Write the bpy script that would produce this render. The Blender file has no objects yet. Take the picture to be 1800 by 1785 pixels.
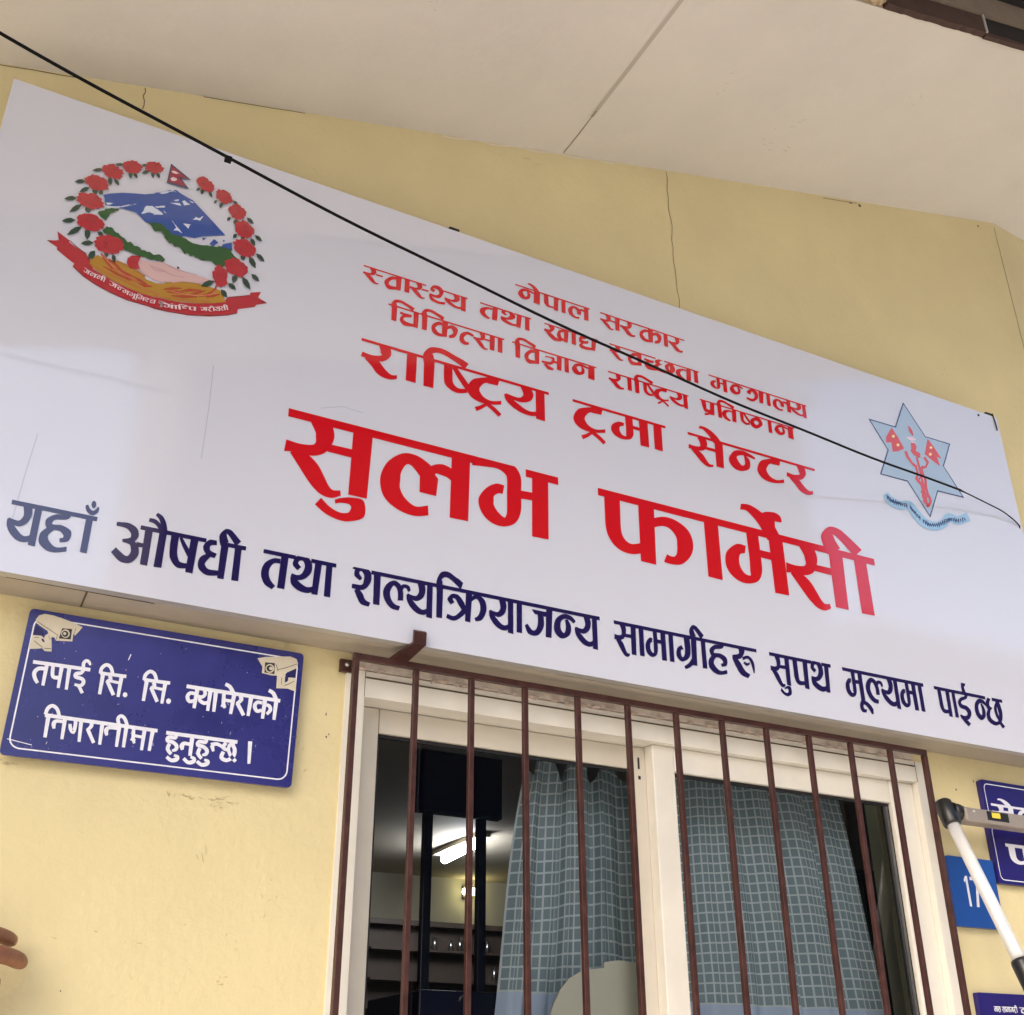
import bpy, bmesh, math, random
import numpy as np
from mathutils import Vector, Matrix
from mathutils.geometry import delaunay_2d_cdt
random.seed(11)
SC = bpy.context.scene
COL = SC.collection
# ------------------------------------------------------------ camera, light, exposure
cam_d = bpy.data.cameras.new('camera'); cam = bpy.data.objects.new('camera', cam_d); COL.objects.link(cam)
YAW, PITCH, ROLL = 0.48866, 0.47845, -0.00377
F = Vector((math.sin(YAW)*math.cos(PITCH), math.cos(YAW)*math.cos(PITCH), math.sin(PITCH)))
r0 = F.cross(Vector((0,0,1))).normalized(); u0 = r0.cross(F)
RT = r0*math.cos(ROLL) + u0*math.sin(ROLL); UP = -r0*math.sin(ROLL) + u0*math.cos(ROLL)
cam.matrix_world = Matrix(((RT.x,UP.x,-F.x,0),(RT.y,UP.y,-F.y,0),(RT.z,UP.z,-F.z,0),(0,0,0,1)))
cam_d.sensor_width = 36; cam_d.lens = 36*2039.66/1800; cam_d.clip_start = .02; cam_d.clip_end = 500
SC.camera = cam
SUN_EL, SUN_AZ = math.radians(36), math.radians(236)      # azimuth clockwise from +Y
world = bpy.data.worlds.new('World'); SC.world = world; world.use_nodes = True
wn = world.node_tree.nodes; wl = world.node_tree.links
sky = wn.new('ShaderNodeTexSky'); sky.sky_type = 'NISHITA'; sky.sun_disc = False
sky.sun_elevation = SUN_EL; sky.sun_rotation = SUN_AZ; sky.dust_density = 5.0; sky.air_density = 1.0; sky.ozone_density = 1.5
wl.new(sky.outputs[0], wn['Background'].inputs[0]); wn['Background'].inputs[1].default_value = 0.15
sun_d = bpy.data.lights.new('sun', 'SUN'); sun = bpy.data.objects.new('sun', sun_d); COL.objects.link(sun)
sun_d.energy = 0.5; sun_d.angle = math.radians(16); sun_d.color = (1.0, .98, .95)
sdir = Vector((math.sin(SUN_AZ)*math.cos(SUN_EL), math.cos(SUN_AZ)*math.cos(SUN_EL), math.sin(SUN_EL)))
sun.rotation_euler = (-sdir).to_track_quat('-Z', 'Y').to_euler(); sun.location = sdir*30
SC.view_settings.view_transform = 'Standard'; SC.view_settings.look = 'None'; SC.view_settings.gamma = 1
SC.view_settings.exposure = 1.22
# ------------------------------------------------------------ dimensions (metres, lens of the camera at the origin)
GZ = -1.6; WY = 1.795; SY = 1.70            # ground height, wall face, sign face
def soffit_z(x): return 1.757 + .2696*x
# ------------------------------------------------------------ materials
def lin(h):
    v = [int(h[i:i+2],16)/255 for i in (0,2,4)]
    return tuple(c/12.92 if c<=.04045 else ((c+.055)/1.055)**2.4 for c in v)
def mat(name, col, rough=.6, metal=0, spec=.5, var=.0, vscale=6, bump=0, bscale=40, coat=0, emit=0, wavy=0, wscale=2.2, bstretch=None, rvar=0):
    m = bpy.data.materials.new(name); m.use_nodes = True
    n = m.node_tree.nodes; l = m.node_tree.links; b = n['Principled BSDF']
    b.inputs['Base Color'].default_value = (*col,1); b.inputs['Roughness'].default_value = rough
    b.inputs['Metallic'].default_value = metal; b.inputs['Specular IOR Level'].default_value = spec
    b.inputs['Coat Weight'].default_value = coat; b.inputs['Coat Roughness'].default_value = .05
    geo = n.new('ShaderNodeNewGeometry')
    if emit:
        b.inputs['Emission Color'].default_value = (*col,1); b.inputs['Emission Strength'].default_value = emit
    if var:
        nz = n.new('ShaderNodeTexNoise'); nz.inputs['Scale'].default_value = vscale; nz.inputs['Detail'].default_value = 8; nz.inputs['Roughness'].default_value = .62
        l.new(geo.outputs['Position'], nz.inputs['Vector'])
        mr = n.new('ShaderNodeMapRange'); mr.inputs[1].default_value=.3; mr.inputs[2].default_value=.7; mr.inputs[3].default_value = 1-var; mr.inputs[4].default_value = 1+var*.6
        l.new(nz.outputs['Fac'], mr.inputs[0])
        mx = n.new('ShaderNodeVectorMath'); mx.operation = 'SCALE'; mx.inputs[0].default_value = col
        l.new(mr.outputs[0], mx.inputs['Scale']); l.new(mx.outputs[0], b.inputs['Base Color'])
        if rvar:
            m2 = n.new('ShaderNodeMapRange'); m2.inputs[1].default_value=.3; m2.inputs[2].default_value=.7; m2.inputs[3].default_value = rough-rvar; m2.inputs[4].default_value = rough+rvar
            l.new(nz.outputs['Fac'], m2.inputs[0]); l.new(m2.outputs[0], b.inputs['Roughness'])
    last = None
    if bump:
        nb = n.new('ShaderNodeTexNoise'); nb.inputs['Scale'].default_value = bscale; nb.inputs['Detail'].default_value = 6
        if bstretch:
            mp = n.new('ShaderNodeVectorMath'); mp.operation='MULTIPLY'; mp.inputs[1].default_value = bstretch
            l.new(geo.outputs['Position'], mp.inputs[0]); l.new(mp.outputs[0], nb.inputs['Vector'])
        else: l.new(geo.outputs['Position'], nb.inputs['Vector'])
        bp = n.new('ShaderNodeBump'); bp.inputs['Strength'].default_value = 1; bp.inputs['Distance'].default_value = bump
        l.new(nb.outputs['Fac'], bp.inputs['Height']); l.new(bp.outputs[0], b.inputs['Normal']); last = bp
    if wavy:
        nb = n.new('ShaderNodeTexNoise'); nb.inputs['Scale'].default_value = wscale; nb.inputs['Detail'].default_value = 2.5; nb.inputs['Roughness'].default_value=.45
        l.new(geo.outputs['Position'], nb.inputs['Vector'])
        bp = n.new('ShaderNodeBump'); bp.inputs['Strength'].default_value = 1; bp.inputs['Distance'].default_value = wavy
        l.new(nb.outputs['Fac'], bp.inputs['Height']); l.new(bp.outputs[0], b.inputs['Normal'])
        if last: l.new(last.outputs[0], bp.inputs['Normal'])
    return m
M = {}
M['wall'] = mat('cream_wall_paint', (.71,.61,.345), .72, var=.075, vscale=2.6, bump=.0016, bscale=85)
M['soffit'] = mat('beige_soffit_paint', (.70,.66,.60), .85, var=.075, vscale=2.4, bump=.0012, bscale=60)
M['crack'] = mat('dark_crack', (.16,.12,.07), .9)  # dark line colour of the hairline cracks
M['stain'] = mat('dark_stain', (.10,.08,.05), .9)
M['smudge'] = mat('faint_smudge', (.46,.38,.22), .9)
M['white_line'] = mat('old_whitewash', (.74,.68,.58), .9)
PW = dict(rough=.07, wavy=.0032, wscale=2.4, spec=.95, coat=.7)
M['print_white'] = mat('printed_white', (.64,.66,.77), **PW)
M['print_red'] = mat('printed_red', (.60,.004,.010), **PW)
M['print_navy'] = mat('printed_navy', (.012,.006,.075), **PW)
for k,h in dict(crimson='B01428',maroon='7A0A20',gold='B08018',ochre='B07024',rust='A83A14',pink='E08868',skin='D2AEB0',skinline='B08890',blue='1A4AA0',snow='D2DCF0',green='0E5218',leaf='0C3828',darkred='86102A',navyline='202A58',flagred='98183A',flagwhite='E8D0DC',paleblue='A8BCD2',flagorange='D2402C',sunyellow='FFE088',ribbonblue='98BEDC').items():
    M[k] = mat('printed_'+k, lin(h), **PW)
M['sign_side'] = mat('sheet_metal_edge', (.50,.49,.47), .45, metal=.3, var=.08)
M['sign_under'] = mat('sign_underside', (.42,.37,.30), .7, var=.12, vscale=7, bump=.0006, bscale=30, bstretch=(1,8,8))
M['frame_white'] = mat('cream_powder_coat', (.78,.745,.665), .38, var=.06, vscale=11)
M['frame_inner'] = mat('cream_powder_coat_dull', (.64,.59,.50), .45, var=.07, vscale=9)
M['gasket'] = mat('black_gasket', (.012,.012,.014), .5)
M['brown'] = mat('brown_enamel', (.058,.019,.015), .42, var=.4, vscale=38, bump=.0009, bscale=110, rvar=.12)
M['steel'] = mat('bright_screw', (.65,.65,.65), .3, metal=1)
M['cable'] = mat('black_cable', (.004,.004,.005), .75, spec=.15)
M['iron'] = mat('black_iron', (.012,.010,.010), .55)
M['blue_sign'] = mat('blue_enamel', (.030,.031,.195), .28, var=.28, vscale=7, rvar=.08, coat=.2)
M['blue_deep'] = mat('deep_blue_enamel', (.018,.012,.15), .3, var=.15, vscale=9)
M['blue_bright'] = mat('bright_blue_plate', (.012,.075,.33), .35, var=.12, vscale=12)
M['sign_letter'] = mat('white_letter_paint', (.78,.79,.88), .5, var=.06, vscale=60)
M['cream'] = mat('cream_pictogram', (.62,.56,.44), .5, var=.05, vscale=80)
M['ink'] = mat('pictogram_ink', (.02,.02,.025), .5)
M['signnavy'] = mat('pictogram_ground', (.012,.010,.09), .4)
M['lip'] = mat('sign_edge', (.10,.09,.14), .5)
M['alu'] = mat('anodised_aluminium', (.90,.90,.90), .3, metal=.35, bump=.0002, bscale=200, bstretch=(8,8,1))
M['alu_rung'] = mat('dull_aluminium_rung', (.36,.31,.27), .45, metal=.3, var=.12, vscale=30)
M['rubber'] = mat('black_rubber', (.010,.010,.012), .38, spec=.6)
M['yellow'] = mat('yellow_label', (.75,.62,.06), .5, var=.2, vscale=90)
M['tan'] = mat('tan_board', (.20,.155,.115), .8, var=.12, vscale=20)
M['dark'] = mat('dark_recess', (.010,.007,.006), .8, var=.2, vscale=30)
M['rustbrown'] = mat('rusty_brown_channel', (.060,.028,.020), .7, var=.3, vscale=18, bump=.001, bscale=60)
M['plaster'] = mat('broken_plaster', (.55,.42,.26), .9, var=.35, vscale=60, bump=.003, bscale=80)
M['skin_hand'] = mat('brown_skin', (.27,.105,.058), .5, var=.25, vscale=60, bump=.0009, bscale=190)
M['nail'] = mat('finger_nail', (.50,.27,.19), .3)
M['sleeve'] = mat('maroon_sleeve', (.16,.02,.03), .85, var=.1, vscale=30)
M['room_wall'] = mat('room_wall', (.46,.43,.33), .8, var=.08, vscale=3)
M['room_ceiling'] = mat('room_ceiling', (.46,.40,.31), .8, var=.08, vscale=3)
M['room_dark'] = mat('brown_dado', (.09,.065,.05), .6, var=.15, vscale=5)
M['screen'] = mat('blue_black_panel', (.010,.014,.050), .25)
M['tube'] = mat('lit_tube', (.9,.93,1.0), emit=35)
M['lampglow'] = mat('lit_small_lamp', (1.0,.9,.45), emit=5)
M['concrete'] = mat('porch_concrete', (.42,.40,.40), .85, var=.1, vscale=2)
M['far_wall'] = mat('far_dark_wall', (.09,.08,.075), .8, var=.06, vscale=.6)
M['far_glass'] = mat('far_dark_window', (.04,.045,.05), .2)
M['bark'] = mat('bark', (.10,.07,.05), .9, var=.2)
M['foliage'] = mat('foliage', (.05,.09,.03), .7, var=.4, vscale=2)
M['pane_reflection'] = mat('cream_reflection', (.72,.68,.55), .8, var=.04, vscale=20)  # cream tone of the reflection in the left pane
def ground_mat():
    m = mat('paved_ground', (.66,.62,.56), .9, var=.12, vscale=1.2, bump=.003, bscale=30); return m
M['ground'] = ground_mat()
def glass_mat():
    m = bpy.data.materials.new('window_glass'); m.use_nodes = True; n = m.node_tree.nodes; l = m.node_tree.links
    n.remove(n['Principled BSDF'])
    tr = n.new('ShaderNodeBsdfTransparent'); tr.inputs[0].default_value = (.92,.95,.95,1)
    gl = n.new('ShaderNodeBsdfGlossy'); gl.inputs['Roughness'].default_value = .015
    fr = n.new('ShaderNodeFresnel'); fr.inputs[0].default_value = 1.45
    mu = n.new('ShaderNodeMath'); mu.operation = 'MULTIPLY'; mu.inputs[1].default_value = 1.1
    mx = n.new('ShaderNodeMixShader'); l.new(fr.outputs[0], mu.inputs[0]); l.new(mu.outputs[0], mx.inputs[0])
    l.new(tr.outputs[0], mx.inputs[1]); l.new(gl.outputs[0], mx.inputs[2]); l.new(mx.outputs[0], n['Material Output'].inputs[0])
    return m
M['glass'] = glass_mat()
def curtain_mat():
    m = bpy.data.materials.new('checked_curtain'); m.use_nodes = True; n = m.node_tree.nodes; l = m.node_tree.links
    b = n['Principled BSDF']; b.inputs['Roughness'].default_value = .9; b.inputs['Specular IOR Level'].default_value = .1
    uv = n.new('ShaderNodeUVMap'); sp = n.new('ShaderNodeSeparateXYZ'); l.new(uv.outputs[0], sp.inputs[0])
    def line(sock, width):
        f = n.new('ShaderNodeMath'); f.operation='FRACT'; l.new(sock, f.inputs[0])
        c = n.new('ShaderNodeMath'); c.operation='LESS_THAN'; c.inputs[1].default_value = width; l.new(f.outputs[0], c.inputs[0]); return c.outputs[0]
    a = line(sp.outputs[0], .20); c = line(sp.outputs[1], .17)
    mx = n.new('ShaderNodeMath'); mx.operation='MAXIMUM'; l.new(a, mx.inputs[0]); l.new(c, mx.inputs[1])
    nz = n.new('ShaderNodeTexNoise'); nz.inputs['Scale'].default_value = 9; l.new(uv.outputs[0], nz.inputs['Vector']); nz.inputs['Scale'].default_value=.35
    sq = n.new('ShaderNodeMix'); sq.data_type='RGBA'; sq.inputs[6].default_value=(.27,.36,.42,1); sq.inputs[7].default_value=(.38,.46,.48,1); l.new(nz.outputs[0], sq.inputs[0])
    g = n.new('ShaderNodeMix'); g.data_type='RGBA'; g.inputs[7].default_value=(.74,.81,.82,1); l.new(sq.outputs[2], g.inputs[6]); l.new(mx.outputs[0], g.inputs[0])
    hem = n.new('ShaderNodeMath'); hem.operation='LESS_THAN'; hem.inputs[1].default_value = 0; l.new(sp.outputs[1], hem.inputs[0])
    h = n.new('ShaderNodeMix'); h.data_type='RGBA'; h.inputs[7].default_value=(.62,.72,.90,1); l.new(g.outputs[2], h.inputs[6]); l.new(hem.outputs[0], h.inputs[0])
    l.new(h.outputs[2], b.inputs['Base Color'])
    t = n.new('ShaderNodeBsdfTranslucent'); l.new(h.outputs[2], t.inputs[0])
    ms = n.new('ShaderNodeMixShader'); ms.inputs[0].default_value=.2; l.new(b.outputs[0], ms.inputs[1]); l.new(t.outputs[0], ms.inputs[2]); l.new(ms.outputs[0], n['Material Output'].inputs[0])
    return m
M['curtain'] = curtain_mat()
# ------------------------------------------------------------ object helpers
def tag(o, label, cat, group=None, kind=None):
    if label: o['label'] = label
    if cat: o['category'] = cat
    if group: o['group'] = group
    if kind: o['kind'] = kind
    return o
def thing(name, label, cat, loc=(0,0,0), group=None):
    o = bpy.data.objects.new(name, None); COL.objects.link(o); o.location = loc; o.empty_display_size = .1
    return tag(o, label, cat, group)
def origin_of(o):
    v = Vector((0,0,0))
    while o is not None: v += o.location; o = o.parent
    return v
def obj(name, bm, mats, parent=None, smooth=False, loc=None):
    """bm holds world coordinates; the object's origin is its parent's (or loc)"""
    off = origin_of(parent) if parent else Vector(loc or (0,0,0))
    if off.length: bmesh.ops.translate(bm, verts=bm.verts, vec=-off)
    me = bpy.data.meshes.new(name); bm.to_mesh(me); bm.free()
    for m in (mats if isinstance(mats,(list,tuple)) else [mats]): me.materials.append(m)
    if smooth:
        for p in me.polygons: p.use_smooth = True
    o = bpy.data.objects.new(name, me); COL.objects.link(o)
    if parent: o.parent = parent
    else: o.location = off
    return o
def box(bm, x0,x1,y0,y1,z0,z1, bev=0, mi=0):
    r = bmesh.ops.create_cube(bm, size=1)
    vs = r['verts']
    for v in vs: v.co = Vector(((x0+x1)/2+v.co.x*(x1-x0), (y0+y1)/2+v.co.y*(y1-y0), (z0+z1)/2+v.co.z*(z1-z0)))
    fs = {f for v in vs for f in v.link_faces}
    for f in fs: f.material_index = mi
    if bev: bmesh.ops.bevel(bm, geom=list({e for v in vs for e in v.link_edges}), offset=bev, segments=2, affect='EDGES', profile=.5)
    return vs
def nb(*boxes, bev=0):
    bm = bmesh.new()
    for b in boxes: box(bm, *b, bev=bev)
    return bm
def tube(bm, pts, rad, seg=10, cap=True, flat=None):
    pts = [Vector(p) for p in pts]; rings = []; n = len(pts)
    rad = rad if isinstance(rad,(list,tuple)) else [rad]*n
    up = Vector((0.13,.31,.94))
    for i,p in enumerate(pts):
        t = (pts[min(i+1,n-1)]-pts[max(i-1,0)]).normalized()
        a = t.cross(up).normalized(); b = a.cross(t).normalized()
        rings.append([bm.verts.new(p + (a*math.cos(2*math.pi*k/seg) + b*math.sin(2*math.pi*k/seg))*rad[i]) for k in range(seg)])
    for i in range(n-1):
        for k in range(seg):
            f = bm.faces.new((rings[i][k], rings[i][(k+1)%seg], rings[i+1][(k+1)%seg], rings[i+1][k])); f.smooth = True
    if cap:
        bm.faces.new(rings[0][::-1]); bm.faces.new(rings[-1])
def quadprism(bm, pts_xz, y0, y1):
    """outline in x,z pushed from y0 (front) to y1 (back)"""
    a = [bm.verts.new((x,y0,z)) for x,z in pts_xz]; b = [bm.verts.new((x,y1,z)) for x,z in pts_xz]; n = len(a)
    bm.faces.new(a); bm.faces.new(b[::-1])
    for i in range(n): bm.faces.new((a[i], b[i], b[(i+1)%n], a[(i+1)%n]))
    bmesh.ops.recalc_face_normals(bm, faces=bm.faces)
# ------------------------------------------------------------ flat lettering and artwork, laid on a vertical face
def crom(P, k=5):
    n = len(P); out = []
    if n < 3: return list(P)
    for i in range(n-1):
        p0,p1,p2,p3 = P[max(i-1,0)],P[i],P[i+1],P[min(i+2,n-1)]
        for j in range(k):
            t = j/k
            out.append(tuple(.5*((2*p1[c]) + (-p0[c]+p2[c])*t + (2*p0[c]-5*p1[c]+4*p2[c]-p3[c])*t*t + (-p0[c]+3*p1[c]-3*p2[c]+p3[c])*t**3) for c in (0,1)))
    out.append(P[-1]); return out
def area(p): return .5*sum(p[i][0]*p[(i+1)%len(p)][1]-p[(i+1)%len(p)][0]*p[i][1] for i in range(len(p)))
def ribbon_tris(L, R, fat=0):
    L = crom(L); R = crom(R)
    if fat:
        L2=[];R2=[]
        for a,b in zip(L,R):
            d=math.hypot(a[0]-b[0],a[1]-b[1]) or 1e-6; e=((a[0]-b[0])/d*fat,(a[1]-b[1])/d*fat)
            L2.append((a[0]+e[0],a[1]+e[1])); R2.append((b[0]-e[0],b[1]-e[1]))
        L,R=L2,R2
    T = []
    for i in range(len(L)-1):
        T += [[L[i],L[i+1],R[i+1]],[L[i],R[i+1],R[i]]]
    return T
def union(polys):
    """union of overlapping polygons -> verts, triangles (no two faces overlap)"""
    vs = []; es = []; keep = []
    for p in polys:
        if abs(area(p)) < 1e-9: continue
        b = len(vs); n = len(p); vs += [Vector(q) for q in p]; es += [(b+i, b+(i+1)%n) for i in range(n)]
        keep.append(np.array(p))
    if not vs: return [], []
    v,e,f,ov,oe,of = delaunay_2d_cdt(vs, es, [], 0, 1e-5, False)
    V = np.array([tuple(q) for q in v]); C = np.array([V[list(t)].mean(0) for t in f])
    ins = np.zeros(len(C), bool)
    for p in keep:
        lo = p.min(0); hi = p.max(0)
        idx = np.where(~ins & (C[:,0]>=lo[0]) & (C[:,0]<=hi[0]) & (C[:,1]>=lo[1]) & (C[:,1]<=hi[1]))[0]
        if not len(idx): continue
        c = C[idx]; w = np.zeros(len(idx), bool)
        for a,b in zip(p, np.roll(p,-1,0)):
            if a[1] == b[1]: continue
            w ^= ((a[1]>c[:,1]) != (b[1]>c[:,1])) & (c[:,0] < (b[0]-a[0])*(c[:,1]-a[1])/(b[1]-a[1])+a[0])
        ins[idx] |= w
    return v, [t for t,k in zip(f,ins) if k]
def word_polys(seq, x0, x1, zt, zb, head=.11, over=.11, fat=0):
    """polygons of one word in x,z; seq is a list of glyph names"""
    pos = 0; polys = []; heads = []
    for g in seq:
        adv, ks, ps, hd = GLYPHS[g]
        for L,R in ks:
            cl = 1.0 if max(q[1] for q in L+R) < 1.16 and hd != [] else 9   # strokes that start in the head line stay inside it
            polys += [[(x+pos,min(y,cl)) for x,y in t] for t in ribbon_tris(L,R,fat)]
        for p in ps:
            cl = 1.0 if max(q[1] for q in p) < 1.16 and hd != [] else 9
            polys.append([(x+pos,min(y,cl)) for x,y in p])
        if hd is None:
            if adv > 0: heads.append([pos, pos+adv])
        else: heads += [[pos+a,pos+b] for a,b in hd]
        pos += adv
    heads.sort(); mg = []
    for h in heads:
        if mg and h[0] <= mg[-1][1]+.02: mg[-1][1] = max(mg[-1][1],h[1])
        else: mg.append(h)
    mg[-1][1] = pos+over; tot = pos+over
    for a,b in mg: polys.append([(a,1-head),(b,1-head),(b,1),(a,1)])
    v,f = union(polys); s = (x1-x0)/tot; h = zt-zb
    return [(x0+p.x*s, zb+p.y*h) for p in v], f
def add_flat(bm, verts, faces, y, mi=0):
    vv = [bm.verts.new((x,y,z)) for x,z in verts]
    for t in faces:
        try: f = bm.faces.new([vv[i] for i in t])
        except ValueError: continue
        f.material_index = mi
        f.normal_update()
        if f.normal.y > 0: f.normal_flip()
def lettering(name, words, y, m, parent, **kw):
    bm = bmesh.new()
    for w in words:
        k = dict(kw); k.update(w[5] if len(w)>5 else {})
        v,f = word_polys(w[0].split(), w[1], w[2], w[3], w[4], **k); add_flat(bm, v, f, y)
    return obj(name, bm, m, parent)
def artwork(name, layers, y, parent, step=.00012):
    bm = bmesh.new(); keys = []
    for i,(c,polys) in enumerate(layers):
        if c not in keys: keys.append(c)
        v,f = union(polys); add_flat(bm, v, f, y-step*(i+1), keys.index(c))
    return obj(name, bm, [M[k] for k in keys], parent)
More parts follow.
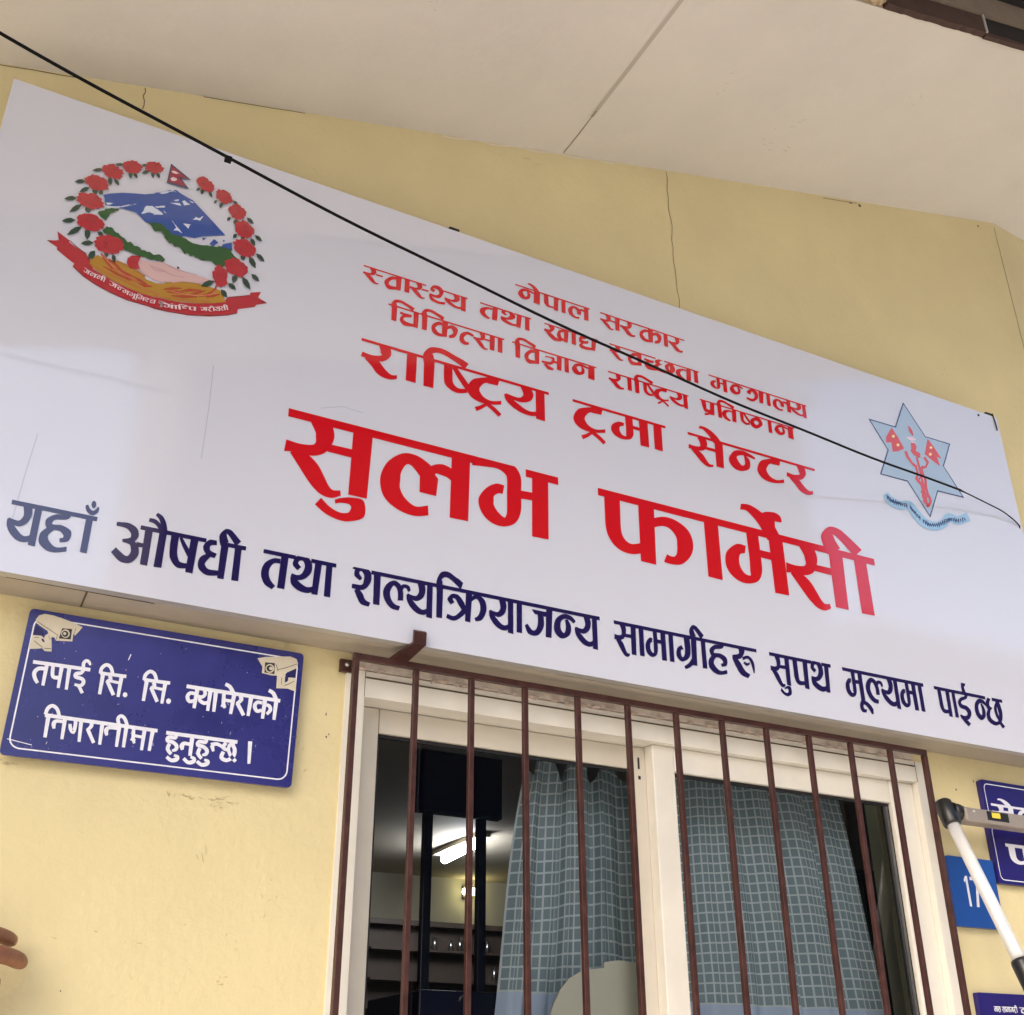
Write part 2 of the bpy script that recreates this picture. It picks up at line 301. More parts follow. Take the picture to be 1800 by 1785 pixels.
GLYPHS = {
 'sa': (1.131,[([(.299,.879),(.368,.757),(.377,.696),(.383,.614),(.338,.561),(.18,.536),(.007,.55)],[(.519,1.051),(.593,.889),(.617,.708),(.522,.502),(.354,.408),(.169,.41),(-.008,.38)]),([(.071,.377),(.175,.245),(.267,.127),(.368,.007),(.499,-.093),(.641,-.112),(.762,-.05)],[(.139,.482),(.297,.414),(.432,.308),(.523,.169),(.593,.052),(.654,.002),(.75,.02)])],[[(.535,.632),(.878,.638),(.873,.516),(.543,.52)],[(.867,.974),(1.137,.986),(1.103,-.011),(.856,-.011)]],None),
 'sa_half': (.818,[([(.299,.879),(.368,.757),(.377,.696),(.383,.614),(.338,.561),(.18,.536),(.007,.55)],[(.519,1.051),(.593,.889),(.617,.708),(.522,.502),(.354,.408),(.169,.41),(-.008,.38)]),([(.071,.377),(.175,.245),(.267,.127),(.368,.007),(.499,-.093),(.641,-.112),(.762,-.05)],[(.139,.482),(.297,.414),(.432,.308),(.523,.169),(.593,.052),(.654,.002),(.75,.02)])],[[(.617,.633),(.942,.642),(.937,.519),(.587,.519)]],None),
 'u': (.0,[([(-.691,-.248),(-.555,-.338),(-.388,-.385),(-.227,-.372),(-.048,-.267),(-.068,-.051),(-.235,-.043),(-.371,-.084),(-.446,-.127)],[(-.619,-.14),(-.501,-.235),(-.366,-.282),(-.257,-.257),(-.222,-.18),(-.214,-.199),(-.253,-.144),(-.364,-.148),(-.432,-.175)])],[],[]),
 'la': (1.398,[([(.809,.096),(.641,.041),(.496,.116),(.414,.241),(.41,.366),(.419,.484),(.483,.61),(.555,.615),(.644,.532),(.711,.449)],[(.82,-.045),(.615,-.098),(.388,-.058),(.196,.079),(.135,.324),(.22,.578),(.422,.762),(.618,.786),(.778,.721),(.88,.649)]),([(.866,.481),(.902,.582),(.967,.585),(1.06,.572),(1.122,.541)],[(.74,.535),(.832,.68),(.99,.749),(1.128,.721),(1.206,.674)])],[[(.679,.561),(.819,.647),(.943,.515),(.919,.256),(.683,.26)],[(1.13,.99),(1.403,.997),(1.386,.001),(1.119,-.006)]],None),
 'bha': (1.208,[([(.034,.85),(.259,.883),(.426,.893),(.538,.837),(.563,.758),(.561,.557),(.562,.311),(.551,.227),(.52,.181),(.429,.238),(.365,.325),(.362,.391),(.366,.463),(.424,.518),(.497,.528)],[(.04,.976),(.272,1.034),(.482,1.064),(.677,1.007),(.777,.851),(.777,.611),(.774,.336),(.688,.139),(.504,.044),(.311,.069),(.177,.19),(.135,.369),(.243,.553),(.398,.662),(.521,.663)])],[[(.767,.648),(.966,.662),(.965,.543),(.766,.523)],[(.953,.996),(1.208,1.009),(1.195,.006),(.94,-.003)]],[(-.021,.121),(.852,1.208)]),
 'pha': (1.594,[([(.098,.999),(.097,.678),(.104,.385),(.175,.209),(.313,.101),(.498,.08),(.696,.142)],[(.352,1.071),(.346,.748),(.342,.472),(.362,.342),(.426,.26),(.524,.24),(.683,.301)]),([(.872,.582),(1.038,.645),(1.159,.624),(1.25,.518),(1.255,.394),(1.249,.308),(1.225,.228),(1.165,.19),(1.072,.207)],[(.857,.722),(1.063,.801),(1.272,.788),(1.465,.676),(1.532,.479),(1.48,.279),(1.317,.108),(1.141,.066),(1.014,.076)])],[[(.647,1.0),(.909,1.002),(.883,.001),(.636,.003)]],None),
 'aa': (.409,[],[[(.158,.992),(.404,.994),(.398,.001),(.153,.006)]],None),
 'ma': (1.174,[([(.463,.658),(.297,.653),(.109,.486),(.067,.297),(.123,.151),(.266,.053),(.441,.043),(.623,.122),(.711,.288),(.722,.521),(.716,.807),(.714,1.079)],[(.433,.53),(.354,.503),(.324,.445),(.314,.376),(.326,.291),(.387,.201),(.469,.178),(.5,.198),(.497,.249),(.505,.456),(.498,.735),(.494,1.006)])],[[(.69,.65),(.943,.651),(.944,.523),(.711,.528)],[(.9,1.046),(1.162,1.049),(1.165,.001),(.909,-.008)]],None),
 'reph_e': (.0,[([(-.745,1.259),(-.632,1.269),(-.526,1.191),(-.434,1.091),(-.351,.959),(-.29,.846)],[(-.717,1.366),(-.566,1.386),(-.397,1.334),(-.257,1.244),(-.136,1.115),(-.062,1.0)]),([(-.356,1.214),(-.272,1.217),(-.161,1.218),(-.093,1.213),(-.002,1.217)],[(-.349,1.297),(-.244,1.346),(-.093,1.367),(.0,1.327),(.021,1.24)])],[[(-.315,1.264),(-.103,1.306),(-.123,1.113),(-.057,.99),(-.276,.997)]],[]),
 'e': (.0,[([(-.745,1.259),(-.632,1.269),(-.526,1.191),(-.434,1.091),(-.351,.959),(-.29,.846)],[(-.717,1.366),(-.566,1.386),(-.397,1.334),(-.257,1.244),(-.136,1.115),(-.062,1.0)])],[],[]),
 'ii': (.491,[([(-.02,1.034),(-.101,1.16),(-.125,1.236),(-.158,1.244),(-.095,1.245),(.019,1.163),(.147,1.045),(.251,.956)],[(-.29,.868),(-.356,1.025),(-.361,1.199),(-.187,1.373),(.007,1.381),(.161,1.297),(.311,1.191),(.424,1.109)])],[[(.23,1.018),(.472,1.028),(.481,-.007),(.225,-.016)]],None),
 'ra': (.953,[([(.418,.941),(.465,.758),(.469,.687),(.495,.605),(.288,.526),(.039,.549)],[(.607,1.136),(.703,.936),(.713,.656),(.535,.414),(.27,.36),(.009,.384)]),([(.107,.341),(.277,.154),(.389,-.016),(.559,-.115),(.747,-.113),(.896,-.031)],[(.169,.495),(.409,.417),(.539,.253),(.645,.127),(.766,.052),(.889,.088)])],[],None),
 'i': (.447,[([(.43,.912),(.405,1.107),(.378,1.162),(.491,1.244),(.655,1.246),(.894,1.147),(1.07,1.054),(1.206,.951)],[(.165,.776),(.15,1.066),(.296,1.341),(.502,1.431),(.704,1.426),(.958,1.331),(1.154,1.264),(1.309,1.184)])],[[(.169,1.001),(.444,.987),(.428,-.005),(.181,-.013)]],None),
 'ssa_half': (.831,[([(.232,1.028),(.232,.577),(.263,.272),(.405,.112),(.605,.065),(.841,.167)],[(.444,1.11),(.453,.67),(.461,.437),(.505,.312),(.631,.235),(.84,.304)]),([(.441,.877),(.587,.586),(.802,.248)],[(.526,.985),(.695,.73),(.918,.404)])],[],None),
 'tta': (.999,[([(.666,.954),(.426,.855),(.137,.673),(-.001,.307),(.115,.057),(.349,-.035),(.626,-.008),(.894,.09)],[(.658,.734),(.455,.669),(.326,.455),(.33,.428),(.328,.343),(.436,.181),(.645,.121),(.897,.221)])],[[(.518,1.035),(.863,1.058),(.801,.713),(.534,.692)]],None),
 'tra': (.999,[([(.666,.954),(.426,.855),(.137,.673),(-.001,.307),(.115,.057),(.349,-.035),(.626,-.008),(.894,.09)],[(.658,.734),(.455,.669),(.326,.455),(.33,.428),(.328,.343),(.436,.181),(.645,.121),(.897,.221)]),([(.249,-.371),(.407,-.224),(.56,-.03)],[(.207,-.244),(.362,-.126),(.517,.04)]),([(.467,-.067),(.647,-.192),(.823,-.36)],[(.529,.049),(.72,-.07),(.901,-.241)])],[[(.518,1.035),(.863,1.058),(.801,.713),(.534,.692)]],None),
 'ra_foot': (.0,[([(-.75,-.371),(-.591,-.224),(-.438,-.03)],[(-.791,-.244),(-.636,-.126),(-.481,.04)]),([(-.532,-.067),(-.352,-.192),(-.175,-.36)],[(-.47,.049),(-.279,-.07),(-.098,-.241)])],[],[]),
 'na_half': (1.103,[([(1.082,.745),(.885,.845),(.64,.883),(.357,.77),(.16,.401),(.287,.129),(.539,.074),(.832,.256),(.88,.566),(.776,.703),(.719,.749)],[(1.047,.674),(.828,.709),(.605,.696),(.455,.601),(.447,.521),(.5,.404),(.593,.304),(.687,.367),(.704,.472),(.696,.63),(.682,.712)])],[],None),
 'na': (1.475,[([(1.164,.783),(.885,.85),(.64,.883),(.357,.77),(.16,.401),(.287,.129),(.539,.074),(.832,.256),(.88,.566),(.776,.703),(.719,.749)],[(1.116,.669),(.828,.703),(.605,.696),(.455,.601),(.447,.521),(.5,.404),(.593,.304),(.687,.367),(.704,.472),(.696,.63),(.682,.712)])],[[(1.108,1.067),(1.466,1.065),(1.436,.02),(1.07,.038)]],None),
 'e4': (.0,[([(-.731,1.319),(-.553,1.275),(-.393,1.092),(-.279,.952),(-.209,.75)],[(-.688,1.442),(-.464,1.447),(-.243,1.308),(-.073,1.183),(.025,.959)])],[],[]),
 'ya': (1.069,[([(.408,.915),(.479,.731),(.476,.615),(.379,.508),(.226,.502),(.025,.535)],[(.682,.986),(.765,.747),(.683,.508),(.446,.366),(.202,.377),(-.002,.463)]),([(-.029,.495),(.006,.315),(.179,.127),(.447,-.002),(.72,-.012),(.931,.089)],[(.076,.529),(.178,.41),(.337,.291),(.524,.174),(.687,.137),(.862,.202)])],[[(.824,.946),(1.069,.935),(1.072,-.072),(.825,-.06)]],None),
 'ha': (1.411,[([(.788,1.033),(.815,.89),(.498,.85),(.199,.666),(.303,.439),(.694,.446),(.883,.363),(.893,.286),(.78,.256)],[(1.083,1.062),(.963,.801),(.555,.719),(.451,.658),(.459,.577),(.806,.594),(1.135,.481),(1.105,.235),(.812,.152)]),([(.358,.517),(.108,.303),(.113,.048),(.421,-.115),(.752,-.12),(1.1,-.048)],[(.554,.452),(.385,.294),(.408,.171),(.597,.041),(.782,.01),(1.085,.077)])],[],None),
 'candra': (.0,[([(-.358,1.237),(-.276,1.092),(-.062,1.02),(.128,1.123),(.142,1.26)],[(-.271,1.281),(-.183,1.184),(-.069,1.139),(.031,1.189),(.086,1.271)])],[[(-.09,1.415),(-.021,1.392),(.019,1.33),(.01,1.253),(-.046,1.21),(-.115,1.231),(-.155,1.295),(-.145,1.37)]],[]),
 'a': (1.263,[([(.034,.855),(.187,.855),(.39,.835),(.543,.737),(.56,.697),(.547,.603),(.299,.529)],[(.03,.961),(.189,.975),(.447,.991),(.731,.89),(.817,.676),(.638,.48),(.317,.451)]),([(.337,.456),(.565,.418),(.626,.313),(.637,.219),(.564,.107),(.42,.124),(.134,.275)],[(.342,.535),(.641,.561),(.862,.405),(.899,.159),(.667,-.068),(.321,-.07),(.004,.124)])],[[(.777,.525),(1.126,.519),(1.13,.412),(.835,.4)],[(1.005,.969),(1.264,.966),(1.253,-.055),(1.006,-.053)]],[(.841,1.263)]),
 'au': (.486,[([(.015,1.357),(.153,1.263),(.24,1.104),(.296,.876)],[(.08,1.439),(.279,1.358),(.427,1.168),(.506,.924)]),([(-.182,1.143),(-.008,1.123),(.137,1.041),(.273,.876)],[(-.166,1.246),(.049,1.238),(.245,1.129),(.408,.959)])],[[(.232,.954),(.486,.955),(.469,-.04),(.204,-.049)]],None),
 'ssa': (1.12,[([(.163,.961),(.169,.517),(.241,.245),(.495,.054),(.826,.072)],[(.432,.975),(.434,.544),(.481,.347),(.588,.217),(.832,.206)]),([(.45,.866),(.605,.634),(.81,.402)],[(.535,.913),(.731,.708),(.947,.487)])],[[(.853,.99),(1.123,.992),(1.063,-.033),(.807,-.026)]],None),
 'dha': (1.091,[([(.643,1.012),(.373,.976),(.19,.761),(.349,.546),(.648,.501)],[(.665,.876),(.477,.839),(.429,.767),(.472,.684),(.697,.634)]),([(.432,.622),(.126,.439),(.117,.152),(.428,-.004),(.835,.043)],[(.524,.546),(.35,.354),(.341,.257),(.484,.167),(.83,.178)])],[[(.815,.998),(1.089,.986),(1.046,-.031),(.82,-.032)]],[(.0,.273),(.8,1.091)]),
 'ta': (.956,[([(.654,.818),(.368,.785),(.076,.599),(-.011,.298),(.144,.032),(.442,-.078)],[(.659,.678),(.439,.661),(.301,.518),(.272,.34),(.356,.172),(.545,.034)])],[[(.676,1.034),(.953,1.034),(.899,-.011),(.626,-.009)]],None),
 'tha': (1.288,[([(.499,.702),(.375,.788),(.42,.876),(.552,.888),(.625,.78),(.614,.651),(.523,.508),(.379,.455),(.17,.474)],[(.367,.594),(.166,.741),(.304,.993),(.65,1.055),(.889,.868),(.892,.599),(.651,.382),(.364,.315),(.132,.399)]),([(.127,.374),(.178,.174),(.452,.029),(.816,.004),(1.131,.12)],[(.28,.431),(.392,.32),(.574,.225),(.811,.17),(1.071,.247)])],[[(1.016,1.035),(1.285,1.034),(1.196,.002),(.965,-.003)]],[(.0,.262),(.86,1.288)]),
 'sha': (1.151,[([(.41,.711),(.287,.828),(.288,.895),(.373,.914),(.476,.813),(.471,.669),(.403,.518),(.021,.499)],[(.313,.632),(.089,.751),(.14,.981),(.452,1.08),(.747,.921),(.748,.631),(.474,.377),(.006,.37)]),([(-.019,.945),(.151,.92)],[(.045,1.073),(.208,1.033)]),([(.122,.318),(.228,.148),(.411,-.043),(.732,-.072)],[(.265,.403),(.456,.274),(.574,.111),(.788,.044)])],[[(.864,1.021),(1.15,1.014),(1.155,.026),(.901,.02)]],[(.765,1.151)]),
 'la_half': (1.119,[([(.846,.109),(.617,.149),(.458,.285),(.411,.459),(.476,.606),(.562,.683),(.672,.624),(.737,.479),(.735,.267)],[(.796,-.02),(.489,-.001),(.231,.177),(.129,.441),(.274,.7),(.574,.836),(.851,.736),(.953,.527),(.966,.295)]),([(.908,.562),(.983,.672),(1.082,.663),(1.145,.575)],[(.77,.616),(.921,.772),(1.186,.764),(1.257,.62)])],[],None),
 'kra': (2.043,[([(.494,.544),(.419,.634),(.434,.661),(.531,.651),(.67,.505),(.827,.347)],[(.332,.457),(.19,.602),(.378,.781),(.659,.785),(.883,.626),(1.013,.44)]),([(.912,.465),(.708,.263),(.478,.125),(.204,.155)],[(1.095,.374),(.846,.162),(.5,-.011),(.149,.033)]),([(1.194,.63),(1.439,.778),(1.588,.68),(1.63,.472),(1.529,.267),(1.375,.19)],[(1.098,.723),(1.444,.914),(1.813,.797),(1.906,.487),(1.715,.179),(1.429,.092)])],[[(.99,1.013),(1.276,1.009),(1.201,.029),(.97,.034)]],None),
 'ja': (1.422,[([(.702,.732),(.725,.531),(.698,.319),(.595,.176),(.441,.164),(.244,.328)],[(.949,.79),(1.005,.575),(.975,.295),(.71,.03),(.287,.016),(.118,.265)])],[[(.444,.807),(1.188,.804),(1.161,.654),(.576,.675)],[(1.127,1.048),(1.423,1.042),(1.345,.027),(1.075,.022)]],None),
 'na_half6': (1.06,[([(1.094,.699),(.846,.848),(.465,.843),(.122,.62),(.06,.272),(.371,.072),(.774,.22),(.864,.502),(.696,.716)],[(.997,.618),(.747,.711),(.528,.698),(.381,.579),(.37,.369),(.483,.261),(.562,.296),(.61,.458),(.585,.679)])],[],None),
 'gra': (1.296,[([(.431,.618),(.183,.482),(.135,.217),(.401,.077),(.811,.249),(.925,.564),(.89,1.02)],[(.537,.491),(.388,.45),(.385,.297),(.446,.224),(.556,.304),(.612,.519),(.576,.955)]),([(.569,-.158),(.883,-.037),(1.168,.192)],[(.496,-.07),(.74,.051),(.973,.264)])],[[(.989,1.052),(1.283,1.041),(1.223,.024),(.941,.022)]],None),
 'ga': (1.296,[([(.431,.618),(.183,.482),(.135,.217),(.401,.077),(.811,.249),(.925,.564),(.89,1.02)],[(.537,.491),(.388,.45),(.385,.297),(.446,.224),(.556,.304),(.612,.519),(.576,.955)])],[[(.989,1.052),(1.283,1.041),(1.223,.024),(.941,.022)]],None),
 'ruu': (1.368,[([(.429,.981),(.471,.803),(.416,.705),(.071,.635)],[(.746,1.064),(.796,.826),(.523,.558),(.054,.529)]),([(.053,.513),(.219,.26),(.467,.014),(.868,-.06)],[(.278,.612),(.515,.394),(.723,.178),(1.006,.072)]),([(.663,.52),(.913,.602),(1.084,.509),(1.155,.329),(1.217,.14)],[(.631,.623),(.978,.711),(1.244,.582),(1.309,.367),(1.273,.151)]),([(.667,.425),(.838,.351),(1.063,.438)],[(.75,.492),(.881,.452),(1.033,.495)])],[],None),
 'pa': (1.115,[([(.217,1.017),(.224,.545),(.24,.259),(.434,.079),(.911,.118)],[(.484,1.069),(.489,.597),(.5,.334),(.57,.216),(.95,.246)])],[[(.823,1.002),(1.106,.994),(1.052,-.016),(.797,-.003)]],None),
 'uu': (.0,[([(-.243,.018),(-.395,-.196),(-.32,-.393),(-.058,-.405)],[(.021,-.019),(-.17,-.177),(-.129,-.289),(.018,-.289)]),([(-.24,-.103),(-.01,-.176),(.171,-.309),(.27,-.431)],[(-.106,.005),(.17,-.064),(.386,-.223),(.396,-.396)])],[],[]),
 'ii_letter': (1.293,[([(.752,.993),(.72,.844),(.38,.763),(.121,.563),(.239,.387),(.579,.346),(.712,.239),(.63,.143),(.423,.107),(.193,.149)],[(1.035,1.012),(.878,.782),(.488,.666),(.377,.59),(.447,.52),(.792,.487),(1.031,.308),(.784,.035),(.294,-.047),(.096,.09)]),([(.253,-.051),(.426,-.156),(.625,-.248)],[(.443,.051),(.636,-.04),(.832,-.13)])],[[(.651,1.336),(.98,1.328),(.904,1.238),(.803,1.188),(.911,.945),(.597,.946),(.596,1.179)]],None),
 'cha': (1.184,[([(.19,.973),(-.037,.782),(-.011,.56),(.279,.52)],[(.406,.938),(.25,.799),(.236,.662),(.399,.618)]),([(.092,.586),(-.168,.309),(-.054,.069),(.388,-.021),(.891,.115),(1.127,.421),(1.118,.74),(.957,.996)],[(.281,.58),(.126,.349),(.2,.194),(.481,.12),(.707,.175),(.828,.383),(.817,.662),(.72,.922)]),([(.781,.875),(.547,.627),(.567,.34),(.754,.142)],[(.943,.867),(.772,.65),(.774,.401),(.95,.218)]),([(.71,.09),(.923,-.092)],[(.899,.172),(1.139,.002)])],[],[(.513,1.184)]),
 'va': (1.038,[([(.889,.883),(.544,.806),(.216,.325),(.387,-.154),(.823,-.04)],[(.88,.691),(.591,.588),(.433,.31),(.486,.134),(.84,.152)])],[[(.764,.997),(1.038,.995),(1.014,-.007),(.796,-.06)]],None),
 'tha_half': (.953,[([(.464,.816),(.352,.886),(.383,.915),(.569,.914),(.658,.75),(.624,.568),(.441,.456),(.196,.489)],[(.375,.617),(.193,.77),(.359,1.13),(.669,1.182),(.882,.886),(.723,.382),(.416,.271),(.163,.367)]),([(.144,.352),(.236,.021),(.582,-.1),(.965,-.009)],[(.257,.464),(.344,.225),(.622,.096),(.98,.161)])],[],[(.828,.953)]),
 'kha': (1.373,[([(.214,.847),(.317,.692),(.259,.569),(.017,.569)],[(.467,1.111),(.564,.736),(.268,.34),(-.031,.389)]),([(.076,.303),(.317,-.026),(.601,-.166),(.926,-.063)],[(.197,.497),(.471,.252),(.681,.089),(.949,.078)]),([(1.154,.958),(.804,.751),(.698,.28),(.864,.005),(1.132,.066)],[(1.171,.782),(.916,.607),(.917,.419),(.971,.237),(1.161,.247)])],[[(1.107,1.062),(1.374,1.072),(1.294,-.008),(1.074,-.015)]],None),
 'dya': (1.174,[([(.513,1.101),(.499,.91),(.236,.824),(.18,.369),(.457,.327),(.715,.48)],[(.707,1.073),(.565,.763),(.354,.648),(.349,.583),(.489,.554),(.707,.662)]),([(.378,.466),(.151,.061),(.45,-.117),(.918,.016)],[(.474,.375),(.359,.206),(.518,.144),(.944,.197)])],[[(.904,1.025),(1.183,1.03),(1.078,.013),(.857,-.004)]],None),
 'ca': (1.069,[([(.132,.552),(.4,.515),(.705,.518)],[(.164,.709),(.43,.685),(.733,.699)]),([(.684,.705),(.358,.61),(.141,.213),(.328,-.103),(.649,-.071),(.902,.009)],[(.679,.511),(.401,.416),(.319,.277),(.426,.177),(.675,.142),(.914,.166)])],[[(.813,1.025),(1.071,1.04),(1.045,-.039),(.824,-.042)]],None),
 'ca_half': (.842,[([(.132,.552),(.4,.515),(.705,.518)],[(.164,.709),(.43,.685),(.733,.699)]),([(.684,.705),(.358,.61),(.141,.213),(.328,-.103),(.649,-.071),(.902,.009)],[(.679,.511),(.401,.416),(.319,.277),(.426,.177),(.675,.142),(.914,.166)])],[],None),
 'ka': (1.531,[([(.873,.813),(.539,.791),(.233,.455),(.261,.029),(.535,-.137),(.867,-.071)],[(.852,.641),(.56,.58),(.413,.364),(.437,.263),(.597,.088),(.888,.1)]),([(.996,.467),(1.214,.601),(1.299,.444),(1.295,.3),(1.095,.099)],[(.971,.648),(1.259,.843),(1.553,.662),(1.433,.143),(1.129,-.057)])],[[(.747,.982),(1.054,.977),(.996,-.045),(.742,-.07)]],None),
 'ta_half': (.84,[([(.864,.64),(.526,.726),(.178,.46),(.128,-.01),(.355,-.185),(.603,-.102)],[(.825,.496),(.519,.528),(.357,.296),(.351,.189),(.431,.051),(.619,.041)])],[],None),
 'jnya': (1.227,[([(.296,.609),(.605,.645),(.698,.58),(.668,.524),(.569,.372),(.13,.306)],[(.31,.693),(.627,.741),(.817,.727),(.814,.427),(.563,.165),(.105,.175)]),([(.239,.072),(.449,-.163),(.741,-.147)],[(.317,.21),(.544,.066),(.781,.002)])],[[(.656,.51),(1.066,.562),(1.041,.397),(.631,.346)],[(.968,1.084),(1.241,1.08),(1.205,-.009),(.946,-.021)]],None),
 'pra': (.934,[([(.083,.914),(.133,.477),(.271,.115),(.683,.194)],[(.36,1.083),(.391,.655),(.417,.365),(.725,.373)]),([(.234,-.167),(.481,-.06),(.765,.224)],[(.238,-.001),(.445,.094),(.695,.362)])],[[(.654,1.071),(.93,1.067),(.865,.028),(.583,-.016)]],None),
 'ttha': (1.085,[([(.549,1.134),(.445,.912),(.094,.594),(.083,.128),(.433,.009),(.859,.436),(.755,.853),(.434,.897)],[(.733,.964),(.538,.774),(.319,.521),(.321,.381),(.461,.29),(.609,.454),(.564,.59),(.329,.649)])],[],None),
 'tra_na': (1.381,[([(.465,.838),(.213,.548),(.41,.419)],[(.542,.636),(.441,.596),(.497,.563)]),([(.24,.467),(.518,.724),(.707,.541),(.717,.361),(.555,.149),(.176,.161)],[(.191,.592),(.563,.947),(.935,.787),(.915,.315),(.535,-.065),(.118,.008)])],[[(1.023,1.067),(1.377,1.072),(1.272,.025),(1.001,.02)]],None),
}
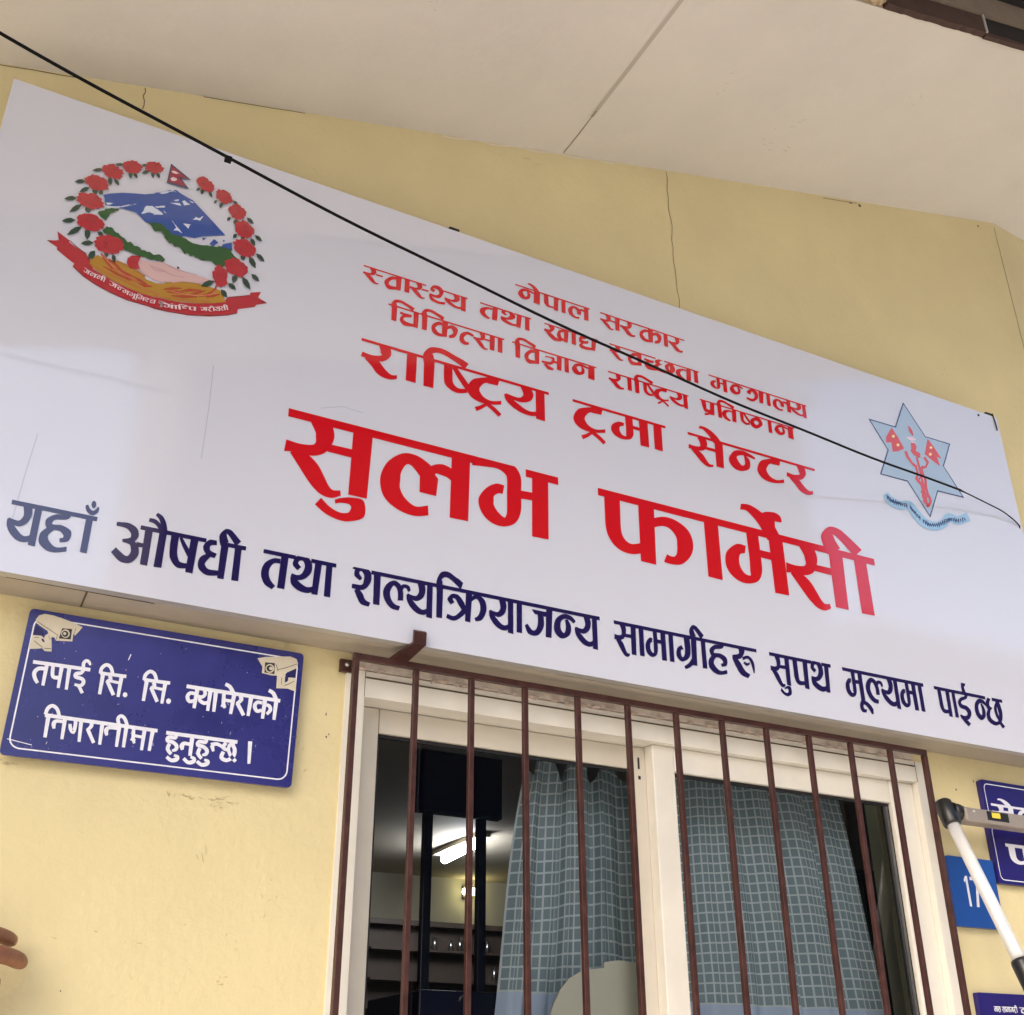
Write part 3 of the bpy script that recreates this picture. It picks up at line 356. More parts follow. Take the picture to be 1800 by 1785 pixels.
EMBLEM = [('crimson',[[(.0255,1.2907),(.0398,1.2953),(.0436,1.2983),(.0385,1.3148),(.0486,1.3097),(.061,1.3032),(.0599,1.2998),(.0742,1.2925),(.0902,1.2852),(.0987,1.2749),(.1057,1.2596),(.1226,1.254),(.1422,1.2464),(.165,1.2414),(.1889,1.2381),(.2113,1.2387),(.2284,1.2403),(.233,1.2397),(.2566,1.2436),(.2802,1.2497),(.3098,1.261),(.3286,1.2715),(.3325,1.2821),(.3506,1.2902),(.3713,1.3007),(.372,1.3065),(.3906,1.3148),(.3868,1.3008),(.4043,1.2945),(.3847,1.2836),(.3826,1.2782),(.3535,1.2633),(.3532,1.254),(.3367,1.2437),(.3071,1.2311),(.2716,1.2211),(.2361,1.2162),(.2126,1.2146),(.1979,1.2161),(.1687,1.2161),(.139,1.2216),(.115,1.229),(.0931,1.2386),(.0733,1.2526),(.0749,1.2599),(.0614,1.2667),(.0439,1.2778),(.0437,1.2822)]]),
 ('maroon',[[(.0733,1.2526),(.0925,1.2391),(.1145,1.2295),(.1386,1.222),(.1684,1.2164),(.1976,1.2165),(.2307,1.2166),(.2309,1.2186),(.1978,1.2185),(.1686,1.2185),(.139,1.224),(.1151,1.2314),(.0932,1.241),(.0741,1.2544)],[(.2124,1.2143),(.236,1.216),(.2715,1.2209),(.3071,1.2311),(.3369,1.2436),(.3529,1.2535),(.3523,1.2554),(.3364,1.2456),(.3068,1.2332),(.2714,1.223),(.236,1.2181),(.2125,1.2163)],[(.0255,1.2907),(.0336,1.2924),(.0321,1.2881)],[(.4043,1.2945),(.3944,1.2902),(.3944,1.2965)],[(.0607,1.3025),(.0736,1.2931),(.0897,1.2855),(.0902,1.2872),(.0742,1.2948),(.0614,1.304)],[(.334,1.2808),(.3716,1.299),(.3712,1.301),(.3336,1.2828)]]),
 ('gold',[[(.0999,1.2814),(.1088,1.2909),(.1237,1.2845),(.1402,1.2908),(.1581,1.2885),(.1766,1.2833),(.1928,1.2696),(.2085,1.2678),(.2242,1.272),(.2224,1.2744),(.2511,1.2865),(.2811,1.2929),(.3061,1.2927),(.3194,1.2921),(.3312,1.2709),(.3099,1.2605),(.2802,1.25),(.2565,1.2443),(.2329,1.2401),(.2283,1.241),(.2113,1.239),(.1889,1.2384),(.165,1.2417),(.1421,1.2467),(.1225,1.2543),(.1066,1.2607),(.0978,1.2694)]]),
 ('ochre',[[(.1043,1.2631),(.1272,1.2557),(.157,1.2509),(.1871,1.2453),(.2172,1.2432),(.2178,1.2477),(.1879,1.2509),(.1578,1.2561),(.1282,1.2607),(.1053,1.2674)],[(.2089,1.2396),(.2383,1.2427),(.268,1.2489),(.3036,1.2603),(.3032,1.2647),(.2676,1.2539),(.2382,1.248),(.2089,1.2435)],[(.14,1.2871),(.1638,1.2819),(.189,1.2723),(.1904,1.2767),(.1653,1.2877),(.1408,1.2915)]]),
 ('rust',[[(.112,1.2942),(.1228,1.2798),(.135,1.2693),(.1373,1.2729),(.1272,1.2871),(.1134,1.2966)],[(.126,1.2872),(.1354,1.2804),(.1517,1.2696),(.1532,1.2728),(.1379,1.2863),(.127,1.29)],[(.1355,1.2725),(.1508,1.2675),(.1691,1.2669),(.1695,1.2699),(.1519,1.274),(.136,1.2754)],[(.1477,1.2684),(.1621,1.2598),(.1798,1.2577),(.1803,1.26),(.1639,1.2664),(.1484,1.2707)],[(.169,1.2674),(.1809,1.2611),(.1938,1.2581),(.1946,1.261),(.1825,1.2669),(.1696,1.2694)],[(.1801,1.2564),(.1921,1.2524),(.2039,1.2575),(.2038,1.2596),(.1925,1.2593),(.1804,1.2585)],[(.1198,1.2701),(.1412,1.2613),(.1671,1.256),(.1676,1.2583),(.1425,1.2671),(.1202,1.2719)],[(.2234,1.2585),(.2373,1.2629),(.2531,1.2716),(.2528,1.2736),(.2362,1.2691),(.223,1.2605)],[(.2286,1.2544),(.246,1.2583),(.2638,1.2625),(.2639,1.2647),(.2456,1.2651),(.2284,1.2564)],[(.2517,1.2643),(.2656,1.27),(.2865,1.2791),(.2863,1.2812),(.2645,1.2764),(.2512,1.2662)],[(.2643,1.2612),(.2788,1.2671),(.294,1.2811),(.2933,1.2829),(.2767,1.2732),(.2638,1.2631)],[(.2376,1.2501),(.2589,1.2532),(.2811,1.2626),(.2809,1.2647),(.2584,1.2597),(.2374,1.2521)],[(.2834,1.265),(.2984,1.2712),(.3096,1.2884),(.3085,1.2899),(.2957,1.2768),(.2829,1.2669)],[(.2968,1.2675),(.3089,1.2738),(.3188,1.2823),(.3182,1.2842),(.3071,1.2791),(.2962,1.2694)],[(.3051,1.2839),(.3118,1.2918),(.3118,1.3039),(.3104,1.3039),(.308,1.2933),(.304,1.285)]]),
 ('pink',[[(.1138,1.2939),(.1244,1.2841),(.1353,1.2748),(.1553,1.2657),(.1775,1.2589),(.1778,1.26),(.1557,1.2669),(.1357,1.2759),(.1252,1.2856),(.1143,1.2949)],[(.2364,1.2592),(.2639,1.2621),(.2902,1.2694),(.3136,1.2825),(.3134,1.2836),(.29,1.2707),(.2639,1.2636),(.2364,1.2604)]]),
 ('skin',[[(.1769,1.3063),(.1968,1.3093),(.2184,1.3156),(.2208,1.3137),(.2407,1.3104),(.2607,1.3086),(.2855,1.3085),(.3032,1.3072),(.2811,1.2937),(.2546,1.2881),(.2376,1.2785),(.2279,1.278),(.2167,1.272),(.2044,1.2739),(.2139,1.2725),(.2018,1.2729),(.1891,1.2788),(.18,1.2845),(.1737,1.2913)]]),
 ('skinline',[[(.196,1.2992),(.2155,1.2971),(.2331,1.2931),(.2524,1.2958),(.2524,1.2967),(.2332,1.2943),(.2157,1.2987),(.1962,1.3004)],[(.2208,1.3117),(.241,1.3069),(.2754,1.309),(.2754,1.3098),(.2412,1.3081),(.2211,1.3128)],[(.1928,1.3012),(.2037,1.2928),(.218,1.2953),(.218,1.2962),(.204,1.2942),(.1933,1.3022)]]),
 ('crimson',[[(.1621,1.3099),(.177,1.314),(.1745,1.2977),(.1792,1.2858),(.1625,1.2825),(.156,1.2907),(.1562,1.3015)]]),
 ('blue',[[(.0971,1.4191),(.1078,1.4268),(.1268,1.4365),(.1476,1.4438),(.1652,1.4493),(.1825,1.4587),(.1791,1.4585),(.1929,1.4667),(.2054,1.4767),(.2162,1.4813),(.227,1.476),(.2482,1.4699),(.2681,1.4533),(.2895,1.4357),(.3138,1.415),(.2749,1.3971),(.2608,1.3875),(.2436,1.3847),(.232,1.3785),(.2192,1.3814),(.2033,1.3894),(.1883,1.3913),(.191,1.3876),(.1736,1.3893),(.1626,1.3984),(.1558,1.4036),(.1401,1.4035),(.1272,1.4013),(.1037,1.3995),(.1005,1.4125)]]),
 ('blue',[[(.3123,1.394),(.3268,1.403),(.3301,1.3848),(.3072,1.3823)],[(.274,1.3935),(.2814,1.3956),(.2761,1.3871)],[(.2878,1.3844),(.2951,1.3986),(.3033,1.3938),(.2957,1.3827)],[(.3106,1.4031),(.3145,1.403),(.3119,1.3979)]]),
 ('snow',[[(.1648,1.4041),(.1656,1.4071),(.1671,1.4104),(.168,1.4144),(.1682,1.4182),(.1692,1.4216),(.171,1.4252),(.175,1.4261),(.1804,1.4284),(.1836,1.4274),(.1864,1.425),(.1905,1.4247),(.1936,1.4225),(.1978,1.4199),(.2017,1.4177),(.1989,1.4155),(.1952,1.4145),(.1906,1.4127),(.1876,1.4119),(.1823,1.4128),(.1777,1.4127),(.174,1.4107),(.1715,1.4082),(.1681,1.4056)],[(.1041,1.4044),(.1077,1.4057),(.1118,1.4071),(.1162,1.4075),(.12,1.4095),(.116,1.4077),(.1132,1.4044),(.1112,1.4024),(.1072,1.4001)],[(.1044,1.395),(.1081,1.397),(.1119,1.3989),(.1153,1.4005),(.1177,1.4013),(.1227,1.4032),(.1255,1.4046),(.1294,1.4059),(.1319,1.4081),(.1352,1.4106),(.1376,1.412),(.1412,1.4151),(.1452,1.4159),(.1485,1.4178),(.1514,1.4197),(.1544,1.4223),(.1505,1.4205),(.1477,1.417),(.1458,1.4157),(.1416,1.4134),(.1389,1.4106),(.1352,1.4086),(.1326,1.4055),(.1297,1.4047),(.1269,1.4021),(.1228,1.4003),(.1193,1.3986),(.1163,1.3979),(.1127,1.3964),(.11,1.3943),(.1071,1.393)],[(.1852,1.4295),(.1882,1.4302),(.1919,1.4316),(.1948,1.4334),(.1995,1.4353),(.2023,1.4362),(.2025,1.4343),(.1992,1.4324),(.1952,1.431),(.191,1.4293),(.1878,1.4285)],[(.2091,1.4488),(.2121,1.4491),(.2157,1.4502),(.2186,1.4516),(.2234,1.4532),(.2261,1.4537),(.2292,1.4492),(.2255,1.4484),(.2209,1.4481),(.2167,1.4481),(.2124,1.4478)],[(.2296,1.4605),(.2336,1.4638),(.2368,1.4614),(.2407,1.4596),(.2445,1.4584),(.2403,1.4561),(.2381,1.4546),(.2339,1.452),(.2322,1.4558)],[(.2529,1.4265),(.2557,1.4313),(.2576,1.435),(.2628,1.4338),(.2654,1.4362),(.2673,1.4395),(.2707,1.442),(.2691,1.4382),(.2673,1.434),(.2659,1.4293),(.2617,1.4295),(.2583,1.4287)],[(.2372,1.4111),(.2403,1.4122),(.2439,1.4133),(.2478,1.4135),(.2511,1.4152),(.2492,1.4117),(.2484,1.4068),(.2476,1.4032),(.2449,1.4058),(.2412,1.4084)],[(.2166,1.4108),(.2203,1.4083),(.2231,1.4045),(.2264,1.4019),(.2282,1.3995),(.2316,1.397),(.234,1.3944),(.2364,1.3917),(.2394,1.3886),(.2352,1.3903),(.2302,1.3922),(.2267,1.391),(.2231,1.3893),(.2246,1.3934),(.227,1.3973),(.2249,1.4003),(.2223,1.4043),(.2198,1.4072)],[(.1874,1.4616),(.1904,1.4641),(.1936,1.4665),(.1963,1.4686),(.198,1.47),(.2024,1.4724),(.2051,1.4737),(.2073,1.476),(.2102,1.4785),(.2143,1.4771),(.2182,1.4755),(.2118,1.4765),(.208,1.4736),(.2054,1.4724),(.2031,1.4688),(.2001,1.4663),(.1968,1.4639),(.1936,1.4621)],[(.1839,1.4233),(.1878,1.4236),(.1914,1.4232),(.1965,1.4218),(.2006,1.4189),(.1959,1.4169),(.1929,1.4151),(.1884,1.412),(.1858,1.4096),(.1859,1.4144),(.1852,1.4181)],[(.1855,1.4297),(.1882,1.4307),(.1916,1.4324),(.1942,1.4344),(.1987,1.4367),(.2012,1.4378),(.201,1.4345),(.1979,1.4322),(.1941,1.4304),(.1901,1.4283),(.1871,1.4271)],[(.2007,1.4271),(.2035,1.4244),(.2071,1.4215),(.2025,1.4229)],[(.2409,1.4669),(.2439,1.4665),(.2476,1.4661),(.2513,1.4654),(.2464,1.4634)],[(.2145,1.4557),(.2171,1.4579),(.2204,1.4601),(.2237,1.4621),(.223,1.4577),(.219,1.456)]]),
 ('green',[[(.0943,1.3766),(.0957,1.3807),(.0976,1.3827),(.0996,1.3842),(.1043,1.3869),(.1051,1.3905),(.1092,1.3919),(.1124,1.3936),(.1154,1.3961),(.1189,1.396),(.1224,1.3976),(.1275,1.3998),(.1264,1.3946),(.1228,1.3928),(.1195,1.3877),(.1165,1.3858),(.1141,1.3825),(.1131,1.3765),(.1108,1.3733),(.1107,1.3698),(.11,1.3658),(.1051,1.3684),(.1012,1.37),(.0977,1.3737)]]),
 ('green',[[(.113,1.3545),(.1178,1.3534),(.1187,1.3556),(.1236,1.3541),(.1266,1.3499),(.1295,1.3476),(.1341,1.3474),(.1376,1.3434),(.1415,1.3416),(.1446,1.3407),(.1491,1.3366),(.1515,1.3341),(.1558,1.3373),(.1605,1.3335),(.1627,1.3307),(.1677,1.3322),(.1722,1.3313),(.1764,1.3267),(.1813,1.3283),(.1856,1.3262),(.1894,1.3279),(.1938,1.3263),(.196,1.3242),(.1989,1.3249),(.2038,1.3276),(.2062,1.329),(.211,1.3272),(.2147,1.3241),(.217,1.3214),(.2162,1.3183),(.2142,1.3146),(.21,1.3155),(.2066,1.3147),(.2048,1.3139),(.199,1.3141),(.1964,1.3128),(.1929,1.3119),(.1871,1.3129),(.1831,1.314),(.1804,1.3128),(.1761,1.3133),(.1724,1.3128),(.1697,1.3128),(.1643,1.3142),(.1603,1.3148),(.1571,1.3149),(.1536,1.3157),(.1493,1.3162),(.1445,1.32),(.1417,1.3209),(.1382,1.3248),(.1349,1.326),(.1329,1.3279),(.1282,1.3285),(.1264,1.3305),(.1222,1.3328),(.1183,1.3347),(.1156,1.3369),(.1108,1.3387),(.1077,1.343),(.1096,1.3477),(.1116,1.3498)]]),
 ('green',[[(.1736,1.3893),(.1764,1.389),(.1814,1.3872),(.1842,1.3854),(.1867,1.3827),(.1883,1.3791),(.1927,1.3748),(.1959,1.3767),(.2003,1.3775),(.2044,1.3786),(.2065,1.3748),(.2092,1.372),(.2103,1.3667),(.2072,1.3713),(.2061,1.3738),(.2024,1.3778),(.2034,1.3749),(.2072,1.3721),(.2085,1.3691),(.2126,1.366),(.2152,1.3632),(.2196,1.3593),(.2244,1.3604),(.2288,1.355),(.2332,1.3568),(.2385,1.3564),(.2427,1.3525),(.2447,1.3492),(.2486,1.3453),(.2518,1.3497),(.2549,1.3484),(.2587,1.3444),(.2632,1.3478),(.2686,1.3451),(.2718,1.3457),(.2768,1.3437),(.2813,1.3436),(.2844,1.3447),(.2904,1.3472),(.2944,1.3472),(.2971,1.348),(.2993,1.3452),(.3029,1.3423),(.3072,1.3411),(.312,1.3398),(.3145,1.3403),(.3165,1.3424),(.319,1.345),(.322,1.3488),(.3267,1.3523),(.3282,1.3551),(.332,1.3565),(.3342,1.359),(.3392,1.3595),(.3425,1.3617),(.3461,1.3639),(.349,1.3662),(.3446,1.3671),(.3429,1.3701),(.3375,1.373),(.3352,1.3738),(.332,1.3771),(.3286,1.381),(.3274,1.3854),(.3239,1.3867),(.3196,1.3858),(.3154,1.3865),(.3124,1.3859),(.3093,1.3864),(.3047,1.386),(.3028,1.3828),(.2973,1.3815),(.2942,1.3824),(.2896,1.38),(.2846,1.3796),(.2812,1.3781),(.278,1.377),(.2743,1.3759),(.2699,1.3755),(.2661,1.3752),(.2621,1.3747),(.2581,1.3747),(.2547,1.3759),(.2511,1.377),(.2467,1.3797),(.242,1.38),(.2391,1.3813),(.2357,1.3815),(.2324,1.3805),(.2292,1.3812),(.2231,1.3808),(.2206,1.3803),(.2173,1.3845),(.2146,1.3867),(.2107,1.3892),(.2076,1.3921),(.2034,1.3937),(.2,1.396),(.1961,1.3941),(.192,1.3947),(.1879,1.3943),(.1903,1.3921),(.1859,1.3916),(.1824,1.3904),(.178,1.3893)]]),
 ('leaf',[[(.0885,1.4744),(.0821,1.4742),(.0766,1.4705),(.0717,1.464),(.0718,1.4636),(.0781,1.4638),(.0839,1.4668),(.0888,1.4732)],[(.121,1.5004),(.1157,1.5007),(.1108,1.4982),(.1062,1.4934),(.1063,1.4929),(.1116,1.4926),(.1166,1.4945),(.1212,1.4992)],[(.1596,1.516),(.1558,1.5166),(.1523,1.5148),(.1491,1.5109),(.1492,1.5104),(.153,1.5096),(.1566,1.5109),(.1598,1.5147)],[(.1636,1.5042),(.1584,1.5034),(.155,1.4992),(.1529,1.4925),(.1531,1.4921),(.1582,1.4929),(.162,1.4964),(.1641,1.5032)],[(.1695,1.5044),(.1685,1.4982),(.17,1.4936),(.1736,1.4904),(.1739,1.4906),(.1749,1.4969),(.1739,1.5018),(.1704,1.505)],[(.1769,1.5058),(.1778,1.4999),(.1806,1.4966),(.1848,1.4952),(.1851,1.4956),(.1842,1.5015),(.1818,1.5054),(.1776,1.5068)],[(.1325,1.4898),(.1311,1.4825),(.1327,1.4769),(.1366,1.4726),(.1369,1.4728),(.1383,1.4801),(.1373,1.486),(.1334,1.4903)],[(.1383,1.4887),(.1397,1.4826),(.1429,1.4793),(.1475,1.4781),(.1477,1.4785),(.1463,1.4846),(.1435,1.4886),(.139,1.4898)],[(.1007,1.4626),(.0996,1.4544),(.1017,1.4483),(.1063,1.4439),(.1066,1.4441),(.1077,1.4523),(.1063,1.4588),(.1016,1.4632)],[(.1094,1.4613),(.1109,1.4546),(.1144,1.4509),(.1193,1.4494),(.1196,1.4498),(.1181,1.4565),(.1151,1.4608),(.1101,1.4623)],[(.0647,1.4371),(.0583,1.4378),(.0528,1.4344),(.048,1.4278),(.0481,1.4274),(.0545,1.4267),(.0601,1.4293),(.0649,1.4359)],[(.0723,1.4251),(.066,1.423),(.0615,1.4174),(.0586,1.4092),(.0588,1.4089),(.0651,1.411),(.0699,1.4158),(.0729,1.4241)],[(.0799,1.4276),(.0783,1.4198),(.0805,1.4157),(.0859,1.4142),(.0862,1.4145),(.0877,1.422),(.0862,1.4269),(.0807,1.4283)],[(.0898,1.4252),(.0897,1.4197),(.0919,1.4176),(.0959,1.4184),(.0961,1.4188),(.0962,1.4243),(.0945,1.427),(.0905,1.4262)],[(.0562,1.3952),(.0491,1.3958),(.043,1.3919),(.0378,1.3846),(.0379,1.3842),(.045,1.3837),(.0512,1.3866),(.0565,1.394)],[(.0659,1.3842),(.0582,1.3793),(.0532,1.371),(.0504,1.3602),(.0506,1.3599),(.0582,1.3649),(.0637,1.3724),(.0666,1.3834)],[(.0761,1.3847),(.0729,1.3775),(.0745,1.373),(.0798,1.3706),(.0802,1.3708),(.0832,1.3779),(.0825,1.3829),(.077,1.3852)],[(.0616,1.3482),(.0539,1.3491),(.0474,1.3451),(.0417,1.3374),(.0418,1.337),(.0494,1.3363),(.0562,1.3392),(.0619,1.3471)],[(.0735,1.3376),(.0645,1.3327),(.0583,1.3239),(.0544,1.312),(.0546,1.3117),(.0634,1.3166),(.0702,1.3246),(.0741,1.3367)],[(.0833,1.3395),(.0802,1.3296),(.0816,1.3212),(.0866,1.3139),(.0869,1.314),(.0899,1.3238),(.0894,1.3325),(.0842,1.3398)],[(.0973,1.3126),(.0899,1.3141),(.0836,1.3105),(.0781,1.3032),(.0782,1.3028),(.0855,1.3014),(.092,1.3039),(.0975,1.3115)],[(.1018,1.2966),(.0953,1.2918),(.0934,1.2846),(.095,1.2757),(.0953,1.2755),(.1015,1.2804),(.1043,1.2871),(.1026,1.2962)],[(.1313,1.3),(.1305,1.2928),(.1326,1.2876),(.1369,1.284),(.1373,1.2842),(.138,1.2913),(.1365,1.2969),(.1322,1.3005)],[(.1192,1.303),(.1175,1.2973),(.1188,1.2933),(.1226,1.2906),(.1229,1.2908),(.1246,1.2964),(.1239,1.3008),(.1201,1.3034)],[(.1003,1.3365),(.1026,1.3314),(.106,1.3306),(.1103,1.3331),(.1104,1.3335),(.1081,1.3385),(.1049,1.3402),(.1006,1.3376)],[(.2568,1.5027),(.2535,1.5018),(.2514,1.4989),(.2502,1.4945),(.2504,1.4941),(.2537,1.495),(.2561,1.4974),(.2573,1.5018)],[(.2615,1.5043),(.2584,1.4987),(.2585,1.4936),(.2611,1.4888),(.2614,1.4889),(.2645,1.4944),(.2651,1.4996),(.2625,1.5044)],[(.272,1.5033),(.2733,1.4966),(.2764,1.4921),(.2811,1.4896),(.2814,1.4899),(.2802,1.4967),(.2775,1.5017),(.2728,1.5043)],[(.2896,1.4879),(.2864,1.4859),(.285,1.4825),(.2851,1.4781),(.2854,1.4779),(.2886,1.4798),(.2904,1.4828),(.2904,1.4872)],[(.2986,1.488),(.2954,1.4822),(.2952,1.4767),(.2975,1.4714),(.2979,1.4715),(.3011,1.4772),(.3019,1.4827),(.2996,1.488)],[(.3187,1.4975),(.3208,1.4926),(.3243,1.491),(.3288,1.4918),(.3291,1.4923),(.327,1.4972),(.3239,1.4996),(.3193,1.4987)],[(.3176,1.4592),(.3139,1.4571),(.3126,1.4536),(.3131,1.4488),(.3135,1.4486),(.3171,1.4506),(.319,1.4539),(.3185,1.4587)],[(.3269,1.4575),(.324,1.4507),(.3254,1.4463),(.33,1.4438),(.3304,1.444),(.3331,1.4506),(.3326,1.4555),(.3279,1.458)],[(.3483,1.4692),(.3509,1.4628),(.3554,1.4602),(.3614,1.4605),(.3616,1.461),(.359,1.4673),(.3548,1.4707),(.3489,1.4704)],[(.3331,1.4256),(.329,1.423),(.3275,1.4188),(.3281,1.4135),(.3284,1.4133),(.3325,1.4159),(.3345,1.4197),(.3339,1.4251)],[(.3434,1.4258),(.3416,1.4204),(.3432,1.4179),(.3473,1.4175),(.3476,1.4178),(.3493,1.4231),(.3485,1.4263),(.3444,1.4266)],[(.3665,1.4346),(.3695,1.4281),(.3744,1.4257),(.3808,1.4265),(.381,1.427),(.378,1.4335),(.3734,1.4368),(.367,1.4359)],[(.3593,1.4254),(.3598,1.4174),(.3632,1.413),(.369,1.4112),(.3693,1.4116),(.3688,1.4195),(.366,1.4246),(.3602,1.4263)],[(.3731,1.3944),(.3765,1.3864),(.3822,1.3827),(.3898,1.3823),(.39,1.3828),(.3866,1.3908),(.3814,1.3954),(.3738,1.3956)],[(.361,1.3834),(.3622,1.3721),(.3673,1.3652),(.3753,1.3615),(.3756,1.3619),(.3744,1.373),(.3701,1.3809),(.3619,1.3843)],[(.3479,1.3834),(.3456,1.3766),(.3473,1.3725),(.3522,1.3706),(.3525,1.3708),(.3548,1.3776),(.3539,1.3822),(.3489,1.3841)],[(.3414,1.3357),(.3362,1.3286),(.3357,1.3214),(.3389,1.3142),(.3393,1.3142),(.3443,1.3213),(.3457,1.3285),(.3424,1.3357)],[(.3533,1.3333),(.3558,1.3218),(.3618,1.3149),(.3707,1.3114),(.371,1.3118),(.3684,1.3231),(.3631,1.331),(.3541,1.3343)],[(.369,1.3454),(.372,1.3377),(.3773,1.3348),(.3845,1.3354),(.3848,1.3359),(.3817,1.3434),(.3768,1.3473),(.3695,1.3465)],[(.3303,1.3105),(.3333,1.3031),(.3385,1.3007),(.3454,1.3022),(.3456,1.3026),(.3425,1.3098),(.3378,1.3132),(.3308,1.3116)],[(.3055,1.3071),(.2962,1.3053),(.2893,1.2986),(.2842,1.2881),(.2843,1.2877),(.2935,1.2896),(.3009,1.2954),(.306,1.3061)],[(.3195,1.2926),(.3207,1.2845),(.3248,1.2806),(.3313,1.28),(.3316,1.2804),(.3304,1.2884),(.3268,1.2931),(.3202,1.2936)],[(.2388,1.3132),(.2394,1.3106),(.2409,1.3098),(.2431,1.3104),(.2433,1.3108),(.2427,1.3134),(.2415,1.3147),(.2394,1.3142)]]),
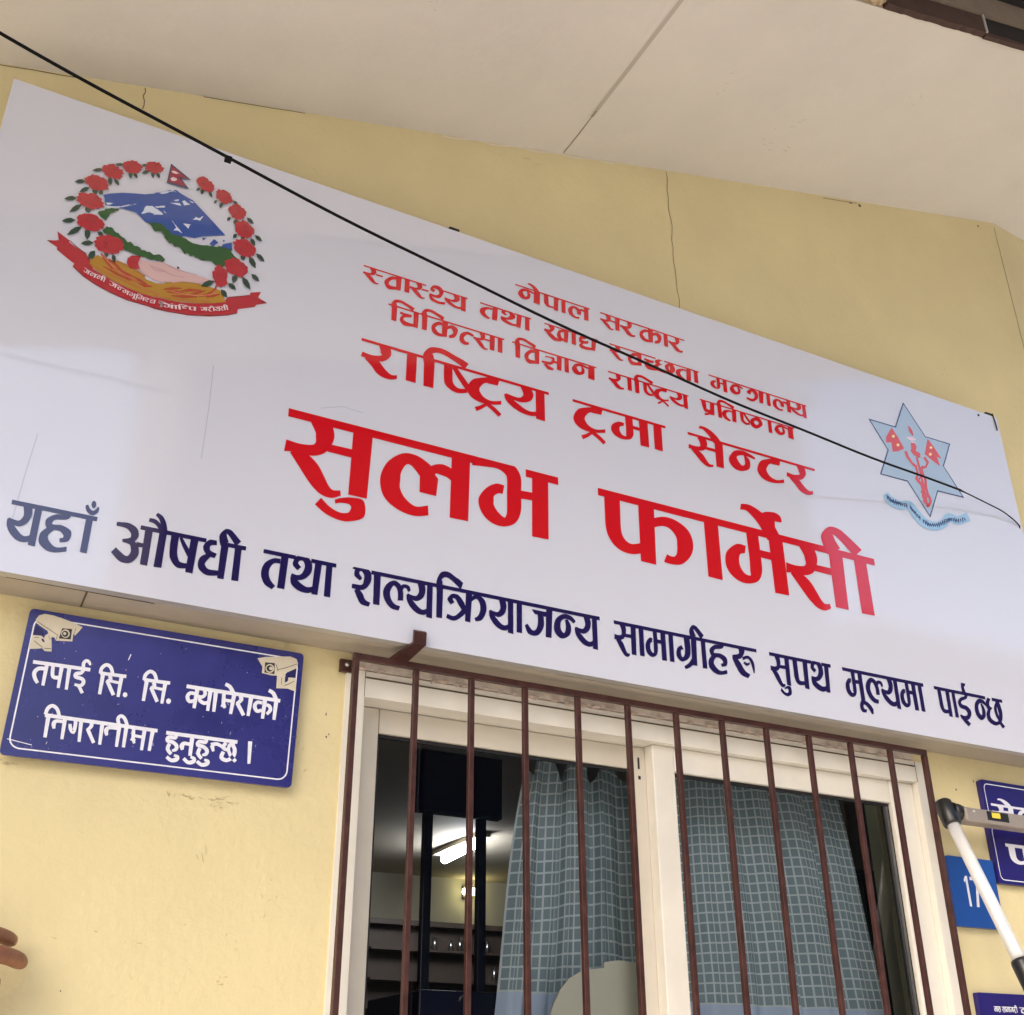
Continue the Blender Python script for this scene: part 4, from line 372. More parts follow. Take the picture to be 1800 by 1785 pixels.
 ('crimson',[[(.1882,1.5177),(.1883,1.5143),(.1853,1.5113),(.1843,1.5078),(.18,1.5065),(.1777,1.5031),(.1741,1.5013),(.1702,1.5015),(.1673,1.5033),(.1621,1.5009),(.1606,1.5043),(.1563,1.5052),(.1579,1.5096),(.1562,1.5124),(.159,1.5157),(.157,1.5194),(.1599,1.5225),(.163,1.5253),(.1671,1.5263),(.1705,1.5289),(.1741,1.5275),(.1789,1.5307),(.1812,1.5275),(.184,1.5258),(.184,1.5222),(.1896,1.5216)],[(.1508,1.5026),(.1515,1.499),(.1481,1.4957),(.1482,1.4912),(.1435,1.4896),(.1409,1.4857),(.1363,1.487),(.1325,1.4841),(.1288,1.4852),(.1253,1.4862),(.1235,1.4892),(.1207,1.4911),(.1193,1.494),(.1182,1.4973),(.1189,1.5009),(.1197,1.5047),(.1233,1.5073),(.1257,1.5103),(.1295,1.5115),(.1326,1.5155),(.1367,1.515),(.1411,1.5164),(.1433,1.5128),(.1478,1.5127),(.1494,1.5094),(.1532,1.5072)],[(.1201,1.4751),(.1229,1.4709),(.1204,1.4675),(.1191,1.463),(.1134,1.4626),(.1097,1.4601),(.1051,1.4625),(.1005,1.459),(.0967,1.4616),(.0926,1.4631),(.0922,1.4676),(.087,1.4691),(.0864,1.473),(.0864,1.4768),(.0868,1.4808),(.0891,1.4842),(.0941,1.4853),(.0958,1.4892),(.0996,1.4913),(.104,1.4941),(.108,1.4895),(.1128,1.4906),(.1144,1.4863),(.1208,1.4867),(.1209,1.4822),(.1249,1.4791)],[(.1015,1.4386),(.1049,1.4337),(.0991,1.4312),(.0963,1.4281),(.0922,1.4264),(.0882,1.4247),(.0839,1.4243),(.0789,1.422),(.075,1.4249),(.0715,1.4273),(.0701,1.4312),(.063,1.4321),(.0646,1.4369),(.061,1.441),(.065,1.4447),(.067,1.4483),(.0704,1.451),(.0726,1.4554),(.0778,1.4558),(.0825,1.457),(.0869,1.4547),(.0923,1.4558),(.0966,1.4537),(.1004,1.4508),(.1,1.4459),(.1034,1.4426)],[(.1004,1.397),(.1035,1.3923),(.0966,1.3896),(.0949,1.3855),(.089,1.3847),(.0861,1.3797),(.0803,1.38),(.0752,1.3809),(.0705,1.3822),(.0645,1.3821),(.0629,1.3866),(.0564,1.3881),(.0583,1.3931),(.0558,1.3969),(.0594,1.4006),(.0573,1.4057),(.0622,1.4087),(.0674,1.4106),(.073,1.4103),(.0771,1.4148),(.0828,1.415),(.0882,1.4139),(.0918,1.4106),(.0967,1.4087),(.0967,1.4041),(.1016,1.4013)],[(.1082,1.3519),(.1092,1.3473),(.103,1.3447),(.102,1.3401),(.098,1.337),(.0929,1.3351),(.0874,1.3347),(.0818,1.3335),(.0778,1.3375),(.0719,1.3374),(.0673,1.3398),(.0647,1.3437),(.0665,1.3485),(.0634,1.3522),(.0645,1.3564),(.0659,1.3607),(.0704,1.3635),(.0739,1.3669),(.0792,1.3683),(.0843,1.3704),(.09,1.3708),(.0954,1.3694),(.0987,1.3656),(.1043,1.3642),(.1066,1.3603),(.1099,1.3565)],[(.1448,1.3206),(.1475,1.3158),(.1408,1.3121),(.1412,1.3064),(.1359,1.3032),(.1309,1.2999),(.1248,1.2997),(.1189,1.2964),(.1141,1.2999),(.1072,1.2986),(.1047,1.3033),(.1002,1.3059),(.1008,1.311),(.0967,1.3148),(.1013,1.3196),(.0997,1.3248),(.1043,1.3286),(.1078,1.3331),(.1144,1.3335),(.1189,1.3389),(.1248,1.3362),(.1308,1.3377),(.1366,1.3367),(.1418,1.3345),(.1435,1.3297),(.1468,1.3258)],[(.2813,1.5084),(.2801,1.505),(.2778,1.5023),(.2752,1.4994),(.2703,1.501),(.2667,1.4997),(.2629,1.5016),(.2584,1.5014),(.2561,1.5055),(.2533,1.5081),(.2514,1.5113),(.2487,1.5146),(.2478,1.5185),(.2493,1.5218),(.2509,1.5248),(.2527,1.5279),(.2561,1.5296),(.259,1.5327),(.2637,1.5313),(.2679,1.5303),(.2705,1.5257),(.2759,1.5264),(.2773,1.5222),(.2811,1.5195),(.2812,1.5156),(.282,1.5119)],[(.3168,1.4946),(.3148,1.4912),(.3107,1.4903),(.309,1.4868),(.3058,1.4847),(.302,1.4839),(.2984,1.4859),(.2951,1.4875),(.293,1.4908),(.2883,1.4916),(.2869,1.4955),(.2868,1.4994),(.2871,1.5031),(.2859,1.5074),(.2884,1.5105),(.2896,1.5148),(.295,1.5134),(.2974,1.5168),(.3011,1.5164),(.3047,1.516),(.308,1.5142),(.3116,1.5128),(.3129,1.5089),(.3155,1.5061),(.3159,1.5023),(.3189,1.4982)],[(.343,1.4704),(.3435,1.4656),(.3396,1.4639),(.3368,1.4613),(.3334,1.4594),(.3296,1.457),(.3259,1.4607),(.3212,1.4596),(.3195,1.4645),(.3163,1.4669),(.3154,1.4709),(.3112,1.4742),(.3127,1.4787),(.3134,1.4828),(.3176,1.4849),(.3183,1.4893),(.3221,1.4904),(.3247,1.4951),(.3291,1.4937),(.3331,1.4929),(.3357,1.4891),(.3403,1.4891),(.3426,1.4856),(.3462,1.4826),(.3453,1.4779),(.3456,1.4737)],[(.3612,1.4344),(.3607,1.4296),(.3571,1.4269),(.3547,1.4225),(.3498,1.4229),(.3456,1.4222),(.3415,1.4233),(.3368,1.4232),(.3344,1.4277),(.3302,1.4299),(.3299,1.4349),(.3289,1.4391),(.3286,1.4435),(.3275,1.4486),(.3305,1.4524),(.3327,1.4567),(.3382,1.4561),(.3408,1.4619),(.3456,1.461),(.3501,1.46),(.3533,1.4563),(.3568,1.4542),(.3605,1.4516),(.3645,1.4482),(.3644,1.443),(.3648,1.4381)],[(.3704,1.3931),(.3697,1.3884),(.3647,1.3864),(.3638,1.3802),(.3572,1.382),(.353,1.38),(.3481,1.3803),(.3433,1.3814),(.3395,1.3843),(.3346,1.3862),(.332,1.3904),(.3314,1.395),(.3327,1.3993),(.3274,1.4049),(.3335,1.4077),(.3335,1.4134),(.3397,1.414),(.3429,1.4185),(.3483,1.4191),(.3538,1.4198),(.3586,1.4165),(.3621,1.4128),(.3662,1.4102),(.371,1.4072),(.3722,1.4023),(.3719,1.3975)],[(.3608,1.3446),(.3583,1.3408),(.3555,1.3374),(.3537,1.3322),(.348,1.3318),(.3427,1.3321),(.3381,1.3342),(.3325,1.3327),(.3279,1.3352),(.3226,1.3375),(.3233,1.3434),(.3199,1.3471),(.3202,1.3515),(.3181,1.3565),(.322,1.3599),(.3251,1.3632),(.3293,1.3652),(.3318,1.3708),(.3378,1.369),(.3433,1.3714),(.347,1.3655),(.353,1.3658),(.3562,1.3617),(.3616,1.3589),(.3612,1.3536),(.3627,1.3489)],[(.3271,1.3279),(.3274,1.3223),(.3268,1.3172),(.3295,1.31),(.327,1.3057),(.3246,1.302),(.3211,1.3018),(.3191,1.2962),(.3156,1.299),(.3123,1.2976),(.3099,1.3031),(.3064,1.3041),(.3053,1.31),(.3021,1.3137),(.3012,1.3194),(.2997,1.3256),(.3036,1.3293),(.3027,1.3361),(.3056,1.3387),(.3067,1.3458),(.3109,1.3437),(.3141,1.3438),(.317,1.3405),(.3203,1.3407),(.3232,1.3376),(.3261,1.3338)]]),
 ('darkred',[[(.1719,1.5097),(.1752,1.5117),(.1782,1.5147),(.178,1.5152),(.1746,1.5134),(.1717,1.5103)],[(.1685,1.5192),(.1721,1.5169),(.176,1.5165),(.1761,1.5172),(.1727,1.5189),(.1687,1.5198)],[(.163,1.5097),(.1664,1.5107),(.1696,1.5129),(.1695,1.5136),(.1661,1.5126),(.1629,1.5103)],[(.172,1.5209),(.1755,1.5214),(.1788,1.5232),(.1787,1.5238),(.1753,1.5233),(.172,1.5215)],[(.124,1.4966),(.1275,1.4951),(.1311,1.4954),(.1312,1.4961),(.1278,1.4971),(.1242,1.4972)],[(.1256,1.4948),(.1291,1.4927),(.1328,1.4924),(.133,1.4931),(.1296,1.4946),(.1258,1.4954)],[(.1281,1.4943),(.1313,1.4968),(.1341,1.5001),(.1339,1.5007),(.1306,1.4984),(.1279,1.4948)],[(.1286,1.5064),(.1321,1.5043),(.1359,1.5041),(.136,1.5047),(.1326,1.5062),(.1288,1.507)],[(.1041,1.4765),(.1072,1.4793),(.1099,1.4827),(.1097,1.4832),(.1065,1.4808),(.1038,1.4769)],[(.1015,1.472),(.1049,1.4715),(.1082,1.4726),(.1082,1.4732),(.1049,1.4735),(.1016,1.4727)],[(.1068,1.4815),(.11,1.4839),(.1128,1.487),(.1125,1.4876),(.1093,1.4855),(.1066,1.482)],[(.1044,1.4783),(.1076,1.4796),(.1106,1.482),(.1105,1.4826),(.1072,1.4814),(.1042,1.4789)],[(.0798,1.4383),(.0828,1.4416),(.0853,1.4454),(.085,1.4458),(.0819,1.4429),(.0794,1.4387)],[(.0824,1.442),(.0855,1.4436),(.0883,1.4462),(.0882,1.4468),(.085,1.4453),(.0822,1.4425)],[(.073,1.4353),(.0759,1.4392),(.0783,1.4433),(.078,1.4437),(.075,1.4404),(.0726,1.4357)],[(.0777,1.432),(.0809,1.4328),(.0839,1.4349),(.0838,1.4355),(.0806,1.4346),(.0776,1.4326)],[(.0783,1.3927),(.0817,1.3907),(.0852,1.3904),(.0854,1.391),(.0821,1.3925),(.0785,1.3933)],[(.0705,1.3866),(.0734,1.3897),(.0759,1.3932),(.0757,1.3937),(.0726,1.3911),(.0702,1.3871)],[(.0758,1.3856),(.0788,1.3888),(.0813,1.3923),(.0811,1.3928),(.078,1.3901),(.0755,1.3861)],[(.0841,1.4025),(.0871,1.4057),(.0896,1.4094),(.0894,1.4099),(.0863,1.4071),(.0838,1.4029)],[(.0885,1.3566),(.0918,1.3556),(.0951,1.3562),(.0952,1.3568),(.092,1.3575),(.0886,1.3572)],[(.0822,1.3563),(.0854,1.3559),(.0886,1.3569),(.0886,1.3575),(.0854,1.3577),(.0822,1.3569)],[(.0759,1.3536),(.0789,1.3557),(.0815,1.3585),(.0813,1.359),(.0782,1.3572),(.0756,1.3541)],[(.0814,1.3612),(.0846,1.3608),(.0878,1.3619),(.0878,1.3625),(.0847,1.3626),(.0814,1.3618)],[(.1145,1.3154),(.1176,1.3161),(.1206,1.3179),(.1205,1.3185),(.1174,1.3178),(.1144,1.316)],[(.1135,1.3081),(.1167,1.3077),(.1199,1.3086),(.1199,1.3092),(.1167,1.3095),(.1135,1.3087)],[(.1138,1.317),(.117,1.3168),(.1202,1.3179),(.1202,1.3185),(.117,1.3186),(.1138,1.3176)],[(.1145,1.3203),(.1179,1.3187),(.1214,1.3187),(.1214,1.3193),(.1182,1.3204),(.1147,1.3209)],[(.2592,1.5174),(.2628,1.5155),(.2667,1.5154),(.2669,1.5161),(.2633,1.5175),(.2594,1.5181)],[(.2651,1.5131),(.2687,1.5125),(.2723,1.5135),(.2724,1.5142),(.2689,1.5145),(.2652,1.5137)],[(.2558,1.5148),(.2594,1.5147),(.263,1.5161),(.263,1.5168),(.2594,1.5167),(.2559,1.5155)],[(.2576,1.5083),(.2611,1.5113),(.2641,1.515),(.2638,1.5155),(.2603,1.5129),(.2573,1.5088)],[(.3046,1.5007),(.3082,1.4999),(.312,1.5008),(.3121,1.5014),(.3085,1.502),(.3047,1.5014)],[(.2911,1.497),(.2946,1.4988),(.2979,1.5016),(.2977,1.5022),(.2941,1.5006),(.2909,1.4976)],[(.2977,1.4969),(.3014,1.4953),(.3052,1.4955),(.3054,1.4962),(.3018,1.4973),(.2979,1.4975)],[(.304,1.4985),(.3075,1.501),(.3107,1.5044),(.3105,1.505),(.3069,1.5027),(.3037,1.499)],[(.3261,1.4783),(.3297,1.4802),(.333,1.4832),(.3328,1.4838),(.3292,1.482),(.3259,1.4789)],[(.3206,1.4705),(.3243,1.4695),(.328,1.4703),(.3281,1.4709),(.3246,1.4715),(.3207,1.4712)],[(.3217,1.4633),(.3252,1.4668),(.3282,1.4707),(.328,1.4712),(.3244,1.4682),(.3214,1.4638)],[(.3261,1.4689),(.3297,1.4723),(.3327,1.4762),(.3324,1.4768),(.3288,1.4738),(.3258,1.4693)],[(.3431,1.4457),(.3467,1.4487),(.3498,1.4522),(.3496,1.4528),(.3459,1.4502),(.3428,1.4462)],[(.3447,1.4364),(.3483,1.4356),(.3521,1.4365),(.3521,1.4371),(.3485,1.4376),(.3448,1.4371)],[(.3447,1.4487),(.3483,1.4489),(.3519,1.4505),(.3519,1.4511),(.3483,1.4508),(.3447,1.4493)],[(.3464,1.4344),(.35,1.4372),(.3531,1.4407),(.3529,1.4412),(.3493,1.4388),(.3462,1.4349)],[(.3392,1.393),(.3427,1.3957),(.3458,1.3991),(.3456,1.3996),(.342,1.3972),(.3389,1.3935)],[(.3486,1.3853),(.3521,1.3892),(.3551,1.3933),(.3548,1.3938),(.3512,1.3905),(.3483,1.3858)],[(.3496,1.4101),(.3532,1.408),(.3572,1.4077),(.3574,1.4084),(.3538,1.4099),(.3498,1.4107)],[(.3416,1.3903),(.3451,1.3905),(.3487,1.3921),(.3487,1.3928),(.3451,1.3925),(.3416,1.391)],[(.3276,1.3541),(.3311,1.3536),(.3348,1.3546),(.3348,1.3553),(.3313,1.3555),(.3277,1.3547)],[(.3344,1.3387),(.3379,1.3395),(.3413,1.3414),(.3412,1.3421),(.3377,1.3413),(.3343,1.3393)],[(.3288,1.3475),(.3322,1.3514),(.3351,1.3555),(.3348,1.356),(.3312,1.3526),(.3284,1.3479)],[(.3373,1.3566),(.3408,1.3573),(.3442,1.3593),(.3441,1.3599),(.3406,1.3592),(.3372,1.3572)],[(.3074,1.3172),(.3108,1.3198),(.3137,1.323),(.3135,1.3235),(.31,1.3213),(.3071,1.3177)],[(.3094,1.3193),(.3129,1.32),(.3162,1.3219),(.3161,1.3225),(.3127,1.3218),(.3093,1.3199)],[(.3081,1.3251),(.3116,1.3253),(.315,1.3269),(.3149,1.3275),(.3115,1.3272),(.3081,1.3257)],[(.3179,1.3229),(.3214,1.3259),(.3243,1.3294),(.324,1.3299),(.3205,1.3273),(.3176,1.3233)]]),
 ('navyline',[[(.1995,1.5365),(.2388,1.5143),(.2221,1.5091),(.2378,1.4915),(.1976,1.4897)]]),
 ('flagred',[[(.2014,1.5322),(.2324,1.5144),(.2154,1.5121),(.2322,1.495),(.1999,1.493)]]),
 ('flagwhite',[[(.2018,1.5188),(.2046,1.5214),(.2084,1.522),(.2163,1.5201),(.2116,1.5167),(.2066,1.5159)],[(.2027,1.5023),(.2065,1.507),(.2129,1.5068),(.2146,1.5033),(.2107,1.4988),(.2052,1.4975)]])]
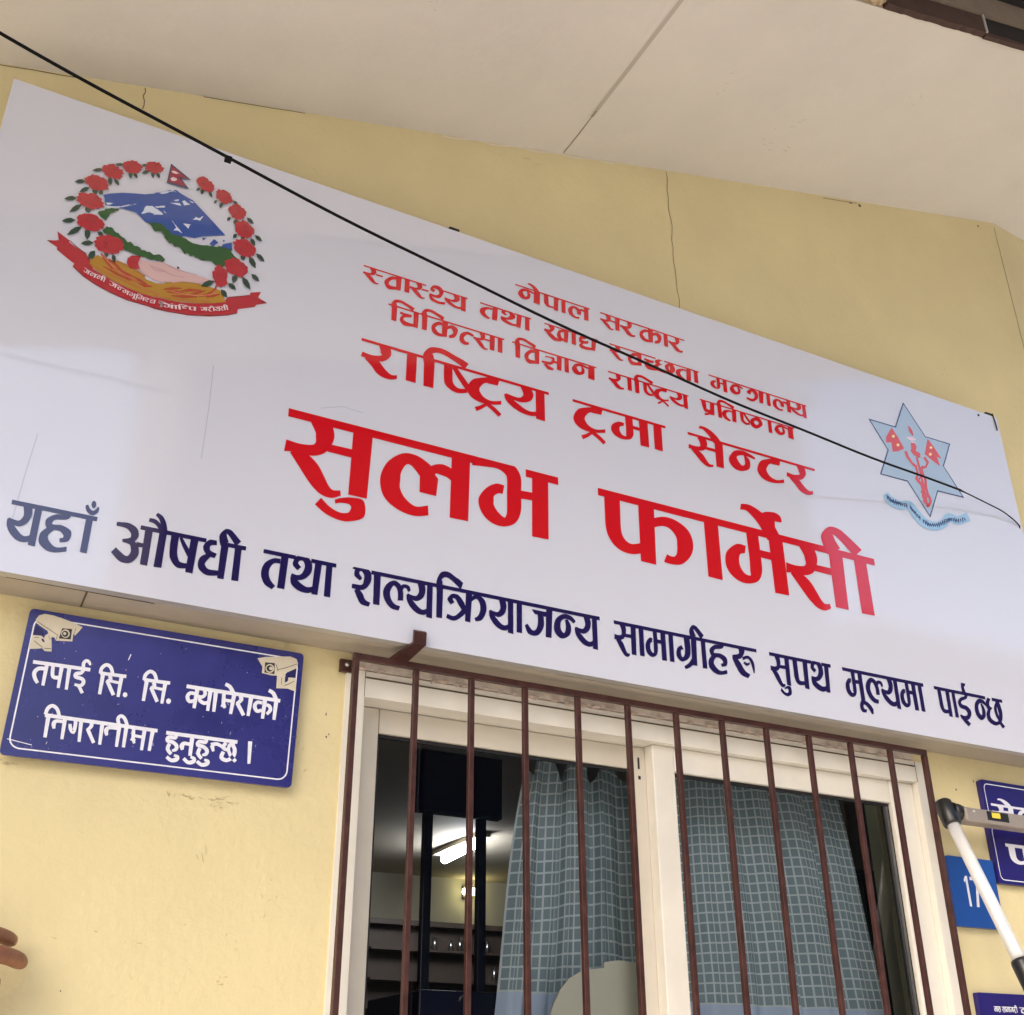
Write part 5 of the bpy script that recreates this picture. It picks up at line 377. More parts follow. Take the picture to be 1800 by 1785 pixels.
STAR = [('navyline',[[(2.0054,1.5574),(2.0624,1.4745),(2.1473,1.4762),(2.1075,1.4012),(2.1577,1.325),(2.069,1.3212),(2.025,1.2399),(1.9705,1.3233),(1.8827,1.3211),(1.9217,1.3977),(1.8753,1.4723),(1.9616,1.4744)]]),
 ('paleblue',[[(2.0058,1.551),(2.0605,1.4714),(2.1419,1.473),(2.1037,1.4011),(2.152,1.3279),(2.0669,1.3242),(2.0246,1.246),(1.9722,1.3262),(1.8877,1.324),(1.9253,1.3977),(1.8807,1.4694),(1.9637,1.4713)]]),
 ('flagorange',[[(1.9489,1.4671),(1.9652,1.4441),(1.9789,1.4167),(1.9565,1.4029),(1.9373,1.3965),(1.9392,1.4227),(1.9209,1.4177),(1.9242,1.4341),(1.9368,1.4519)],[(2.0679,1.4686),(2.0833,1.4516),(2.095,1.4349),(2.1042,1.4211),(2.089,1.4228),(2.0937,1.3966),(2.0699,1.4073),(2.0464,1.4193)]]),
 ('sunyellow',[[(1.9544,1.4443),(1.9529,1.4414),(1.95,1.4391),(1.9469,1.4382),(1.9447,1.4391),(1.9442,1.4415),(1.9457,1.4443),(1.9486,1.4466),(1.9517,1.4475),(1.954,1.4466)],[(1.9649,1.4227),(1.9634,1.4199),(1.9605,1.4176),(1.9574,1.4168),(1.9552,1.4177),(1.9547,1.42),(1.9562,1.4228),(1.9591,1.4251),(1.9623,1.426),(1.9645,1.4251)],[(2.0786,1.4463),(2.0772,1.4438),(2.0746,1.4417),(2.0717,1.4409),(2.0697,1.4417),(2.0693,1.4438),(2.0708,1.4464),(2.0734,1.4484),(2.0763,1.4492),(2.0783,1.4484)],[(2.0723,1.4257),(2.0707,1.4228),(2.0677,1.4205),(2.0644,1.4196),(2.0621,1.4205),(2.0617,1.4229),(2.0633,1.4258),(2.0664,1.4281),(2.0696,1.429),(2.0719,1.428)]]),
 ('flagorange',[[(2.0069,1.4883),(2.0072,1.4722),(2.0161,1.4628),(2.02,1.4653),(2.0188,1.4795),(2.0095,1.4899)],[(2.0053,1.4395),(2.0035,1.4236),(2.0109,1.4169),(2.0174,1.42),(2.0232,1.4337),(2.0151,1.4448)],[(1.9772,1.4073),(1.9805,1.3922),(1.9936,1.3775),(2.0066,1.3696),(2.014,1.3775),(1.9997,1.3829),(1.9892,1.3979),(1.9868,1.4123)],[(2.0384,1.4059),(2.0476,1.3955),(2.0409,1.3841),(2.0152,1.3734),(2.0158,1.3661),(2.0442,1.3799),(2.0569,1.3993),(2.0468,1.4124)],[(1.9992,1.4174),(2.0069,1.4061),(2.0178,1.4045),(2.0228,1.4018),(2.0293,1.4051),(2.0315,1.4173),(2.019,1.4197),(2.0057,1.4236)],[(2.0137,1.4021),(2.0157,1.3718),(2.0176,1.3266),(2.0191,1.2658),(2.0256,1.2683),(2.0248,1.3295),(2.0229,1.3749),(2.0202,1.4051)],[(2.0035,1.3734),(2.0044,1.3682),(2.0056,1.361),(2.0057,1.3544),(2.0035,1.3492),(1.9999,1.3432),(1.9983,1.3363),(2.0019,1.3313),(2.0072,1.3277),(2.0108,1.3238),(2.0122,1.3183),(2.0127,1.3115),(2.0125,1.3055),(2.0115,1.3011),(2.0097,1.2968),(2.0093,1.2914),(2.0118,1.2854),(2.0156,1.2796),(2.0183,1.2756),(2.0255,1.2806),(2.023,1.2847),(2.0196,1.2904),(2.0176,1.2955),(2.0178,1.2988),(2.0191,1.3026),(2.0203,1.3079),(2.0206,1.3146),(2.0204,1.3221),(2.0188,1.329),(2.0145,1.334),(2.0093,1.3375),(2.0067,1.3406),(2.0074,1.344),(2.0103,1.3495),(2.0128,1.3564),(2.013,1.3642),(2.0124,1.372),(2.0119,1.3775)],[(2.03,1.3827),(2.0267,1.3779),(2.0221,1.3705),(2.0194,1.3626),(2.0214,1.3565),(2.0253,1.3515),(2.0277,1.3463),(2.0275,1.3396),(2.0262,1.3316),(2.0254,1.3235),(2.0256,1.3165),(2.0263,1.3099),(2.0273,1.3034),(2.029,1.2966),(2.0309,1.2903),(2.0311,1.2853),(2.0284,1.2802),(2.0237,1.274),(2.0199,1.2694),(2.0254,1.2674),(2.0298,1.272),(2.0361,1.2792),(2.0406,1.2876),(2.0401,1.295),(2.0372,1.3012),(2.035,1.3073),(2.0342,1.3135),(2.0338,1.3199),(2.0338,1.3266),(2.0347,1.3342),(2.0361,1.3426),(2.0361,1.3506),(2.033,1.3569),(2.029,1.3616),(2.0272,1.3656),(2.0293,1.3707),(2.0335,1.3769),(2.0369,1.3816)],[(2.0171,1.3714),(2.0204,1.3684),(2.0244,1.3641),(2.0254,1.3599),(2.02,1.353),(2.0103,1.3432),(2.0048,1.3334),(2.0113,1.3284),(2.0217,1.3261),(2.0267,1.3238),(2.0229,1.3197),(2.0135,1.3122),(2.0071,1.304),(2.0134,1.3004),(2.023,1.2998),(2.027,1.2989),(2.023,1.295),(2.0135,1.2872),(2.0075,1.279),(2.0141,1.2755),(2.0246,1.2749),(2.0323,1.2747),(2.0351,1.2797),(2.0275,1.2799),(2.0176,1.2803),(2.0133,1.2815),(2.0169,1.285),(2.0264,1.2927),(2.0328,1.3011),(2.0265,1.3047),(2.017,1.3053),(2.013,1.3063),(2.0168,1.3099),(2.0264,1.3175),(2.0325,1.3264),(2.0258,1.3309),(2.0154,1.3331),(2.0106,1.336),(2.0147,1.3418),(2.0244,1.3512),(2.0316,1.3608),(2.0303,1.3681),(2.0253,1.3725),(2.0215,1.3753)]]),
 ('flagwhite',[[(1.9932,1.4504),(2.0064,1.446),(2.0241,1.4518),(2.0261,1.4565),(2.0124,1.4589),(1.995,1.4539)],[(2.0063,1.4398),(2.0192,1.4428),(2.0207,1.4468),(2.0083,1.4455)]]),
 ('ribbonblue',[[(1.8796,1.2642),(1.8808,1.2593),(1.8833,1.2519),(1.8888,1.2451),(1.8976,1.2405),(1.9085,1.2375),(1.9219,1.2365),(1.937,1.24),(1.948,1.2444),(1.9522,1.2454),(1.9555,1.2423),(1.9602,1.2344),(1.9666,1.2258),(1.9746,1.2183),(1.9836,1.2111),(1.9953,1.206),(2.0099,1.2045),(2.0252,1.2059),(2.0403,1.2093),(2.0547,1.2153),(2.0671,1.2228),(2.0784,1.2313),(2.0872,1.2412),(2.0908,1.2473),(2.0864,1.2457),(2.0873,1.2445),(2.0964,1.241),(2.1129,1.2407),(2.1328,1.2482),(2.1505,1.2575),(2.1624,1.2639),(2.1547,1.2849),(2.1433,1.2784),(2.1285,1.2702),(2.1192,1.2658),(2.1141,1.2658),(2.1047,1.268),(2.0892,1.2674),(2.0719,1.2561),(2.0648,1.2476),(2.0607,1.2435),(2.0554,1.2397),(2.049,1.2356),(2.043,1.2331),(2.0344,1.2315),(2.0242,1.2309),(2.0156,1.2319),(2.0082,1.235),(2.0004,1.2404),(1.9931,1.2464),(1.9871,1.2534),(1.9808,1.2621),(1.9697,1.2691),(1.953,1.2679),(1.9399,1.2635),(1.9324,1.2617),(1.9254,1.2625),(1.9172,1.2645),(1.9106,1.2666),(1.9053,1.2692),(1.9004,1.2729),(1.8968,1.2759)]]),
 ('navyline',[[(1.8904,1.2675),(1.8905,1.2614),(1.8907,1.2554),(1.8935,1.2563),(1.8945,1.2629),(1.8937,1.2689)],[(1.895,1.2658),(1.8951,1.2592),(1.8952,1.2526),(1.898,1.2535),(1.8991,1.2606),(1.8984,1.2672)],[(1.8996,1.2634),(1.8997,1.2569),(1.8998,1.2506),(1.9026,1.2515),(1.9037,1.2584),(1.903,1.2648)],[(1.9037,1.2589),(1.9043,1.2546),(1.9048,1.2505),(1.9076,1.2515),(1.9083,1.2563),(1.9071,1.2605)],[(1.9016,1.2539),(1.9086,1.2542),(1.9099,1.2572),(1.9029,1.2568)],[(1.9098,1.2606),(1.9098,1.2535),(1.9098,1.2465),(1.9125,1.2474),(1.9138,1.2549),(1.9132,1.262)],[(1.907,1.2532),(1.9138,1.2527),(1.9155,1.2556),(1.9087,1.2561)],[(1.9162,1.2602),(1.9162,1.2532),(1.9162,1.2463),(1.919,1.2472),(1.9202,1.2547),(1.9196,1.2616)],[(1.9134,1.2529),(1.9203,1.2525),(1.922,1.2554),(1.9151,1.2558)],[(1.9224,1.2585),(1.9227,1.2529),(1.9229,1.2473),(1.9257,1.2483),(1.9267,1.2544),(1.9258,1.26)],[(1.9199,1.2524),(1.9269,1.2523),(1.9284,1.2553),(1.9214,1.2553)],[(1.9289,1.2585),(1.9291,1.2526),(1.9294,1.2469),(1.9321,1.2478),(1.9332,1.2542),(1.9324,1.26)],[(1.9264,1.2522),(1.9333,1.252),(1.9349,1.255),(1.9279,1.2551)],[(1.9353,1.2567),(1.9359,1.2525),(1.9364,1.2484),(1.9392,1.2494),(1.9399,1.2542),(1.9387,1.2584)],[(1.9331,1.2518),(1.9402,1.2521),(1.9415,1.2551),(1.9344,1.2547)],[(1.9424,1.2578),(1.9428,1.2527),(1.9432,1.2477),(1.946,1.2487),(1.9469,1.2543),(1.9459,1.2593)],[(1.9497,1.2595),(1.9498,1.2529),(1.9498,1.2464),(1.9526,1.2473),(1.9538,1.2544),(1.9532,1.2609)],[(1.9469,1.2525),(1.9539,1.2522),(1.9556,1.2551),(1.9486,1.2555)],[(1.9619,1.2581),(1.9619,1.2514),(1.9619,1.2448),(1.9647,1.2457),(1.9659,1.2529),(1.9653,1.2595)],[(1.959,1.251),(1.966,1.2507),(1.9677,1.2536),(1.9607,1.254)],[(1.965,1.254),(1.9651,1.2478),(1.9653,1.2418),(1.9681,1.2427),(1.9692,1.2494),(1.9685,1.2555)],[(1.9623,1.2474),(1.9693,1.2472),(1.9709,1.2502),(1.9639,1.2504)],[(1.9679,1.2485),(1.9684,1.2442),(1.9689,1.2402),(1.9718,1.2412),(1.9725,1.246),(1.9713,1.2502)],[(1.9713,1.2457),(1.9717,1.2408),(1.9721,1.2361),(1.9749,1.2371),(1.9758,1.2424),(1.9747,1.2472)],[(1.9689,1.2402),(1.976,1.2403),(1.9774,1.2433),(1.9703,1.2431)],[(1.976,1.2446),(1.9758,1.2373),(1.9757,1.2301),(1.9785,1.231),(1.9799,1.2387),(1.9794,1.2459)],[(1.9806,1.2387),(1.9809,1.2335),(1.9812,1.2286),(1.9841,1.2295),(1.985,1.2352),(1.984,1.2402)],[(1.9858,1.2358),(1.986,1.2299),(1.9861,1.2241),(1.989,1.2251),(1.9901,1.2314),(1.9893,1.2372)],[(1.9831,1.2294),(1.9902,1.2293),(1.9918,1.2322),(1.9847,1.2324)],[(1.9959,1.2283),(1.9963,1.2234),(1.9967,1.2187),(1.9995,1.2197),(2.0004,1.2251),(1.9994,1.2299)],[(2.0018,1.2281),(2.0018,1.2217),(2.0019,1.2155),(2.0047,1.2164),(2.0059,1.2232),(2.0053,1.2295)],[(2.0074,1.227),(2.0073,1.22),(2.0072,1.2131),(2.0101,1.214),(2.0115,1.2215),(2.011,1.2284)],[(2.0045,1.2197),(2.0115,1.2192),(2.0132,1.2222),(2.0062,1.2227)],[(2.0126,1.2235),(2.0128,1.2182),(2.0131,1.213),(2.016,1.2139),(2.017,1.2198),(2.0161,1.225)],[(2.01,1.2176),(2.0171,1.2176),(2.0187,1.2206),(2.0116,1.2206)],[(2.0187,1.2227),(2.0191,1.2181),(2.0195,1.2135),(2.0224,1.2145),(2.0233,1.2197),(2.0222,1.2243)],[(2.0163,1.2174),(2.0235,1.2176),(2.025,1.2206),(2.0178,1.2204)],[(2.0259,1.2249),(2.0262,1.2197),(2.0265,1.2147),(2.0294,1.2157),(2.0304,1.2213),(2.0294,1.2264)],[(2.0234,1.2192),(2.0305,1.2192),(2.0321,1.2222),(2.0249,1.2221)],[(2.0328,1.2256),(2.0333,1.2213),(2.0338,1.2172),(2.0367,1.2182),(2.0374,1.223),(2.0363,1.2272)],[(2.0305,1.2206),(2.0377,1.2209),(2.0391,1.2239),(2.0319,1.2235)],[(2.0401,1.2283),(2.0404,1.223),(2.0406,1.2178),(2.0435,1.2188),(2.0446,1.2246),(2.0437,1.2298)],[(2.0375,1.2224),(2.0447,1.2225),(2.0463,1.2254),(2.0391,1.2254)],[(2.0475,1.2327),(2.0474,1.2259),(2.0473,1.2192),(2.0502,1.2201),(2.0516,1.2274),(2.0511,1.2341)],[(2.0445,1.2256),(2.0516,1.2252),(2.0534,1.2281),(2.0463,1.2285)],[(2.0541,1.2352),(2.0544,1.2299),(2.0546,1.2248),(2.0575,1.2258),(2.0586,1.2315),(2.0577,1.2367)],[(2.0515,1.2293),(2.0587,1.2294),(2.0603,1.2324),(2.0531,1.2323)],[(2.0614,1.2405),(2.0614,1.234),(2.0613,1.2277),(2.0642,1.2286),(2.0656,1.2355),(2.065,1.242)],[(2.0585,1.2336),(2.0656,1.2334),(2.0674,1.2363),(2.0602,1.2366)],[(2.0686,1.2455),(2.0684,1.2381),(2.0681,1.2309),(2.0711,1.2318),(2.0726,1.2396),(2.0722,1.2469)],[(2.0655,1.2379),(2.0726,1.2374),(2.0745,1.2403),(2.0673,1.2409)],[(2.0744,1.2482),(2.0743,1.2415),(2.0742,1.235),(2.0771,1.2359),(2.0785,1.243),(2.078,1.2496)],[(2.0787,1.2484),(2.0791,1.244),(2.0796,1.2399),(2.0825,1.2409),(2.0834,1.2458),(2.0822,1.2501)],[(2.0837,1.2523),(2.0839,1.2468),(2.0841,1.2415),(2.0871,1.2424),(2.0882,1.2484),(2.0874,1.2538)],[(2.081,1.2462),(2.0883,1.2463),(2.09,1.2493),(2.0826,1.2492)],[(2.0883,1.2537),(2.0888,1.2494),(2.0892,1.2452),(2.0922,1.2463),(2.093,1.2512),(2.0919,1.2554)],[(2.0859,1.2487),(2.0933,1.2491),(2.0947,1.2521),(2.0873,1.2517)],[(2.0937,1.2557),(2.094,1.2508),(2.0944,1.2461),(2.0973,1.2471),(2.0983,1.2525),(2.0974,1.2573)],[(2.0995,1.2559),(2.0998,1.2509),(2.1001,1.2461),(2.1031,1.2471),(2.1041,1.2526),(2.1031,1.2575)],[(2.1058,1.2584),(2.1056,1.2511),(2.1053,1.244),(2.1083,1.2449),(2.1099,1.2526),(2.1095,1.2598)],[(2.1112,1.2566),(2.1113,1.2511),(2.1115,1.2459),(2.1145,1.2469),(2.1156,1.2528),(2.1148,1.2582)],[(2.1084,1.2506),(2.1158,1.2506),(2.1174,1.2537),(2.11,1.2536)],[(2.118,1.2588),(2.118,1.2527),(2.1181,1.2469),(2.1211,1.2478),(2.1224,1.2543),(2.1217,1.2603)],[(2.1254,1.2604),(2.1257,1.2557),(2.1261,1.2512),(2.1291,1.2522),(2.1301,1.2574),(2.129,1.2621)],[(2.1336,1.2658),(2.1334,1.2589),(2.1332,1.2521),(2.1362,1.253),(2.1378,1.2604),(2.1373,1.2672)],[(2.1408,1.2663),(2.1412,1.2618),(2.1416,1.2575),(2.1446,1.2585),(2.1455,1.2636),(2.1444,1.268)]])]
PICTO = [('cream',[[(.1305,.6582),(.1338,.6649),(.1415,.669),(.1535,.6686),(.1672,.6664),(.1823,.663),(.1984,.6578),(.1942,.6496),(.1894,.642),(.187,.6456),(.1873,.6325),(.1638,.6295),(.1612,.6343),(.157,.6343),(.1609,.6117),(.1515,.6108),(.1467,.6146),(.1417,.6131),(.1293,.6103),(.1289,.6194),(.13,.6328),(.1428,.6337),(.1469,.6305),(.1474,.6346),(.1514,.6393),(.1495,.6429),(.1378,.6488),(.1318,.6524)]]),
 ('signnavy',[[(.1325,.6485),(.141,.6441),(.1469,.6378),(.1436,.6359),(.1421,.6343),(.131,.6336),(.1313,.6423)],[(.1429,.6298),(.1466,.6291),(.1492,.6243),(.1455,.6249)]]),
 ('ink',[[(.1698,.6506),(.1839,.6518),(.1845,.6351),(.1675,.6338)],[(.1331,.6543),(.1487,.6464),(.1644,.6386),(.1647,.6393),(.149,.6472),(.1334,.6551)],[(.1337,.6238),(.1403,.6197),(.1469,.6156),(.1473,.6164),(.1407,.6205),(.1341,.6246)],[(.1648,.6391),(.1633,.6302),(.164,.63),(.1655,.639)],[(.1883,.654),(.188,.6452),(.1886,.6451),(.1889,.654)],[(.1497,.6147),(.1596,.6157),(.1595,.6165),(.1496,.6155)],[(.1524,.6353),(.1544,.6309),(.1575,.6307),(.1576,.6314),(.1547,.6314),(.1529,.6356)],[(.133,.629),(.1399,.6302),(.1398,.6309),(.1329,.6297)]]),
 ('cream',[[(.1818,.644),(.1818,.6413),(.1808,.6389),(.1791,.6371),(.1768,.6362),(.1744,.6363),(.1722,.6374),(.1705,.6393),(.1696,.6418),(.1696,.6445),(.1706,.647),(.1723,.6488),(.1746,.6497),(.177,.6496),(.1792,.6485),(.1809,.6465)]]),
 ('ink',[[(.1797,.6432),(.1797,.641),(.1787,.6391),(.1771,.6378),(.1751,.6374),(.1732,.6381),(.1716,.6396),(.1708,.6417),(.1709,.6439),(.1719,.6458),(.1735,.6471),(.1755,.6475),(.1774,.6468),(.1789,.6453)]]),
 ('cream',[[(.1767,.6431),(.1767,.6418),(.176,.6408),(.1749,.6402),(.1738,.6404),(.1728,.6411),(.1723,.6423),(.1724,.6436),(.173,.6447),(.1741,.6452),(.1753,.6451),(.1762,.6443)]]),
 ('cream',[[(.4733,.6535),(.4863,.6579),(.5086,.6624),(.5281,.6657),(.5391,.6629),(.5421,.6548),(.539,.6465),(.5245,.6373),(.5219,.633),(.5253,.6289),(.5403,.6313),(.5424,.6072),(.5284,.6104),(.5091,.6081),(.5086,.6293),(.4982,.6284),(.4831,.6298),(.4828,.6405)]]),
 ('signnavy',[[(.5275,.6385),(.5398,.6459),(.5396,.6304),(.5298,.6296)],[(.5221,.63),(.5277,.6355),(.5273,.6231),(.5224,.6193)]]),
 ('ink',[[(.4865,.6487),(.5029,.6499),(.5039,.6313),(.4871,.6312)],[(.5078,.6387),(.521,.6439),(.54,.654),(.5397,.6548),(.5207,.6448),(.5076,.6396)],[(.5222,.6143),(.5309,.6187),(.5381,.6244),(.5375,.6251),(.5305,.6195),(.5218,.6151)],[(.5049,.6478),(.509,.6369),(.5098,.6373),(.5058,.6482)],[(.5159,.6274),(.517,.6154),(.5178,.6155),(.5167,.6276)]]),
 ('cream',[[(.5027,.6406),(.5024,.6377),(.5011,.635),(.4988,.6329),(.496,.6319),(.4932,.632),(.4906,.6333),(.4888,.6355),(.4879,.6382),(.4882,.6412),(.4896,.6439),(.4918,.646),(.4946,.647),(.4975,.6469),(.5,.6456),(.5019,.6434)]]),
 ('ink',[[(.5004,.6403),(.5,.6378),(.4987,.6357),(.4967,.6343),(.4943,.6339),(.4921,.6346),(.4905,.6363),(.4897,.6385),(.49,.641),(.4913,.6431),(.4933,.6445),(.4957,.6449),(.4979,.6442),(.4996,.6425)]]),
 ('cream',[[(.5001,.6402),(.4998,.6386),(.4988,.6374),(.4974,.6367),(.4959,.6369),(.4947,.6378),(.4941,.6392),(.4944,.6408),(.4954,.6421),(.4968,.6427),(.4983,.6426),(.4995,.6417)]])]
MOTTO = [[(0.092, 1.2593), (0.1066, 1.2533), (0.1278, 1.25), (0.1448, 1.2444), (0.1656, 1.2371), (0.1896, 1.2332), (0.2132, 1.2337), (0.2291, 1.2349), (0.2199, 1.2301), (0.2515, 1.2362), (0.281, 1.2436), (0.3107, 1.2536), (0.3337, 1.2653)], [(0.0897, 1.2455), (0.102, 1.2397), (0.1231, 1.2357), (0.1411, 1.2305), (0.163, 1.2236), (0.1867, 1.2203), (0.2125, 1.2213), (0.229, 1.2223), (0.2216, 1.2178), (0.2532, 1.2229), (0.2826, 1.2302), (0.3122, 1.24), (0.3377, 1.2517)]]
